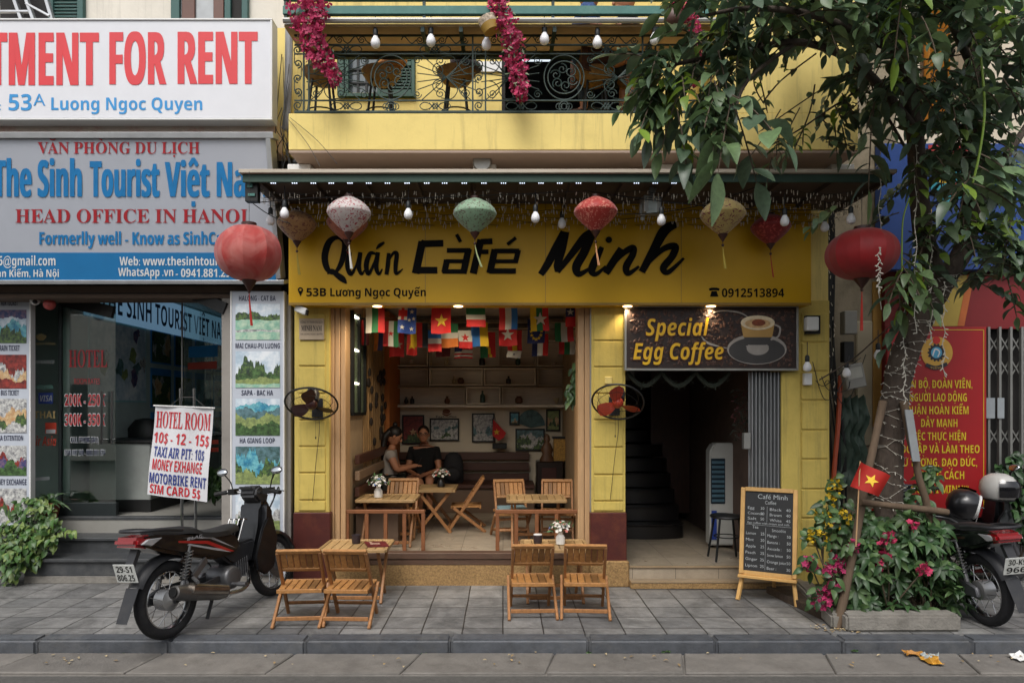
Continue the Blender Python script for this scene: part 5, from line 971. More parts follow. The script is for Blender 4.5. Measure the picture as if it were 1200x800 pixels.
for i in range(1, len(pts)-1): b.prism([P(*pts[0], 9.36), P(*pts[i], 9.36+.006*(i % 2)), P(*pts[i+1], 9.36+.006*((i+1) % 2))], (0, .008, 0))
tag(b.build('hand_fan', mat('fan_painting', '4c6a6a', .6, var=.6, scale=9), loc=P(622, 501, 9.36)), 'painted blue green hand fan spread on the back wall', 'hand fan')
b = MB(); disc(b, at(9.392), 523, 482, 4.5, 0, 20, 3); b.ribbon([(518, 484, 1), (523, 486.5, 2), (529, 484, 1)], at(9.39), 0); txt(b, 'EggCoffee', 511, 535, 489, 486.6, at(9.39), 1); tag(b.build('wall_logo', [mat('logo_brown', '7a4a30', .6), M_black], loc=P(523, 484, 9.39), smooth=0, fix=False), 'small brown cup logo painted above the wide grey sketch', 'logo')
t = thing('small_flag', 'little red flag with a gold star on a stick between the pictures', 'flag', P(582, 518, 9.2)); b = MB(); b.tube([P(580, 520, 9.2), P(577, 490, 9.2)], .006, 5); b.build('stick', M_black, t)
b = MB(); g = at(9.19); b.prism([g(578, 491), g(593, 507), g(590, 513), g(584, 516), g(577, 510)], (0, .01, 0), 0); starp(b, at(9.18), 582, 506, 4, 1); b.build('cloth', [mat('flag_red', 'b81c1c', .7), mat('flag_gold', 'd8b020', .6)], t, smooth=0, fix=False)
b = MB(); b.pbox(577, 594, 519, 526, 9.15, .1); tag(b.build('wire_basket', M_blkmetal, loc=P(585, 526, 9.2), bev=.01), 'small dark basket under the little flag', 'basket')
# bench along the back and side walls
M_bn = mat('bench_brown', '4a2c20', .5, var=.2, stretch=(1, 12, 12))
t = thing('wall_bench', 'long dark slatted wooden bench along the back and side walls of the coffee room', 'bench', (-.3, 9.1, .3))
for y0, y1 in ((529.5, 538.5), (542, 551), (554.5, 562.5)):
    b = MB(); b.pbox(462, 620, y0, y1, 9.28, .05); b.build('back_slat', M_bn, t, bev=.004)
MB().box(IX0+.09, .4, 8.75, 9.3, .62, .67).build('seat', M_bn, t, bev=.006); MB().box(IX0+.09, .4, 8.8, 9.3, .3, .619).build('seat_base', mat('bench_base', '6c5644', .6, var=.1), t)
for k, z in enumerate((.82, .98, 1.14)):
    MB().box(IX0+.03, IX0+.075, 6.75, 8.75, z-.045, z+.045).build('back_slat', M_bn if k != 1 else mat('bench_pale', '8a735c', .6), t, bev=.004)
MB().box(IX0+.03, IX0+.5, 6.75, 8.745, .62, .67).build('seat', M_bn, t, bev=.006); MB().box(IX0+.03, IX0+.45, 6.8, 8.74, .3, .619).build('seat_base', mat('bench_base', '6c5644'), t)
t = thing('cabinet', 'black lacquer cabinet at the end of the bench', 'cabinet', P(645, 592, 8.9)); b = MB(); b.pbox(629, 660, 541, 594, 8.9, .35); b.build('body', mat('lacquer', '1e1512', .35), t, bev=.008); b = MB(); b.pbox(635, 652, 548, 570, 8.895, .01); b.build('door_panel', mat('lacquer_red', '3c1c18', .4), t, bev=.002)
t = thing('table_lamp', 'gold lattice box lamp standing on the black cabinet', 'lamp', P(656, 541, 8.95)); b = MB(); b.pbox(649, 663, 514, 540, 8.95, .13); b.build('shade', mat('lattice_gold', 'a07a34', .5, var=.7, scale=45), t, bev=.004); b = MB(); b.pbox(647.5, 664.5, 511.5, 514, 8.94, .15); b.pbox(648, 664, 540, 541, 8.945, .14); b.build('frame', M_black, t)
b = MB(); c = P(641, 541, 9.0); b.lathe([(.09, 0), (.1, .03), (.06, .1), (.085, .16), (.05, .24), (.03, .26), (.045, .3), (.03, .35), (.005, .37)], c, 14, sq=(1, .7)); tag(b.build('figurine', mat('figurine_brown', '5c402c', .5, var=.3, scale=20), loc=c, smooth=50), 'brown seated carved figurine on the black cabinet', 'figurine')
t = thing('backpack', 'black backpack leaning on the bench behind the flower vase', 'backpack', P(530, 566, 8.9)); b = MB(); c = V((X(531, 8.9), 8.95, .672)); b.lathe([(.12, 0), (.135, .03), (.13, .25), (.10, .36), (.05, .40), (.01, .405)], c, 16, sq=(1, .6)); b.build('body', mat('black_nylon', '1a1a1e', .8), t, smooth=60); MB().ell(c+V((0, -.1, .12)), (.11, .05, .1)).build('pocket', mat('black_nylon', '1a1a1e'), t)
# pot plant on the wood return
# ================= folding furniture
M_seatw = mat('teak_slat', '94683a', .55, var=.3, scale=7, isl=.4, stretch=(6, 6, 6))
M_legw = mat('teak_frame', '8a5f38', .55, var=.3, scale=7, isl=.25, stretch=(5, 5, 3))
def make_chair():
    t = thing('folding_chair', 'x', 'chair', (0, 0, 0), 'low folding teak chairs'); b = MB(); s = -.085
    for i in range(6): x = -.14+i*.056; b.box(x-.024, x+.024, -.15, .14, .262, .277)
    b.box(-.168, .168, -.172, -.151, .25, .28); b.box(-.168, .168, .141, .162, .25, .28); b.build('seat', M_seatw, t, bev=.003)
    top, bot = V((0, -.20, .585)), V((0, .19, .0)); d = (top-bot).normalized()
    def pt(z): return bot+d*(z/d.z)
    b = MB(); nrm = V((0, d.z, -d.y))
    for i in range(6): x = -.118+i*.0472; b.bar(V((x, 0, 0))+pt(.43), V((x, 0, 0))+pt(.552), .043, .010, up=nrm)
    p = pt(.57); b.obox(p, (.165, 0, 0), d*.018, nrm*.013); p = pt(.415); b.obox(p, (.142, 0, 0), d*.016, nrm*.011); b.build('backrest', M_seatw, t, bev=.004)
    for sx in (-1, 1):
        b = MB(); b.bar(bot+V((sx*.157, 0, 0)), pt(.566)+V((sx*.157, 0, 0)), .022, .034, up=nrm); b.build('leg', M_legw, t, bev=.004)
        b = MB(); b.bar((sx*.183, .13, .262), (sx*.188, -.22, 0), .022, .034); b.build('leg', M_legw, t, bev=.004)
    b = MB(); p = pt(.1); b.obox(p, (.146, 0, 0), d*.014, nrm*.008); b.build('stretcher', M_legw, t, bev=.003); b = MB(); b.box(-.172, .172, -.176, -.160, .045, .075); b.build('stretcher', M_legw, t, bev=.003)
    b = MB(); b.box(-.172, .172, .06, .075, .19, .215); b.build('stretcher', M_legw, t, bev=.003)
    return t
ch0 = make_chair(); first = [True]
FZ = .302
def chair(x, y, z, deg, label):
    o = ch0 if first[0] else dup(ch0); first[0] = False; o['label'] = label; o.location = (x, y, z); o.rotation_euler = (0, 0, rad(deg)); return o
chair(-1.56, 5.33, .001, 5, 'teak folding chair on the pavement next to the motorbike'); chair(-1.185, 5.32, .001, -2, 'teak folding chair on the pavement in front of the table with the red menu')
chair(.225, 5.52, .001, 2, 'teak folding chair on the pavement with the dark cup behind it'); chair(.655, 5.52, .001, -4, 'teak folding chair on the pavement in front of the white vase, nearest the chalkboard')
chair(-1.08, 7.22, FZ, 180, 'folding chair facing out behind the indoor table with the white flower vase'); chair(-.42, 7.62, FZ, 92, 'folding chair seen side on in the middle of the coffee room')
chair(.08, 7.12, FZ, 188, 'folding chair with a pale blue cushion by the indoor table'); chair(.56, 7.12, FZ, 176, 'folding chair facing out beside the wooden column indoors')
b = MB(); b.obox((.085, 7.1, FZ+.3), (.16, .02, 0), (-.02, .15, 0), (0, 0, .02)); tag(b.build('seat_cushion', mat('cushion_blue', '7c98a0', .8), loc=(.085, 7.1, FZ+.28), bev=.015, seg=2), 'pale blue seat cushion on an indoor folding chair', 'cushion')
def make_table():
    t = thing('folding_table', 'x', 'table', (0, 0, 0), 'low folding teak tables'); b = MB()
    for i in range(7): x = -.225+i*.075; b.box(x-.0345, x+.0345, -.2, .2, .449, .465)
    b.box(-.28, .28, -.232, -.203, .44, .468); b.box(-.28, .28, .203, .232, .44, .468); b.box(-.292, -.263, -.2025, .2025, .44, .4675); b.box(.263, .292, -.2025, .2025, .44, .4675); b.build('tabletop', mat('teak_top', 'a08258', .45, var=.2, scale=5, isl=.25, stretch=(6, 2, 6)), t, bev=.003)
    for sx in (-1, 1):
        b = MB(); b.bar((sx*.235, -.18, 0), (sx*.235, .17, .442), .022, .034); b.build('leg', M_legw, t, bev=.003); b = MB(); b.bar((sx*.208, .18, 0), (sx*.208, -.17, .442), .022, .034); b.build('leg', M_legw, t, bev=.003)
    b = MB(); b.box(-.22, .22, -.16, -.14, .03, .06); b.build('stretcher', M_legw, t, bev=.003); b = MB(); b.box(-.195, .195, .13, .15, .06, .09); b.build('stretcher', M_legw, t, bev=.003)
    return t
tb0 = make_table(); tf = [True]
def table(x, y, z, deg, label):
    o = tb0 if tf[0] else dup(tb0); tf[0] = False; o['label'] = label; o.location = (x, y, z); o.rotation_euler = (0, 0, rad(deg))
table(-1.27, 5.93, .001, 0, 'teak folding table on the pavement with a red menu and a dark cup'); table(.44, 5.93, .001, 0, 'teak folding table on the pavement with a white vase and a dark cup')
table(-1.14, 6.78, FZ, 0, 'teak folding table inside behind the low rail with a white flower vase'); table(-.75, 7.62, FZ, 90, 'teak folding table inside in front of the seated couple'); table(.32, 6.76, FZ, 0, 'teak folding table inside behind the low rail near the wooden column')
def rail_barrier(x0, x1, y, label, posts):
    t = thing('low_rail', label, 'rail', ((x0+x1)/2, y, FZ), 'low wooden rails at the shop threshold'); MB().box(x0, x1, y-.02, y+.02, .655, .69).build('top_rail', M_railw, t, bev=.004)
    b = MB(); b.box(x0+.25, x1-.25, y-.012, y+.012, .36, .39); b.build('lower_rail', M_railw, t, bev=.003)
    for p in posts: MB().box(p-.018, p+.018, y-.017, y+.017, FZ+.004, .654).build('post', M_railw, t, bev=.003)
M_railw = mat('rail_wood', '74482a', .5, var=.25, isl=.2)
rail_barrier(X(382, 6.46), X(498, 6.46), 6.46, 'low wooden rail at the threshold behind the table with the red menu', [X(p, 6.46) for p in (407, 430, 452, 474, 496)])
rail_barrier(X(580, 6.46), X(696, 6.46), 6.46, 'low dark wooden rail at the threshold behind the table with the white vase', [X(p, 6.46) for p in (583, 605, 629, 652, 694)])
# table things
M_cup = mat('dark_cup', '2e2428', .5); M_vw = mat('white_ceramic', 'cac6be', .35, var=.04)
def cup(x, y, z, label, foam):
    t = thing('cup', label, 'cup', (x, y, z)); MB().lathe([(.034, 0), (.036, .005), (.041, .075), (.037, .075), (.035, .055), (.001, .055)], (x, y, z), 18, cap=False).build('body', M_cup, t, smooth=50)
    if foam: MB().lathe([(.001, 0), (.037, 0), (.038, .006), (.001, .009)], (x, y, z+.0755), 18, cap=False).build('foam', M_white, t)
cup(-1.29, 5.98, .4675, 'dark brown cup next to the red menu', 0); cup(.30, 5.97, .4675, 'dark cup with a pale top next to the white vase', 1)
b = MB(); b.obox((-1.1, 5.91, .4735), (.09, .01, 0), (-.035, .10, 0), (0, 0, .005)); b.obox((-1.1, 5.91, .4795), (.03, .004, 0), (-.01, .03, 0), (0, 0, .0006), 1); b.obox((-1.15, 5.93, .4795), (.012, 0, 0), (-.02, .06, 0), (0, 0, .0006), 1)
tag(b.build('menu', [mat('menu_maroon', '5c1c20', .4, var=.5, scale=18), mat('menu_pale', 'a08070', .5)], loc=(-1.1, 5.91, .468)), 'maroon menu book lying on the pavement table', 'menu')
M_leaf = mat('bouquet_leaf', '3c5a30', .6, isl=.4); PET = [mat('petal_white', 'd2cdc4', .6, isl=.1), mat('petal_pink', 'c87a70', .6, isl=.2), mat('petal_blue', '6478a4', .6, isl=.2), M_leaf]
def flowers(x, y, z, s, label, vm, tint=(0, 0, 1, 2)):
    t = thing('flower_vase', label, 'vase', (x, y, z)); q = s*.085
    MB().lathe([(q*.44, 0), (q*.5, q*.05), (q*.5, q*.75), (q*.38, q*.95), (q*.24, q*1.1), (q*.26, q*1.35), (q*.22, q*1.35)], (x, y, z), 16).build('vase', vm, t, smooth=45); b = MB(); r = random.Random(int(x*100))
    for i in range(90):
        a = r.uniform(0, 2*PI); el = r.uniform(-.1, 1.35); rr = s*.095*r.uniform(.6, 1.05); o = V((x+rr*math.cos(a)*math.cos(el)*1.15, y+rr*math.sin(a)*math.cos(el), z+q*1.35+s*.02+rr*.8*math.sin(el)))
        if i % 3 == 0: d = V((r.gauss(0, 1), r.gauss(0, 1), r.gauss(.2, 1))).normalized(); e = d.orthogonal().normalized(); w = s*.026; b.add([o, o+d*w+e*w*.4, o+d*w*2, o+d*w-e*w*.4], [(0, 1, 2, 3)], 3)
        else:
            m = tint[r.randrange(len(tint))]; w = s*.015; ax = (o-V((x, y, z+q))).normalized(); u = ax.orthogonal().normalized(); v2 = ax.cross(u)
            for k in range(5): d = u*math.cos(k*1.257)+v2*math.sin(k*1.257); e = ax.cross(d); b.add([o, o+d*w*.7+e*w*.5+ax*w*.3, o+d*w*1.3+ax*w*.2, o+d*w*.7-e*w*.5+ax*w*.3], [(0, 1, 2, 3)], m)
    for i in range(14): a = r.uniform(0, 6.28); b.tube([(x, y, z+q*1.2), (x+s*.07*math.cos(a), y+s*.07*math.sin(a), z+q*1.35+s*.07)], .0018, 4, 3)
    b.build('flowers', PET, t, smooth=0, fix=False)
flowers(.495, 5.94, .4675, .95, 'ribbed white vase of pastel flowers on the pavement table', M_vw); flowers(-1.235, 6.74, FZ+.4675, 1.0, 'octagonal white vase of pale blue flowers on the indoor table', M_vw, (0, 0, 2, 0)); flowers(-.70, 7.65, FZ+.4675, .95, 'dark vase of dim white flowers on the table before the couple', mat('vase_black', '1c1a18'), (0, 0, 1))
# ================= flags
FM = {k: mat('flag_'+k, h, .75, var=.06) for k, h in dict(red='b81c1c', white='c0bcb0', green='1e6438', blue='1c3a80', navy='1a2350', yellow='d4ac18', black='16161a', orange='c8702c', gold='d8b020', sky='2c6cb0', dark='5c1c1c').items()}
FN = list(FM); FI = {k: i for i, k in enumerate(FN)}
def bunting(label, y, items, px0, px1):
    t = thing('flag_bunting', label, 'bunting', P((px0+px1)/2, 357, y), 'strings of little national flags'); c0 = min(i[2] for i in items)-1.5
    MB().tube([P(px0+(px1-px0)*i/20, c0+1.0*math.sin(PI*i/20), y) for i in range(21)], .004, 5).build('cord', M_black, t)
    for fn, x0, y0, x1, y1 in items:
        b = MB(); n, m = 12, 8; ph = R.uniform(0, 6); sk = R.uniform(-.8, .8); am = R.uniform(.012, .025)
        def fp(u, v, d=0): return P(x0+(x1-x0)*u+sk*v+.5*math.sin(ph+v*3), y0+(y1-y0)*v+.5*math.sin(ph*2+u*4)*v, y)+V((0, am*math.sin(ph+u*5+v*2)*v-d, 0))
        b.v = [fp(i/n, j/m) for j in range(m+1) for i in range(n+1)]
        for j in range(m):
            for i in range(n): b.f.append([j*(n+1)+i, j*(n+1)+i+1, (j+1)*(n+1)+i+1, (j+1)*(n+1)+i]); b.m.append(FI[fn((i+.5)/n, (j+.5)/m)])
        def star(cu, cv, r, col, rot=-90): 
            w, h = x1-x0, y1-y0; starp(b, lambda q, z: fp(q, z, .004), cu, cv, r, FI[col], rot) if 0 else [b.poly([fp(cu, cv, .004)]+[fp(cu+(r if (i+k) % 2 == 0 else r*.4)*math.cos(rad(rot+36*(i+k)))*h/w, cv+(r if (i+k) % 2 == 0 else r*.4)*math.sin(rad(rot+36*(i+k))), .004) for k in (0, 1)], FI[col]) for i in range(10)]
        e = EMB.get(fn)
        if e: e(star, b, fp)
        b.build('flag', [FM[k] for k in FN], t, smooth=60, fix=False)
vs = lambda *c: (lambda u, v: c[min(int(u*len(c)), len(c)-1)])
hs_ = lambda *c: (lambda u, v: c[min(int(v*len(c)), len(c)-1)])
viet = lambda u, v: 'red'
aus = lambda u, v: ('blue' if u > .5 or v > .5 else 'red' if abs(u-.25) < .045 or abs(v-.25) < .07 else 'white' if abs(u-.25) < .09 or abs(v-.25) < .13 or abs(u/.5-v/.5) < .17 or abs(u/.5+v/.5-1) < .17 else 'blue')
mya = vs('yellow', 'green', 'red'); tai = lambda u, v: 'navy' if u < .5 and v < .5 else 'red'
iran = vs('red', 'white', 'green'); can = hs_('white', 'white', 'red'); hk = lambda u, v: 'red'; eu = lambda u, v: 'navy'
kor = lambda u, v: 'white'; turk = lambda u, v: 'red'; rsa = lambda u, v: 'yellow' if abs(u-.35-v*.3) < .08 else 'green' if u < .5 else 'red'
usa = lambda u, v: 'navy' if u < .4 and v < .5 else ('red' if int(v*7) % 2 == 0 else 'white')
def _eu(s, b, fp): [s(.5+.3*math.cos(a), .5+.33*math.sin(a), .09, 'gold') for a in [i*PI/6 for i in range(12)]]
EMB = {viet: lambda s, b, fp: s(.52, .52, .26, 'gold'), aus: lambda s, b, fp: [s(.25, .78, .1, 'white'), s(.75, .2, .09, 'white'), s(.62, .5, .08, 'white'), s(.86, .45, .08, 'white'), s(.75, .82, .09, 'white')], mya: lambda s, b, fp: s(.55, .5, .3, 'white'), tai: lambda s, b, fp: s(.25, .25, .2, 'white'),
       iran: lambda s, b, fp: s(.5, .5, .12, 'red'), can: lambda s, b, fp: s(.5, .4, .25, 'red'), hk: lambda s, b, fp: [s(.5, .5, .3, 'white', -90)], eu: _eu, kor: lambda s, b, fp: [s(.5, .5, .2, 'navy')], turk: lambda s, b, fp: s(.6, .5, .2, 'white')}
bunting('front string of little national flags, with the Australian and Vietnamese flags', 6.66, [(vs('white', 'green', 'red'), 428, 360, 450, 390), (aus, 467, 359, 488, 390.5), (viet, 506, 359.5, 529, 390.5), (hs_('green', 'white', 'red'), 546.5, 360, 569, 383), (vs('red', 'white', 'sky'), 584.5, 360, 606, 386), (mya, 621.5, 360, 643, 388), (tai, 662.5, 360, 684, 383)], 425, 690)
bunting('middle string of little national flags, with the European and Canadian flags', 6.95, [(vs('red', 'black', 'dark'), 423, 375, 432, 404), (iran, 449.5, 376, 467, 406), (vs('yellow', 'red', 'black'), 481.5, 378, 502, 407), (hs_('sky', 'white', 'red'), 501.5, 387, 517.5, 412), (hs_('green', 'white', 'orange'), 517.5, 379, 537, 407), (can, 537, 387, 553, 408), (vs('sky', 'yellow'), 552.5, 378, 572, 406), (hk, 584.5, 379, 606, 405), (eu, 618, 374, 638.5, 402), (vs('green', 'white', 'red'), 650, 378, 672, 400)], 422, 684)
bunting('back string of little national flags, half hidden behind the others', 7.25, [(vs('orange', 'navy'), 438, 390, 448.5, 411), (turk, 456, 390, 473, 418), (viet, 477, 392, 489, 416), (hs_('red', 'dark'), 511, 396, 528, 418), (usa, 532, 404, 553.5, 420), (rsa, 563, 389, 581, 419), (vs('red', 'yellow', 'red'), 594.5, 387, 611.5, 411), (kor, 594.5, 411, 611, 419), (vs('navy', 'white', 'red'), 623, 391, 642, 417), (vs('red', 'green', 'white'), 655, 394, 674, 415)], 432, 676)
# ================= motorbike
M_tyre = mat('tyre_rubber', '17171a', .85, var=.2, scale=30, bump=.4, bscale=90, dirt=.35, dhex='4c4a46', dscale=9); M_chr = mat('dull_chrome', 'b0b0b0', .22, metal=1, var=.12); M_bk = mat('black_fairing', '0d0e11', .3, var=.2, spec=.4, coat=.25, dirt=.15, dhex='4c4c4c', dscale=12)
M_bk2 = mat('grey_plastic', '212226', .55, var=.15, dirt=.3, dhex='4a4844', dscale=10); M_vin = mat('black_vinyl', '161618', .6, var=.15, bump=.15, bscale=120); M_eng = mat('engine_cast', '68686a', .45, metal=.6, var=.25); M_tail = mat('tail_red', '7c0c12', .15, coat=.6, var=.1); M_clear = mat('clear_lens', '9a9a9c', .15, coat=.5)
def circ(c, r, n=36, ax='y'): c = V(c); return [c+V((r*math.cos(2*PI*i/n), 0, r*math.sin(2*PI*i/n))) for i in range(n)]
RX = Matrix.Rotation(rad(90), 3, 'X')
def make_bike(stripe, plate, label, logo):
    t = thing('motorbike', label, 'motorbike', (0, 0, 0)); WB = 1.2
    for k, x in enumerate((0, WB)):
        c = V((x, 0, .285)); w = MB().tube(circ(c, .243), .042 if k == 0 else .036, 12, closed=True).build('wheel', M_tyre, t)
        b = MB(); pr = [(.205, -.03), (.212, -.026), (.2, -.012), (.2, .012), (.212, .026), (.205, .03), (.196, .0), (.205, -.03)]; b.lathe(pr, c, 40, rot=RX, cap=False); b.build('rim', M_chr, w)
        b = MB(); b.lathe([(.03, -.07), (.075, -.055), (.08, -.02), (.08, .04), (.05, .055), (.03, .08)] if k == 0 else [(.02, -.07), (.045, -.05), (.03, -.03), (.03, .04), (.06, .05), (.03, .07)], c, 20, rot=RX)
        if k: b.lathe([(.1, .055), (.1, .06)], c, 28, rot=RX)
        b.build('hub', M_eng if k else mat('hub_alloy', 'a8a8a8', .4, metal=.8, var=.15), w); b = MB()
        for i in range(18):
            a = 2*PI*i/18; s = 1 if i % 2 else -1; a2 = a+.35*(1 if i % 4 < 2 else -1); b.tube([c+V((.06*math.cos(a2), s*.04, .06*math.sin(a2))), c+V((.203*math.cos(a), s*.006, .203*math.sin(a)))], .0028, 4)
        b.build('spokes', M_chr, w)
    b = MB()
    for s in (-1, 1): b.tube([(1.2, s*.075, .285), (1.14, s*.075, .46)], .024, 10, 1); b.tube([(1.16, s*.075, .40), (1.04, s*.07, .78)], .016, 10, 0)
    b.build('fork', [M_chr, mat('fork_silver', '6c6c70', .35, metal=.8)], t)
    def fender(c, r, a0, a1, w, n=14):
        b = MB(); vs, fs = [], []
        for i in range(n+1):
            a = rad(a0+(a1-a0)*i/n)
            for j, (yy, dr) in enumerate(((-w, -.03), (-w*.75, .0), (0, .012), (w*.75, .0), (w, -.03))): vs.append(V(c)+V(((r+dr)*math.cos(a), yy, (r+dr)*math.sin(a))))
        for i in range(n):
            for j in range(4): fs.append((i*5+j, i*5+j+1, i*5+j+6, i*5+j+5))
        return b.add(vs, fs)
    fender((1.2, 0, .285), .305, 15, 165, .062).build('front_fender', M_bk, t, smooth=60); b = fender((0, 0, .285), .33, 70, 152, .062); b.add([(-.295, -.058, .44), (-.295, .058, .44), (-.40, .05, .22), (-.40, -.05, .22)], [(0, 1, 2, 3)]); b.build('rear_fender', M_bk2, t, smooth=60)
    def slab(pts, w0, m, nm, bev=.02, w1=None, smooth=50, off=0):
        b = MB(); b.prism([(x, -w0+off, z) for x, z in pts], (0, 2*w0, 0)); o = b.build(nm, m, t, bev=bev, seg=2, smooth=smooth); return o
    slab([(1.03, .93), (1.12, .80), (1.10, .66), (1.0, .47), (.90, .33), (.80, .36), (.86, .5), (.93, .68), (.96, .86)], .14, M_bk, 'leg_shield', bev=.05)
    slab([(.93, .58), (.90, .42), (.74, .36), (.60, .42), (.44, .55), (.52, .63), (.68, .57)], .075, M_bk2, 'spine_cover')
    for s in (-1, 1):   # side wings of the shield
        b = MB(); b.prism([(1.08, s*.10, .80), (1.09, s*.15, .55), (.98, s*.185, .32), (.86, s*.19, .27), (.76, s*.185, .33), (.76, s*.17, .45), (.90, s*.145, .66)], (0, s*.025, 0)); b.build('side_wing', M_bk, t, bev=.012, seg=2, smooth=50)
    b = MB(); pr = [(.64, .50), (.70, .58), (.62, .67), (.30, .71), (-.16, .79), (-.27, .79), (-.28, .73), (-.10, .65), (.1, .585), (.38, .50)]
    b.prism([(x, -.115, z) for x, z in pr], (0, .23, 0)); o = b.build('body_panel', M_bk, t, bev=.025, seg=2, smooth=50)
    b = MB()
    for s in (-1, 1):
        y = s*.1175
        b.poly([(.60, y, .525), (.32, y, .66), (.02, y, .715), (.02, y, .70), (.30, y, .64), (.52, y, .535)], 0); b.poly([(.62, y*1.005, .545), (.36, y*1.005, .685), (.06, y*1.005, .728), (.34, y*1.005, .673)], 1); b.poly([(.56, y*1.01, .525), (.44, y*1.01, .575), (.12, y*1.01, .675), (.1, y*1.01, .668), (.4, y*1.01, .57)], 1)
        if logo: txt(b, logo, *((.27, .08) if s > 0 else (.10, .30)), .70, .722, lambda u, v, y=y: V((u, y*1.02, v)), 1, bold=.02, shear=.2)
    b.build('stripe', [mat(stripe[0], stripe[1], .3, coat=.4), mat('stripe_silver', '9c9ca0', .3)], o, smooth=0, fix=False)
    b = MB(); n = 14; vs, fs = [], []; sx = [.70-.85*i/n for i in range(n+1)]
    for i, x in enumerate(sx):
        u = i/n; zt = .728+.075*u-.05*math.sin(PI*min(u*1.6, 1))*.6+(.02 if u > .55 else 0); w = .09+.045*math.sin(PI*min(u*1.25, 1)**1)-(.03*u*u); 
        for yy, dz in ((-w, -.05), (-w*.95, -.012), (-w*.6, .004), (0, .008), (w*.6, .004), (w*.95, -.012), (w, -.05)): vs.append((x, yy, zt+dz))
    for i in range(n):
        for j in range(6): fs.append((i*7+j, i*7+j+1, i*7+j+8, i*7+j+7))
    b.add(vs, fs+[tuple(range(7)), tuple(n*7+j for j in range(7))]); b.build('seat', M_vin, t, smooth=60)
    b = MB(); b.tube(cr([(.05, -.13, .79), (-.12, -.14, .82), (-.27, -.11, .835), (-.32, 0, .84), (-.27, .11, .835), (-.12, .14, .82), (.05, .13, .79)], 5), .012, 8); b.build('grab_rail', M_bk2, t)
    b = MB(); b.prism([(-.26, -.10, .80), (-.37, -.07, .79), (-.385, -.06, .73), (-.27, -.10, .705), (-.10, -.118, .735)], (0, .0, .0)) if 0 else b.prism([(-.19, -.105, .80), (-.32, -.085, .795), (-.335, -.085, .735), (-.22, -.105, .70)], (0, .21, 0)); tl_ = b.build('tail_light', M_tail, t, bev=.02, seg=2)
    for s in (-1, 1): b = MB(); b.prism([(-.12, s*.1, .765), (-.25, s*.1, .775), (-.3, s*.09, .745), (-.22, s*.1, .72)], (0, s*.022, 0)); b.build('turn_signal', M_clear, t, bev=.006)
    b = MB(); up = V((-.25, 0, 1)).normalized(); nb = V((-1, 0, -.25)).normalized(); c = V((-.345, 0, .555)); b.obox(c, (0, .095, 0), up*.068, nb*.003); pl = b.build('number_plate', mat('plate_white', 'b8bab6', .5, dirt=.2, dhex='7a7468', dscale=20), t, bev=.002)
    b = MB(); gf = lambda u, v: c+V((0, -u*.095, 0))+up*v*.068+nb*.0045
    txt(b, plate[0], -.75, .75, .14, .8, gf, 0, bold=.01); txt(b, plate[1], -.82, .82, -.8, -.12, gf, 0, bold=.01); b.build('plate_number', M_black, pl, smooth=0, fix=False)
    b = MB(); b.bar((-.25, 0, .70), (-.325, 0, .56), .07, .03); b.build('plate_bracket', M_bk2, t)
    for s in (-1, 1):
        b = MB(); p, q = V((.03, s*.115, .35)), V((.13, s*.115, .66)); d = q-p; L = []
        for i in range(73): a = i*2*PI/8; L.append(p+d*(.22+.66*i/72)+V((.03*math.cos(a), .03*math.sin(a), 0)))
        b.tube(L, .006, 5, 1); b.tube([p, p+d*.45], .018, 8); b.tube([p+d*.45, q], .011, 8); b.build('shock_absorber', [M_eng, M_chr], t)
    b = MB()
    for s in (-1, 1): b.bar((-.02, s*.09, .285), (.46, s*.07, .33), .025, .045)
    b.build('swing_arm', M_bk2, t); b = MB(); b.prism([(-.1, .095, .25), (-.08, .095, .33), (.05, .095, .36), (.42, .095, .36), (.48, .095, .31), (.42, .095, .25), (.05, .095, .235)], (0, .035, 0)); b.build('chain_case', mat('chain_case', '505154', .45, metal=.5), t, bev=.012)
    b = MB(); b.lathe([(.05, -.12), (.085, -.115), (.095, -.09), (.095, .09), (.085, .115), (.05, .12)], (.58, 0, .315), 18, rot=RX); b.obox((.72, 0, .36), (.11, 0, .02), (0, .06, 0), (-.01, 0, .055)); 
    for i in range(6): b.obox((.66+.026*i, 0, .35+.005*i), (.004, 0, 0), (0, .08, 0), (0, 0, .075))
    b.lathe([(.03, -.155), (.06, -.15), (.06, -.1)], (.50, 0, .31), 14, rot=RX); b.build('engine', M_eng, t, bev=.004)
    b = MB(); b.tube(cr([(.80, -.06, .33), (.78, -.09, .24), (.66, -.13, .20), (.5, -.15, .21), (.42, -.155, .23)], 5), .016, 8); b.build('exhaust_pipe', M_chr, t)
    ms = MB().tube([(.46, -.155, .225), (.42, -.158, .23), (.34, -.16, .25), (.0, -.17, .34), (-.10, -.172, .365), (-.105, -.172, .366)], [.018, .04, .055, .06, .05, .03], 14).build('muffler', mat('muffler_dark', '6a6866', .35, metal=.8, var=.3), t)
    b = MB(); b.tube([(.40, -.185, .262), (.02, -.2, .362)], [.042, .046], 12); b.build('heat_shield', mat('heat_shield', '8c847c', .25, metal=.9, var=.25, scale=12), ms); MB().tube([(-.1, -.172, .366), (-.115, -.172, .37)], .036, 12).build('muffler_tip', M_black, ms)
    b = MB(); b.tube([(.55, -.26, .27), (.55, .26, .27)], .012, 8); b.tube([(.55, -.26, .27), (.55, -.18, .27)], .02, 8); b.tube([(.55, .26, .27), (.55, .18, .27)], .02, 8)
    for s in (-1, 1): b.tube([(.12, s*.14, .42), (.06, s*.24, .40)], .014, 8); b.bar((.13, s*.13, .42), (.3, s*.1, .52), .02, .05)
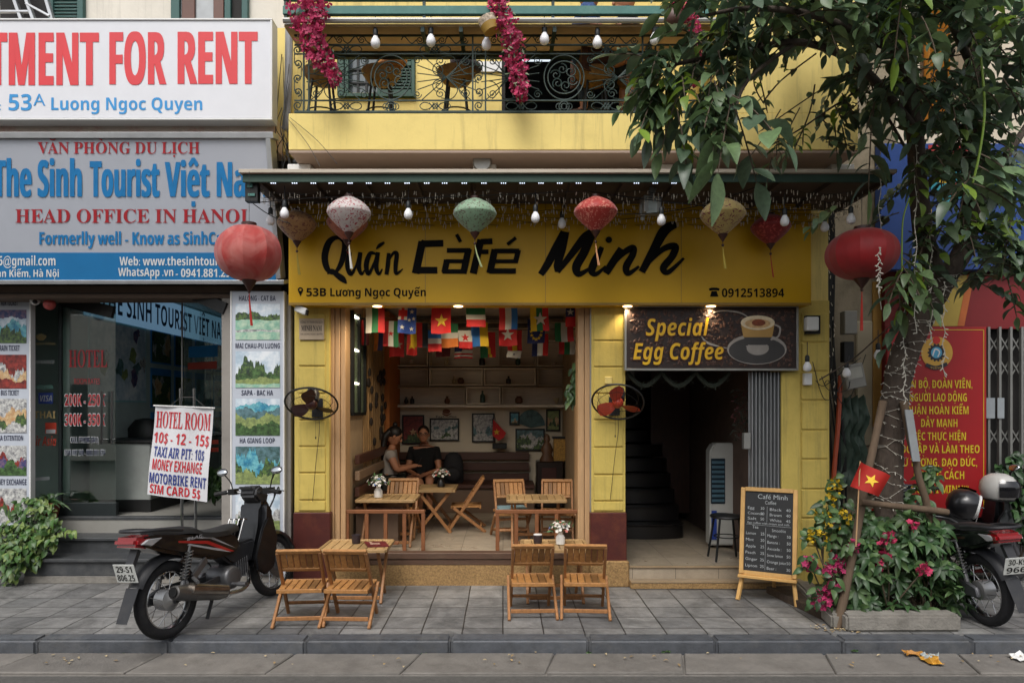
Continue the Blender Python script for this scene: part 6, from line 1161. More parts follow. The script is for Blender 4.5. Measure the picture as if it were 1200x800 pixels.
    b.build('foot_peg', M_eng, t); b = MB(); b.tube([(.42, .1, .24), (.34, .24, .01)], .012, 8); b.tube([(.40, -.06, .22), (.30, -.08, .06)], .014, 8); b.build('side_stand', M_bk2, t)
    b = MB()
    for i in range(4): yy = -.075+.05*i; b.tube(cr([(.66, yy, .57), (.69, yy, .58), (.77, yy, .74), (.79, yy, .76), (.82, yy, .75)], 4), .005, 6)
    b.tube([(.68, -.085, .61), (.68, .085, .61)], .006, 6); b.build('luggage_grille', M_chr, t)
    h = slab([(1.06, .99), (1.12, .93), (1.08, .84), (.99, .86), (.92, .94), (.94, 1.0), (1.0, 1.03)], .085, M_bk2, 'headset'); b = MB(); b.ell((1.09, 0, .92), (.05, .07, .05), 14, 8); b.build('headlight', M_clear, t); b = MB(); b.obox((.935, 0, .99), (.03, 0, -.03), (0, .06, 0), (.004, 0, .004)); b.build('dashboard', mat('dash_grey', '3a3c40', .2), h)
    b = MB()
    for s in (-1, 1): b.tube([(1.0, s*.07, .955), (.98, s*.2, .98), (.93, s*.33, .965)], .012, 8); b.tube([(.955, s*.24, .973), (.925, s*.345, .962)], .019, 10, 1); b.tube([(1.01, s*.2, .975), (1.0, s*.33, .965)], .006, 6); b.obox((.975, s*.185, .975), (.03, 0, 0), (0, .035, 0), (0, 0, .025), 1)
    b.build('handlebar', [M_chr, M_black], t); b = MB()
    for s, q in ((-1, .28), (1, .26), (-1, .22)): b.tube(cr([(1.0, s*q, .97), (1.1, s*q*.7, .99), (1.15, s*.1, .88), (1.06, s*.06, .72)], 6), .006, 5)
    b.tube(cr([(1.06, .07, .74), (1.16, .09, .6), (1.18, .08, .4)], 6), .005, 5); b.tube(cr([(.62, .12, .36), (.5, .13, .5), (.36, .1, .52)], 6), .006, 5); b.build('cable', M_black, t)
    for s in (-1, 1):
        MB().tube(cr([(.985, s*.2, .99), (.985, s*.22, 1.06), (.97, s*.27, 1.13)], 5), .006, 6).build('mirror_stalk', M_black, t); b = MB(); Rm = Matrix.Rotation(rad(20), 3, 'Y'); b.ell((.97, s*.29, 1.15), (.014, .06, .036), 16, 8, 0, Rm); mo = b.build('mirror', M_bk2, t); MB().ell((.963, s*.29, 1.149), (.012, .054, .031), 16, 8, 0, Rm).build('mirror_glass', mat('mirror_glass', 'c4c8cc', .05, metal=1, var=0), mo)
    return t
bk = make_bike(('stripe_red', 'a01c1e'), ('29-S1', '806.25'), 'black motorbike with red flashes parked on the pavement before the travel office steps', 'BLADE'); bk.location = (-2.40, 4.90, 0); bk.rotation_euler = (rad(-4), 0, rad(71)); bk.scale = (.97,)*3
bk2 = make_bike(('stripe_brown', '3c1f1c'), ('30-K9', '966'), 'black motorbike behind the flower bed showing its red tail light', ''); bk2.location = (3.68, 5.2, 0); bk2.rotation_euler = (rad(-4), 0, rad(93)); bk2.scale = (.95,)*3
bk3 = dup(bk2, (3.72, 6.2, 0), (rad(-4), 0, rad(14)), 'second black motorbike standing behind, below the red notice board')
def helmet(loc, rz, label, hx='b4b2ae', rx=0):
    t = thing('helmet', label, 'helmet', loc); b = MB(); b.lathe([(.105, -.1), (.128, -.07), (.14, -.0), (.13, .06), (.1, .105), (.055, .13), (.001, .137)], loc, 22, sq=(1.08, .95), cap=False); b.build('shell', mat('helmet_'+hx, hx, .3, coat=.4, var=.05), t, smooth=70); MB().lathe([(.1, -.098), (.12, -.07), (.13, 0), (.12, .055), (.09, .095), (.001, .12)], loc, 20, sq=(1.08, .95), cap=False).build('liner', M_black, t, smooth=70)
    b = MB(); n = 14; vs = []
    for z, r in ((-.07, .147), (.0, .156), (.05, .148), (.075, .132)):
        for i in range(n+1): a = rad(-75+150*i/n); vs.append(V(loc)+V((r*1.08*math.cos(a), r*.97*math.sin(a), z)))
    b.add(vs, [(j*(n+1)+i, j*(n+1)+i+1, (j+1)*(n+1)+i+1, (j+1)*(n+1)+i) for j in range(3) for i in range(n)]); b.build('visor', mat('visor_black', '0c0c10', .08, coat=.6), t, smooth=70)
    MB().tube([V(loc)+V((.112*math.cos(a), .1*math.sin(a), -.1)) for a in [2*PI*i/24 for i in range(24)]], .012, 6, closed=True).build('trim', M_black if hx[0] == 'b' else M_white, t); t.rotation_euler = (rad(rx), 0, rad(rz))
helmet((4.46, 6.15, .93), -50, 'white helmet with a glossy black visor resting on the second motorbike'); helmet((4.10, 6.08, .80), 60, 'black helmet with a white rim tipped over on the seat beside the visored helmet', '1c1c1f', rx=-75)
# ================= chalkboard
t = thing('chalkboard', 'wooden easel chalkboard with the handwritten drinks menu', 'chalkboard', (0, 0, 0)); M_pine = mat('pine', 'c49a5c', .55, var=.12, scale=4, isl=.1, stretch=(8, 8, 2))
def cb(u, v, d=0): return V((u, .17*v-.02-d*1, v-.18*0))    # local board plane: u across, v up, leaning back
b = MB(); b.obox(cb(0, .585), (.2, 0, 0), (0, .06, .345), (0, .006, -.001)); b.build('slate', mat('slate_black', '17181a', .6, var=.25, scale=8), t)
b = MB(); dv2 = V((0, .17, 1)).normalized()
for s in (-1, 1): b.obox(cb(s*.213, .585, .004), (.018, 0, 0), dv2*.37, V((0, .016, -.003)))
for v in (.232, .938): b.obox(cb(0, v, .0045), (.194, 0, 0), dv2*.018, V((0, .0155, -.003)))
b.build('frame', M_pine, t, bev=.003); b = MB(); b.obox(cb(0, .205, .02), (.235, 0, 0), (0, .03, 0), (0, 0, .012)); b.build('tray', M_pine, t, bev=.003)
for s in (-1, 1): b = MB(); b.bar(cb(s*.2, .23, -.03), (s*.235, -.035, 0), .03, .03); b.build('leg', M_pine, t, bev=.003)
b = MB(); b.bar((.02, .16, .7), (.02, .34, 0), .03, .03); b.build('leg', M_pine, t, bev=.003)
b = MB(); g = lambda u, v: cb(u, v, .011)
def chalk(s, x0, x1, v, h): txt(b, s, x0, x1, v, v+h, g, 0)
chalk('Café Minh', -.09, .15, .862, .04); chalk('Coffee', -.03, .06, .818, .03)
for i, (a, p, c, q) in enumerate((('Egg', '30', 'Black', '40'), ('Coconut', '50', 'Brown', '40'), ('Salt', '50', 'White', '45'))): v = .77-.045*i; chalk(a, -.17, -.17+.018*len(a), v, .024); chalk(p, -.065, -.035, v, .024); chalk(c, .01, .01+.019*len(c), v-.005, .024); chalk(q, .14, .175, v-.005, .024)
chalk('Egg coffee with cream and milk', -.17, .17, .648, .017); chalk('Tea', -.13, -.08, .608, .026); chalk('Smoothie', .03, .14, .59, .026)
for i, (a, p) in enumerate((('Lemon', '25'), ('Mint', '20'), ('Apple', '25'), ('Peach', '25'), ('Ginger', '25'), ('Lipton', '25'))): v = .555-.054*i; chalk(a, -.18, -.18+.016*len(a), v, .024); chalk(p, -.06, -.03, v, .024)
for i, (a, p) in enumerate((('Mango :', '50'), ('Banana :', '50'), ('Avocado :', '50'), ('Snow lemon', '50'), ('Orange juice', '50'), ('Beer :', '30'))): v = .545-.054*i; chalk(a, -.005, -.005+.0125*len(a), v, .024); chalk(p, .15, .18, v, .024)
for a, c in (((-.18, .64), (.18, .636)), ((-.012, .80), (-.012, .67)), ((-.02, .62), (-.02, .27))): b.bar(g(*a), g(*c), .002, .001, up=(0, 1, 0))
b.build('chalk_writing', mat('chalk', 'a4a8aa', .9, var=.3, scale=60), t, smooth=0, fix=False); t.rotation_euler = (0, 0, rad(-28)); t.location = (2.24, 5.80, .002)
# ================= people
def skinmesh(name, V3, E, rs, m, parent, lv=2):
    me = bpy.data.meshes.new(name); me.from_pydata([V(v) for v in V3], E, []); o = bpy.data.objects.new(name, me); COL.objects.link(o); md = o.modifiers.new('s', 'SKIN'); md.use_smooth_shade = True
    for i, sv in enumerate(me.skin_vertices[0].data): sv.radius = (rs[i], rs[i]) if not isinstance(rs[i], tuple) else rs[i]; sv.use_root = (i == 0)
    sb_ = o.modifiers.new('u', 'SUBSURF'); sb_.levels = lv; sb_.render_levels = lv
    dg = bpy.context.evaluated_depsgraph_get(); n = bpy.data.meshes.new_from_object(o.evaluated_get(dg)); bpy.data.objects.remove(o); n.materials.clear(); n.materials.append(m)
    n.polygons.foreach_set('use_smooth', [True]*len(n.polygons)); q = bpy.data.objects.new(name, n); COL.objects.link(q); q.parent = parent; return q
M_skin = mat('skin', 'b07a5c', .55, var=.05); M_hair = mat('dark_hair', '17110e', .5, var=.3, scale=30)
def person(label, loc, rz, top_m, bot_m, hair, look=0, nod=0, hands=((.10, .30, .22), (-.10, .30, .22)), knee=(.42, .10), foot=.36, spread=.12, hold=None, shoe=None, sleeve=.6, glasses=False, lean=0, shorts=True):
    t = thing('person', label, 'person', (0, 0, 0)); ln = lean
    sh = [V((s*.175, .0+ln, .47)) for s in (1, -1)]; hd = [V(h) for h in hands]; el = []
    for s, a, h in zip((1, -1), sh, hd):
        mid = (a+h)/2; el.append(mid+V((s*.09, -.05, -.12)))
    VV = [V((0, 0, .09)), V((0, ln*.5, .26)), V((0, ln, .42)), V((0, ln+.01, .53)), V((0, ln+.03, .60))]; EE = [(0, 1), (1, 2), (2, 3), (3, 4)]; RR = [(.15, .11), (.135, .095), (.15, .1), .055, .05]
    for a, e, h in zip(sh, el, hd):
        k = len(VV); d = (h-e).normalized(); VV += [a, e, h, h+d*.07]; EE += [(2, k), (k, k+1), (k+1, k+2), (k+2, k+3)]; RR += [.062, .043, .028, .036]
        u = V((0, 0, 1)).cross(d).normalized()
        for j in range(4): q = len(VV); VV += [h+d*.1+u*(.018*(j-1.5)), h+d*(.15+.012*(j in (1, 2)))+u*(.02*(j-1.5))+V((0, 0, -.02))]; EE += [(k+3, q), (q, q+1)]; RR += [.011, .009]
        q = len(VV); sd = 1 if a.x > 0 else -1; VV += [h+d*.05-u*.035*sd, h+d*.085-u*.05*sd]; EE += [(k+2, q), (q, q+1)]; RR += [.012, .009]
    for s in (1, -1):
        k = len(VV); VV += [V((s*.085, .04, .075)), V((s*spread, knee[0], knee[1])), V((s*spread, knee[0]-.02, -foot)), V((s*spread*1.1, knee[0]+.14, -foot-.045))]; EE += [(0, k), (k, k+1), (k+1, k+2), (k+2, k+3)]; RR += [.085, .06, .04, .035]
    body = skinmesh('body', VV, EE, RR, M_skin, t)
    H = V((0, ln+.05, .70)); Rh = Matrix.Rotation(rad(look), 3, 'Z') @ Matrix.Rotation(rad(-nod), 3, 'X'); hp = lambda x, y, z: H+Rh @ V((x, y, z))
    b = MB(); b.ell(H, (.075, .095, .112), 20, 14, 0, Rh); b.ell(hp(0, .02, -.055), (.055, .07, .065), 14, 10, 0, Rh); b.ell(hp(0, .1, -.015), (.014, .02, .022), 8, 6, 0, Rh)
    for s in (1, -1): b.ell(hp(s*.076, 0, -.01), (.012, .02, .03), 8, 6, 0, Rh)
    b.build('head', M_skin, t, smooth=80); b = MB()
    for s in (1, -1): b.ell(hp(s*.03, .085, .008), (.012, .008, .006), 8, 6, 0, Rh); b.bar(hp(s*.016, .092, .03), hp(s*.048, .08, .03), .006, .006)
    b.build('eyes', M_hair, t); b = MB(); b.ell(hp(0, .086, -.055), (.022, .008, .006), 8, 6, 0, Rh); b.build('mouth', mat('lips', '8a4a42', .5), t)
    b = MB()
    if hair == 'short': b.ell(hp(0, -.018, .035), (.083, .095, .092), 18, 10, 0, Rh)
    else:
        b.ell(hp(0, -.02, .03), (.085, .1, .1), 18, 10, 0, Rh); b.ell(hp(0, -.07, .13), .035, 10, 8)
        for s in (-1, 0, 1): b.tube(cr([hp(s*.05, -.08, .03), hp(s*.06, -.1, -.1), V((s*.07, ln-.1, .45)), V((s*.06, ln-.11, .28))], 5), [.045]*6+[.04]*5+[.03]*4+[.008], 8)
    b.build('hair', M_hair, t, smooth=70)
    if glasses:
        b = MB()
        for s in (1, -1): b.tube([hp(s*.032+.025*math.cos(a), .098, .008+.018*math.sin(a)) for a in [2*PI*i/16 for i in range(16)]], .003, 5, closed=True); b.tube([hp(s*.057, .095, .01), hp(s*.078, .0, .01)], .003, 5)
        b.tube([hp(-.008, .1, .01), hp(.008, .1, .01)], .003, 5); b.build('glasses', M_black, t)
    # clothes: shells a little fuller than the body
    vv = [V((0, 0, .07)), V((0, ln*.5, .26)), V((0, ln, .43)), V((0, ln+.005, .51))]; ee = [(0, 1), (1, 2), (2, 3)]; rr = [(.168, .128), (.15, .112), (.165, .116), .075]
    for a, e in zip(sh, el): k = len(vv); vv += [a, a.lerp(e, sleeve)]; ee += [(2, k), (k, k+1)]; rr += [.076, .062]
    skinmesh('shirt', vv, ee, rr, top_m, t); vv = [V((0, .01, .085))]; ee = []; rr = [(.165, .13)]
    for s in (1, -1):
        k = len(vv); vv += [V((s*.09, .06, .08)), V((s*spread, knee[0]*(.62 if shorts else 1), knee[1]))]; ee += [(0, k), (k, k+1)]; rr += [.102, .082 if shorts else .073]
        if not shorts: vv += [V((s*spread, knee[0]-.02, -foot+.05))]; ee += [(k+1, k+2)]; rr += [.055]
    skinmesh('shorts' if shorts else 'trousers', vv, ee, rr, bot_m, t)
    for s in (1, -1): b = MB(); c = V((s*spread*1.1, knee[0]+.06, -foot-.035)); b.ell(c, (.046, .13, .05), 14, 8); b.build('shoe', shoe or M_black, t, smooth=70)
    if hold: b = MB(); h = (hd[0]+hd[1])/2; b.obox(h+V((0, .10, .05)), (.035, 0, 0), (0, .03, .06), (0, .004, -.002)); b.build('phone', M_black, t, bev=.003)
    t.location = loc; t.rotation_euler = (0, 0, rad(rz)); t.scale = (.93,)*3 if loc[2] < 2 else (1,)*3; return t
person('man in a black t-shirt and glasses sitting on the bench at the back', (-1.04, 8.95, .66), 176, mat('black_cotton', '0d0d0f', .9), mat('dark_shorts', '1c1c1e', .9), 'short', 8, 4, ((.08, .26, .16), (-.1, .28, .17)), glasses=True, spread=.15, foot=.3)
person('woman with long dark hair in a white top looking down at her phone', (-1.40, 8.32, .66), -84, mat('white_cotton', '9c948c', .9), mat('olive_shorts', '2c2c24', .9), 'long', 0, 30, ((.05, .30, .30), (-.05, .30, .30)), hold=True, lean=.03, foot=.3, sleeve=.45)
M_blueshirt = mat('blue_print', '27406c', .8, var=.8, scale=28)
person('person in a blue printed shirt seated at the balcony railing', (.70, 6.02, 4.60), -82, M_blueshirt, mat('brown_shorts', '4c3026', .9), 'short', 0, 0, spread=.1, foot=.33, shoe=mat('grey_shoe', '55585a', .7))
person('person in dark clothes seated beside the blue shirt on the balcony', (1.14, 6.12, 4.62), 70, mat('dark_jacket', '111113', .9), mat('dark_jeans', '27323a', .9), 'short', 0, 0, spread=.1, foot=.28, shoe=mat('brown_shoe', '4c3a30', .6), shorts=False)
# balcony stools
M_stool = mat('stool_tan', '7c5a30', .6, var=.3, scale=16)
st0 = None
def stool(px, y, label, back=None):
    t = thing('bar_stool', label, 'stool', (X(px, y), y, 3.982), 'bar stools on the balcony'); c = V((X(px, y), y, 3.982))
    MB().lathe([(.04, .5), (.12, .53), (.17, .60), (.175, .615), (.15, .61), (.001, .595)], c, 20).build('seat', M_stool, t, smooth=50)
    for k in range(4): a = PI/4+k*PI/2; MB().tube([c+V((.1*math.cos(a), .1*math.sin(a), .52)), c+V((.17*math.cos(a), .17*math.sin(a), 0))], .012, 6).build('leg', M_blkmetal, t)
    MB().tube([c+V((.14*math.cos(a), .14*math.sin(a), .25)) for a in [2*PI*i/18 for i in range(18)]], .007, 5, closed=True).build('foot_ring', M_blkmetal, t)
    if back: b = MB(); b.ell(c+V((.08, .03, .70)), (.15, .05, .08), 14, 8, 0, Matrix.Rotation(rad(-18 if back[1] > 0 else 20), 3, 'Y')); b.build('backrest', back[0], t)
stool(378, 6.0, 'tan bar stool behind the first bougainvillea garland on the balcony'); stool(447, 6.0, 'tan bar stool with an orange backrest in front of the green shutter', (mat('orange_back', 'c07a2c', .6, var=.3, scale=15), 1)); stool(535, 6.0, 'tan bar stool with a grey backrest in the middle of the balcony', (mat('grey_back', '5a5054', .6), -1)); stool(697, 6.02, 'bar stool under the person in the blue shirt'); stool(745, 6.12, 'bar stool under the person in dark clothes')
# ================= foliage
LM = [mat('leaf_dark', '465a44', .42, var=.3, scale=30, isl=.45, tl=.2, spec=.6), mat('leaf_mid', '586e48', .45, var=.3, scale=30, isl=.4, tl=.25, spec=.6), mat('leaf_bright', '789438', .45, var=.1, isl=.25, tl=.4), mat('leaf_dry', '6a5c2c', .6, isl=.3), mat('twig', '4a3e30', .8)]  # backlight is put into the bright leaf colour; green vine stems share it
M_bark = mat('bark', '40362e', .9, var=.38, scale=14, bump=1.8, bscale=24, stretch=(1, 1, .35), dirt=.5, dhex='6c645a', dscale=6)
WID = (.15, .78, 1.08, 1, .66, .08)
def leaf(b, o, d, n, L, W, m, droop=.35):
    d = d.normalized(); s = d.cross(n); s = s.normalized() if s.length > 1e-4 else d.orthogonal().normalized(); n = s.cross(d); k = len(b.v); cu = R.uniform(-.1, .2)
    for i in range(6):
        t = i/5; c = o+d*L*t+V((0, 0, -droop*L*t*t))+n*(cu*L*math.sin(PI*t)); w = W*WID[i]; b.v += [c-s*w+n*w*.35, c, c+s*w+n*w*.35]
    for i in range(5):
        a = k+3*i; b.f += [[a, a+1, a+4, a+3], [a+1, a+2, a+5, a+4]]; b.m += [m, m]
def rv(z=0): return V((R.gauss(0, 1), R.gauss(0, 1), R.gauss(z, 1))).normalized()
def lm(br=.08): q = R.random(); return 2 if q < br else 1 if q < .5 else 0
def spray(b, p, d, n=8, L=.19, W=.048, rl=.36, br=.08):
    d = d.normalized(); pts = [p+d*rl*i/6+V((0, 0, -.32*rl*(i/6)**2)) for i in range(7)]; b.tube(pts, [.005]*6+[.002], 4, 4, cap=False); up = V((0, 0, 1)); s = d.cross(up); s = s.normalized() if s.length > .1 else V((1, 0, 0)); tone = lm(br)
    for i in range(n):
        t = .15+.85*i/(n-1); q = pts[min(int(t*6), 5)].lerp(pts[min(int(t*6)+1, 6)], t*6 % 1 if t < 1 else 1); sg = 1 if i % 2 else -1
        ld = d*.55+s*sg*.85+V((0, 0, -.08))+rv()*.25 if i < n-1 else d+V((0, 0, -.4)); l = L*R.uniform(.5, 1.05)*(1-.25*abs(t-.55)); leaf(b, q, ld, up+s*sg*.5+rv()*.35, l, W*l/L, tone if R.random() < .7 else lm(br), R.uniform(.15, .5))
ty = 5.5; tree = thing('street_tree', 'tall leafy street tree with a leaning dark trunk wrapped in fairy lights', 'tree', (P(1042, 0, ty).x, ty, 0))
b = MB(); tp_ = cr([P(1046, 716, 5.5), P(1042, 640, 5.52), P(1041, 560, 5.52), P(1047, 480, 5.5), P(1060, 415, 5.48), P(1090, 352, 5.46), P(1108, 322, 5.45)], 8)
rr = [.115-.015*min(i/20, 1)+.06*max(0, 1-i/5) for i in range(len(tp_))]; b.tube(tp_, [r*R.uniform(.93, 1.07) for r in rr], 16)
def limb(pts, r0, r1): c = cr(pts, 8); b.tube(c, [r0+(r1-r0)*i/(len(c)-1) for i in range(len(c))], 9)
limb([P(1100, 335, 5.46), P(1084, 285, 5.4), P(1076, 220, 5.3), P(1070, 140, 5.1), P(1050, 60, 4.9), P(1010, -30, 4.7), P(960, -90, 4.5)], .085, .03)
limb([P(1108, 325, 5.45), P(1130, 290, 5.5), P(1140, 230, 5.5), P(1146, 150, 5.4), P(1140, 60, 5.2), P(1150, -40, 5.0)], .085, .04); limb([P(1138, 270, 5.5), P(1160, 215, 5.5), P(1195, 160, 5.5), P(1230, 110, 5.5)], .045, .02)
limb([P(1070, 150, 5.1), P(1010, 80, 4.8), P(940, 50, 4.6), P(860, 62, 4.5), P(780, 78, 4.5), P(725, 92, 4.5)], .035, .006); limb([P(930, 52, 4.6), P(880, 90, 4.4), P(862, 130, 4.3), P(862, 170, 4.25)], .016, .005); limb([P(1076, 200, 5.3), P(1020, 110, 5.2), P(985, 120, 5.2), P(940, 150, 5.2), P(905, 170, 5.2)], .012, .004)
limb([P(1050, 60, 4.9), P(960, 20, 4.4), P(880, 10, 4.2), P(820, 20, 4.2)], .03, .008); limb([P(1140, 80, 5.2), P(1110, 10, 4.6), P(1120, -60, 4.2)], .03, .012)
limb([P(1068, 410, 5.4), P(1050, 372, 5.3), P(1062, 350, 5.2)], .008, .004); limb([P(960, 445, 5.9), P(1000, 420, 5.7), P(1040, 385, 5.4), P(1064, 372, 5.3)], .006, .005)
b.build('trunk', M_bark, tree, smooth=60)
b = MB()
def region(cx, cy, rx, ry, d0, d1, n, L=.19, dirx=0, br=.08, nl=8, dn=-.35):
    for i in range(n):
        a, r = R.uniform(0, 2*PI), math.sqrt(R.random()); px, py, y = cx+rx*r*math.cos(a), cy+ry*r*math.sin(a), R.uniform(d0, d1)
        spray(b, P(px, py, y)-V((0, 0, -.06)), V((R.gauss(dirx, .7), R.gauss(-.3, .5), R.gauss(dn, .35))), nl, L*R.uniform(.8, 1.1), .047*L/.19, L*1.7, br)
def along(pts, n, jit, L=.19, d=(0, -.3, -.4), br=.08, nl=8):
    c = cr([V(p) for p in pts], 8)
    for i in range(n):
        k = R.uniform(0, len(c)-1.01); q = c[int(k)].lerp(c[int(k)+1], k % 1); spray(b, P(q.x+R.gauss(0, jit), q.y+R.gauss(0, jit), q.z), V(d)+rv()*.55, nl, L*R.uniform(.8, 1.1), .047*L/.19, L*1.6, br)
region(960, -6, 140, 34, 4.1, 5.2, 60, .15, -.2); region(870, -20, 60, 40, 4.2, 4.8, 14, .18); region(1000, 35, 60, 30, 4.4, 5.2, 8, .13)
along([(900, 36, 4.5), (850, 40, 4.5), (800, 50, 4.5)], 10, 10, .17, (-.6, -.2, -.5)); along([(800, 60, 4.5), (775, 66, 4.5), (755, 72, 4.5)], 6, 4, .17, (-.8, 0, -.25), .45, 7)
along([(865, 60, 4.5), (825, 66, 4.4), (790, 74, 4.4), (775, 86, 4.4)], 14, 10, .165, (-.4, -.2, -.7)); along([(852, 70, 4.3), (838, 100, 4.2), (815, 128, 4.2), (795, 142, 4.3)], 14, 10, .17, (-.25, -.2, -.8), .04); along([(775, 96, 4.4), (764, 104, 4.4), (760, 112, 4.4)], 3, 5, .17, (-.3, 0, -1))
along([(856, 108, 4.1), (858, 124, 4.1)], 3, 3, .25, (.1, -.3, -.8), .0, 7)
along([(985, 118, 5.2), (945, 145, 5.2), (915, 165, 5.2)], 9, 12, .11, (-.2, -.1, -.8), .02, 6); along([(1000, 95, 5.2), (975, 110, 5.2)], 5, 9, .13)
region(1120, 5, 100, 50, 4.0, 5.6, 96, .16, 0, .05); region(1170, 90, 45, 50, 4.4, 5.8, 34, .15, 0, .04); region(1040, 100, 34, 30, 4.6, 5.4, 12, .17, -.3, .02); region(1035, 150, 18, 18, 4.8, 5.2, 2, .2)
region(1110, 140, 30, 30, 5.0, 5.7, 11, .14, 0, .04); region(1095, 215, 42, 46, 5.0, 5.8, 20, .13, 0, .04); region(1165, 235, 36, 60, 5.0, 5.8, 22, .13, 0, .1); region(1185, 300, 22, 40, 5.0, 5.7, 14, .15, 0, .15); region(1112, 275, 30, 24, 5.0, 5.6, 9, .13); region(1060, 280, 14, 26, 5.0, 5.5, 4, .17)
along([(1066, 308, 5.2), (1056, 330, 5.2), (1060, 350, 5.2)], 6, 8, .17, (-.1, -.2, -.8), .15); region(1160, 338, 34, 16, 5.0, 5.5, 7, .16, 0, .1); region(960, 168, 16, 14, 5.0, 5.4, 2, .12); region(985, 235, 10, 12, 5.0, 5.2, 1, .14)
for i in range(26):
    px, py, y = R.choice(((860, 60, 4.6), (930, 50, 4.8), (1000, 90, 5.0), (1080, 60, 5.0), (1140, 60, 5.2), (960, 130, 5.2), (1120, 200, 5.5))); a = P(px+R.uniform(-50, 50), py+R.uniform(-25, 25), y); e = a+V((R.gauss(-.1, .35), R.gauss(0, .2), R.gauss(-.15, .2))); c = cr([a, (a+e)/2+rv()*.05, e], 5); b.tube(c, [.006]*(len(c)-1)+[.002], 4, 4)
    for p in c[3::2]: leaf(b, p, rv(-.2), V((0, 0, 1)), R.uniform(.05, .1), R.uniform(.014, .024), lm(.12), .3)
region(1130, 180, 70, 50, 4.8, 5.8, 34, .15, 0, .05); region(1150, 285, 46, 26, 5.0, 5.7, 14, .14, 0, .08); region(1100, 100, 60, 40, 4.6, 5.5, 26, .16, 0, .05); region(900, 20, 110, 34, 4.2, 5.0, 28, .17, -.2, .06); region(1010, 30, 50, 40, 4.4, 5.2, 14, .16, 0, .05)
c = cr([P(1144, 10, 4.3), P(1150, 70, 4.3), P(1154, 130, 4.3), P(1148, 180, 4.3), P(1140, 215, 4.3)], 6); b.tube(c, .007, 5, 2); [spray(b, c[-1-i*2], V((R.uniform(-1, 1), -.3, -.4)), 7, .18, .04, .25, .05) for i in range(4)]
c = cr([P(1066, 232, 5.0), P(1058, 260, 5.0), P(1057, 318, 5.0)], 6); b.tube(c, .006, 5, 2); [spray(b, c[-1-i], V((R.uniform(-1, 1), -.3, -.5)), 7, .18, .04, .25, .1) for i in range(3)]
b.build('crown', LM, tree, smooth=60, fix=False)
# fairy lights round the trunk and hanging strings
M_wl = mat('white_wire', 'b4b0a4', .5); b = MB(); k = 0
for t_ in range(3):
    pts = []
    for i in range(150):
        u = i/149*(len(tp_)-2); a = tp_[int(u)].lerp(tp_[int(u)+1], u % 1); r = rr[int(u)]*1.08; an = i*.62*(1 if t_ % 2 else -1)+t_*2+.6*math.sin(i*.23); pts.append(a+V((r*math.cos(an), r*math.sin(an), R.uniform(-.02, .02))))
    b.tube(pts, .0018, 4, cap=False)
    for p in pts: b.bar(p, p+V((R.uniform(-.02, .02), -.018, R.uniform(-.025, .01))), .005, .005)
for x, y0, y1, d in ((1031, 160, 360, 5.2), (1073, 170, 390, 5.0), (1106, 330, 440, 5.2), (1030, 290, 340, 4.9), (1091, 250, 400, 5.2), (1060, 350, 470, 5.2)):
    pts = [P(x+1.6*math.sin(i*1.1), y0+(y1-y0)*i/24, d) for i in range(25)]; b.tube(pts, .0025, 4, cap=False)
    for p in pts: b.bar(p, p+V((R.uniform(-.03, .03), 0, R.uniform(-.03, 0))), .006, .006)
tag(b.build('fairy_lights', M_wl, loc=P(1050, 480, 5.4), smooth=0), 'string of tiny white fairy lights wound round the tree trunk', 'fairy lights')
M_pole = mat('weathered_pole', '5c4c3c', .9, var=.3, scale=8, bump=.6, bscale=40, stretch=(1, 1, .2))
def pole(a, c, r, label): b = MB(); b.tube([V(a).lerp(V(c), i/8)+V((R.uniform(-.01, .01), R.uniform(-.01, .01), 0)) for i in range(9)], [r*R.uniform(.9, 1.1) for i in range(9)], 9); tag(b.build('tree_stake', M_pole, loc=a, smooth=50), label, 'stake', 'poles propping the tree')
pole(P(981, 735, 5.12), P(1034, 470, 5.38), .03, 'bark covered pole leaning from the pavement corner of the flower bed'); pole(P(1098, 650, 5.35), P(1058, 470, 5.36), .028, 'bark covered pole leaning on the bush side of the trunk'); pole(P(1008, 588, 5.22), P(1112, 600, 5.3), .026, 'horizontal pole tied across the two leaning tree poles')
t = thing('small_flag', 'little red flag with a yellow star stuck in the flower bed by the trunk', 'flag', P(1003, 640, 5.05)); MB().tube([P(1003, 640, 5.06), P(1008, 540, 5.06)], .005, 6).build('stick', M_wood2, t); b = MB(); n, m = 8, 6; q4 = [(1009, 541), (1043, 557), (1031, 582), (998, 570)]
fl = lambda u, v, d=0: P(*[(q4[0][k]*(1-u)+q4[1][k]*u)*(1-v)+(q4[3][k]*(1-u)+q4[2][k]*u)*v for k in (0, 1)], 5.04)+V((0, .025*math.sin(u*6+v)-d, 0)); b.add([fl(i/n, j/m) for j in range(m+1) for i in range(n+1)], [(j*(n+1)+i, j*(n+1)+i+1, (j+1)*(n+1)+i+1, (j+1)*(n+1)+i) for j in range(m) for i in range(n)])
for i in range(10): b.poly([fl(.5, .5, .006)]+[fl(.5+(.2 if (i+k) % 2 == 0 else .08)*math.cos(rad(36*(i+k)-80)), .5+(.27 if (i+k) % 2 == 0 else .11)*math.sin(rad(36*(i+k)-80)), .006) for k in (0, 1)], 1)
b.build('cloth', [mat('flag_scarlet', 'b4251c', .7, tl=.3), FM['gold']], t, smooth=60, fix=False)
b = MB(); b.obox(P(1069, 510, 5.3), V((.03, 0, .0)), (0, .006, 0), V((.03, 0, -.2))); tag(b.build('sign_strip', mat('strip_grey', '8a8e90', .5), loc=P(1069, 510, 5.3)), 'narrow grey strip hanging beside the leaning pole', 'strip')
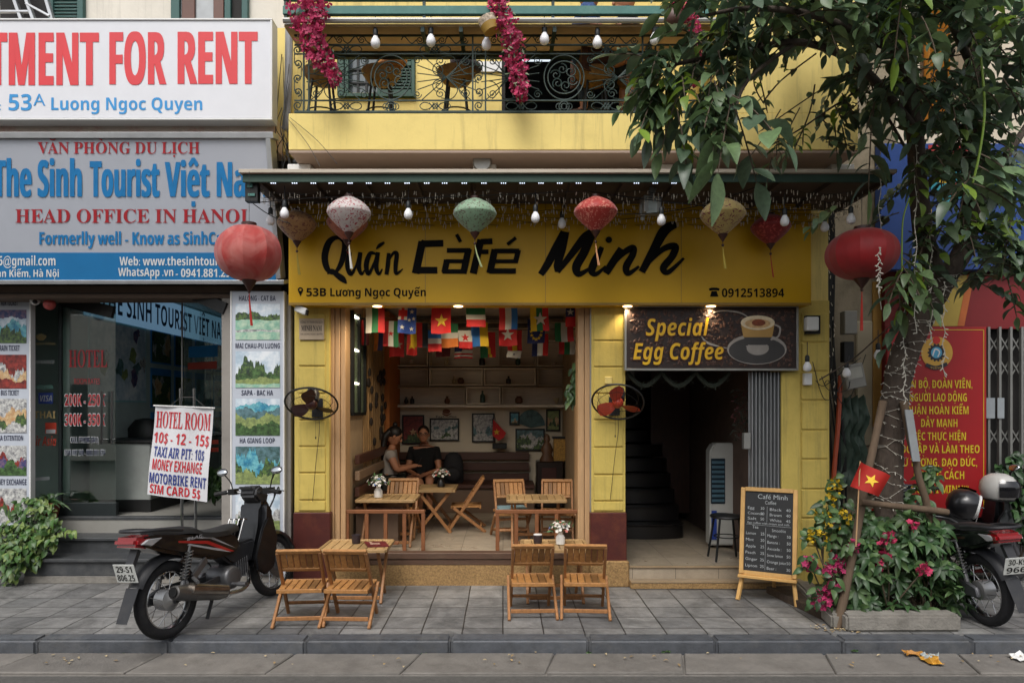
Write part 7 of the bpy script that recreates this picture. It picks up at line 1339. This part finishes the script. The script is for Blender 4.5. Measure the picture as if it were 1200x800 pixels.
# planter
def rough_block(name, pts, z, label):
    b = MB(); b.prism([(x, y, 0.001) for x, y in pts], (0, 0, z)); o = b.build(name, M_concrete, None, bev=.018, seg=2, loc=(pts[0][0], pts[0][1], 0)); tag(o, label, 'kerb block'); return o
a, c = P(994, 742, 5.0), P(1131, 740, 5.0); rough_block('planter_kerb', [(a.x, 5.02), (c.x, 5.03), (c.x-.01, 5.18), (a.x+.01, 5.17)], .125, 'rough concrete kerb block along the front of the flower bed')
a, c = P(934, 694, 6.05), P(984, 738, 5.08); rough_block('planter_kerb', [(c.x-.06, 5.08), (c.x+.06, 5.12), (a.x+.16, 6.1), (a.x, 6.1)], .11, 'rough concrete kerb block running back beside the chalkboard')
b = MB(); b.prism([(2.52, 5.1, 0), (3.4, 5.16, 0), (3.5, 6.2, 0), (2.35, 6.1, 0)], (0, 0, .06)); struct('soil', b, mat('soil', '3c3026', .95, var=.4, scale=14, bump=.8, bscale=50, dirt=.4, dhex='6c6048', dscale=10))
def plant(name, label, cat, loc): return thing(name, label, cat, loc)
BL = [mat('bush_leaf', '36522f', .42, var=.15, isl=.4, tl=.2), mat('bush_leaf_light', '557042', .45, isl=.3, tl=.25), mat('bush_stem', '4a4030', .8)]
t = plant('umbrella_bush', 'dense green bush of fingered leaves in the flower bed', 'bush', P(1065, 715, 5.35)); b = MB(); sb_ = MB(); base = P(1065, 715, 5.4)
for i in range(215):
    px = R.uniform(1000, 1130); h = 1-((px-1066)/75)**2*.5; py = 718-R.uniform(0, 118)*h; y = R.uniform(5.16, 5.6)
    if px < 1030 and py < 600: continue
    o = P(px, py, y); ax = (V((o.x-base.x, -.5+R.gauss(0, .3), .45))+rv()*.4).normalized(); u = ax.orthogonal().normalized(); w = ax.cross(u); a0 = R.uniform(0, 6); n = R.choice((6, 7, 7, 8)); L = R.uniform(.085, .125)
    for k in range(n): d = u*math.cos(a0+2*PI*k/n)+w*math.sin(a0+2*PI*k/n); leaf(b, o, d+ax*.25, ax, L*R.uniform(.8, 1.1), L*.17, 1 if R.random() < .35 else 0, .3)
    if i % 3 == 0: sb_.tube([base+V((R.uniform(-.25, .25), R.uniform(-.1, .1), -.05)), o], .005, 4)
b.build('foliage', BL, t, smooth=60, fix=False); sb_.build('stem', BL[2], t)
def blossom(b, o, s, m): 
    ax = rv(.1); ax.y -= .5; ax.normalize(); u = ax.orthogonal().normalized(); w = ax.cross(u)
    for k in range(5): d = u*math.cos(k*1.257)+w*math.sin(k*1.257); e = ax.cross(d); b.add([o, o+d*s*.6+e*s*.5+ax*s*.3, o+d*s*1.2+ax*s*.2, o+d*s*.6-e*s*.5+ax*s*.3], [(0, 1, 2, 3)], m)
def flowering(label, hexn, hexc, blobs, base, nf, nl, s=.02):
    t = plant('flowering_shrub', label, 'flowering shrub', base); b = MB(); f = MB(); st = MB(); fm = mat(hexn, hexc, .6, isl=.3, tl=.2)
    for cx, cy, rx, ry, y in blobs:
        for i in range(nf): a, r = R.uniform(0, 6.283), math.sqrt(R.random()); blossom(f, P(cx+rx*r*math.cos(a), cy+ry*r*math.sin(a), y+R.uniform(-.1, .1)), s*R.uniform(.7, 1.2), 0)
        for i in range(nl): a, r = R.uniform(0, 6.283), math.sqrt(R.random())*1.25; leaf(b, P(cx+rx*r*math.cos(a), cy+ry*r*math.sin(a), y+R.uniform(-.08, .14)), rv(.1), V((0, -1, .5)), R.uniform(.05, .1), .022, R.randrange(2))
        st.tube(cr([V(base), (V(base)+P(cx, cy, y))/2+rv()*.06, P(cx, cy, y)], 5), .006, 5)
    f.build('flowers', fm, t, smooth=0, fix=False); b.build('foliage', BL, t, smooth=60, fix=False); st.build('stem', BL[2], t)
flowering('tall shrub of small yellow flowers behind the chalkboard', 'yellow_flower', 'c8a81c', [(978, 570, 8, 14, 5.5), (972, 590, 10, 12, 5.5), (952, 628, 9, 8, 5.45), (966, 622, 12, 14, 5.45), (985, 610, 12, 16, 5.5), (962, 605, 7, 8, 5.5)], P(985, 725, 5.4), 26, 22, .016)
flowering('magenta flowering shrub at the street corner of the flower bed', 'magenta_flower', 'a8285c', [(962, 700, 14, 14, 5.2), (975, 688, 12, 10, 5.2), (985, 660, 12, 10, 5.25), (1000, 640, 9, 8, 5.2), (950, 660, 8, 9, 5.25), (972, 668, 9, 8, 5.2)], P(985, 728, 5.25), 34, 16, .02)
flowering('magenta flowering shrub amid the fingered bush under the trunk', 'magenta_flower2', 'b02c54', [(1036, 645, 9, 12, 5.15), (1042, 630, 8, 7, 5.15), (1082, 668, 7, 8, 5.12), (1070, 615, 6, 6, 5.2), (1028, 662, 7, 6, 5.15)], P(1040, 720, 5.3), 22, 8, .02)
flowering('leafy green shrub with a few red buds behind the tree poles', 'red_bud', '9c2420', [(1005, 640, 16, 26, 5.55), (1020, 680, 16, 24, 5.4), (1005, 610, 14, 18, 5.55), (985, 640, 12, 22, 5.5), (1075, 590, 14, 14, 5.55), (1030, 610, 18, 12, 5.6), (1090, 560, 8, 10, 5.6)], P(1010, 725, 5.4), 3, 60, .014)
def ivy(label, blobs, base, hx='40602c', hy='6c8040', L=.062, name='trailing_plant', cat='plant'):
    t = plant(name, label, cat, base); b = MB(); st = MB(); ms = [mat('ivy_'+hx, hx, .42, isl=.35, tl=.2), mat('ivy_'+hy, hy, .45, isl=.3, tl=.25)]
    for cx, cy, rx, ry, y, n in blobs:
        for i in range(n):
            a, r = R.uniform(0, 6.283), math.sqrt(R.random()); yy = y+R.uniform(-.16, .14)*(1.05-r); leaf(b, P(cx+rx*r*math.cos(a), cy+ry*r*math.sin(a), yy), V((R.gauss(0, .7), -.5, R.gauss(-.5, .5))), V((R.gauss(0, .4), -.7, .7)), L*R.uniform(.7, 1.2), L*.36, 0 if R.random() < .65 else 1, .35)
        st.tube(cr([V(base), (V(base)+P(cx, cy, y))/2+V((0, -.05, .05)), P(cx, cy+ry*.7, y)], 5), .006, 5)
    b.build('foliage', ms, t, smooth=60, fix=False); st.build('stem', BL[2], t)
ivy('bushy trailing pothos spilling over the office steps', [(42, 598, 26, 16, 6.7, 110), (18, 630, 24, 20, 6.5, 130), (45, 632, 24, 18, 6.45, 120), (12, 660, 16, 24, 6.35, 90), (60, 615, 14, 12, 6.6, 40), (20, 648, 22, 14, 6.4, 80), (84, 622, 6, 5, 6.6, 6), (40, 655, 10, 10, 6.4, 26)], P(30, 640, 6.7))
t = plant('pot_plant', 'potted palm like plant on the upper office step', 'pot plant', P(62, 620, 6.85)); MB().lathe([(.07, 0), (.1, .14), (.11, .15), (.09, .15)], (P(58, 0, 6.85).x, 6.85, .55), 16).build('pot', mat('terracotta', '7c4632', .7, var=.15), t); b = MB()
for i in range(22): leaf(b, V((P(58, 0, 6.85).x, 6.85, .70)), V((R.gauss(0, 1), R.gauss(-.2, .8), 1)), V((0, -1, .3)), R.uniform(.2, .32), .016, R.randrange(2), .6)
b.build('foliage', BL, t, smooth=60, fix=False)
ivy('dark green hedge bush behind the parked motorbikes', [(1188, 560, 20, 30, 6.45, 170), (1200, 600, 18, 34, 6.4, 120), (1215, 560, 20, 40, 6.4, 60)], P(1195, 660, 6.45), '2a4426', '3c5a30', .07, 'hedge_bush', 'bush')
ivy('green pot plant at the foot of the tour photo board', [(250, 570, 12, 10, 7.0, 60), (245, 556, 9, 9, 7.0, 36), (262, 560, 8, 12, 7.0, 26)], P(252, 592, 7.05), '3c5a30', '5c7c44', .08)
t = plant('hanging_plant', 'white pot plant with a long trailing vine on top of the wooden column', 'pot plant', P(684, 432, 6.75)); pc = P(684.5, 432, 6.78); MB().lathe([(.03, 0), (.04, .005), (.05, .085), (.045, .085)], pc, 16).build('pot', M_white, t); b = MB()
for i in range(150):
    k = R.random(); o = pc+V((-.11*k**.6+R.gauss(0, .045), R.gauss(-.03, .04), .1-.42*k+R.gauss(0, .05))); leaf(b, o, V((R.gauss(0, .6), -.4, -.6)), V((0, -.8, .5)), R.uniform(.05, .09), .018, R.randrange(2))
for i in range(12): leaf(b, pc+V((0, 0, .08)), V((R.gauss(0, .4), R.gauss(0, .3), 1)), V((0, -1, 0)), R.uniform(.15, .3), .014, 0, .2)
b.build('foliage', BL, t, smooth=60, fix=False); b = MB(); b.tube(cr([pc+V((-.03, 0, .08)), pc+V((-.06, -.05, .02)), pc+V((-.1, -.05, -.3))], 5), .004, 4); b.build('stem', BL[2], t)
# weeds at the gutter, litter
b = MB()
for px, py in ((122, 768), (145, 766), (60, 770), (300, 767), (780, 763), (690, 764), (1000, 762), (20, 790), (500, 766)):
    for i in range(9): leaf(b, P(px+R.gauss(0, 2.5), py, 4.86)+V((0, -.01, .0)), V((R.gauss(0, 1), -.4, .8)), V((0, -1, .3)), R.uniform(.015, .04), .006, R.randrange(2), .3)
o = b.build('weeds', BL, None, loc=P(122, 768, 4.86), smooth=60, fix=False); tag(o, 'tiny weeds growing in the joint below the kerb', 'weeds', None, 'stuff')
b = MB()
for i in range(120):
    if i < 70: x, y, z = P(984, 738, 5.08).x+R.gauss(.02, .09), 5.1+R.gauss(.0, .05), .005
    else: x, y, z = R.uniform(-3.2, 3.6), R.uniform(4.55, 4.83), -.078
    leaf(b, V((x, y, z+R.uniform(0, .012))), V((R.gauss(0, 1), R.gauss(0, 1), .1)), V((0, 0, 1)), R.uniform(.012, .04), .008, R.randrange(2), .1)
tag(b.build('fallen_leaves', [mat('dry_leaf', '8a7450', .8, isl=.4), mat('dry_leaf_pale', 'a89878', .8, isl=.3)], None, loc=P(984, 738, 5.1), smooth=60, fix=False), 'dry fallen leaves and crumbs by the flower bed and gutter', 'fallen leaves', None, 'stuff')
def scrap(name, px, py, y, w, h, m, label, z=-.08):
    c = V((X(px, y), y, z)); b = MB(); n = 5; vs = [c+V((w*(i/n-.5)+R.uniform(-.01, .01), h*(j/n-.5)+R.uniform(-.01, .01), abs(R.gauss(0, .018))+.002)) for j in range(n+1) for i in range(n+1)]; b.add(vs, [(j*(n+1)+i, j*(n+1)+i+1, (j+1)*(n+1)+i+1, (j+1)*(n+1)+i) for j in range(n) for i in range(n)]); tag(b.build(name, m, loc=c, smooth=0), label, 'litter')
scrap('fruit_peel', 1091, 770, 4.66, .1, .15, mat('peel_yellow', 'b8862c', .6, var=.25), 'crumpled yellow peel lying in the gutter'); scrap('fruit_peel', 1072, 762, 4.78, .14, .06, mat('peel_ochre', 'a8742c', .6), 'thin ochre peel strip lying against the kerb'); scrap('plastic_wrapper', 1090, 764, 4.72, .1, .07, mat('wrapper_pale', '9ca4a4', .3, var=.3), 'pale plastic wrapper beside the yellow peel'); scrap('paper', 1200, 762, 4.72, .16, .12, M_white, 'white paper box lying at the kerb near the motorbike')
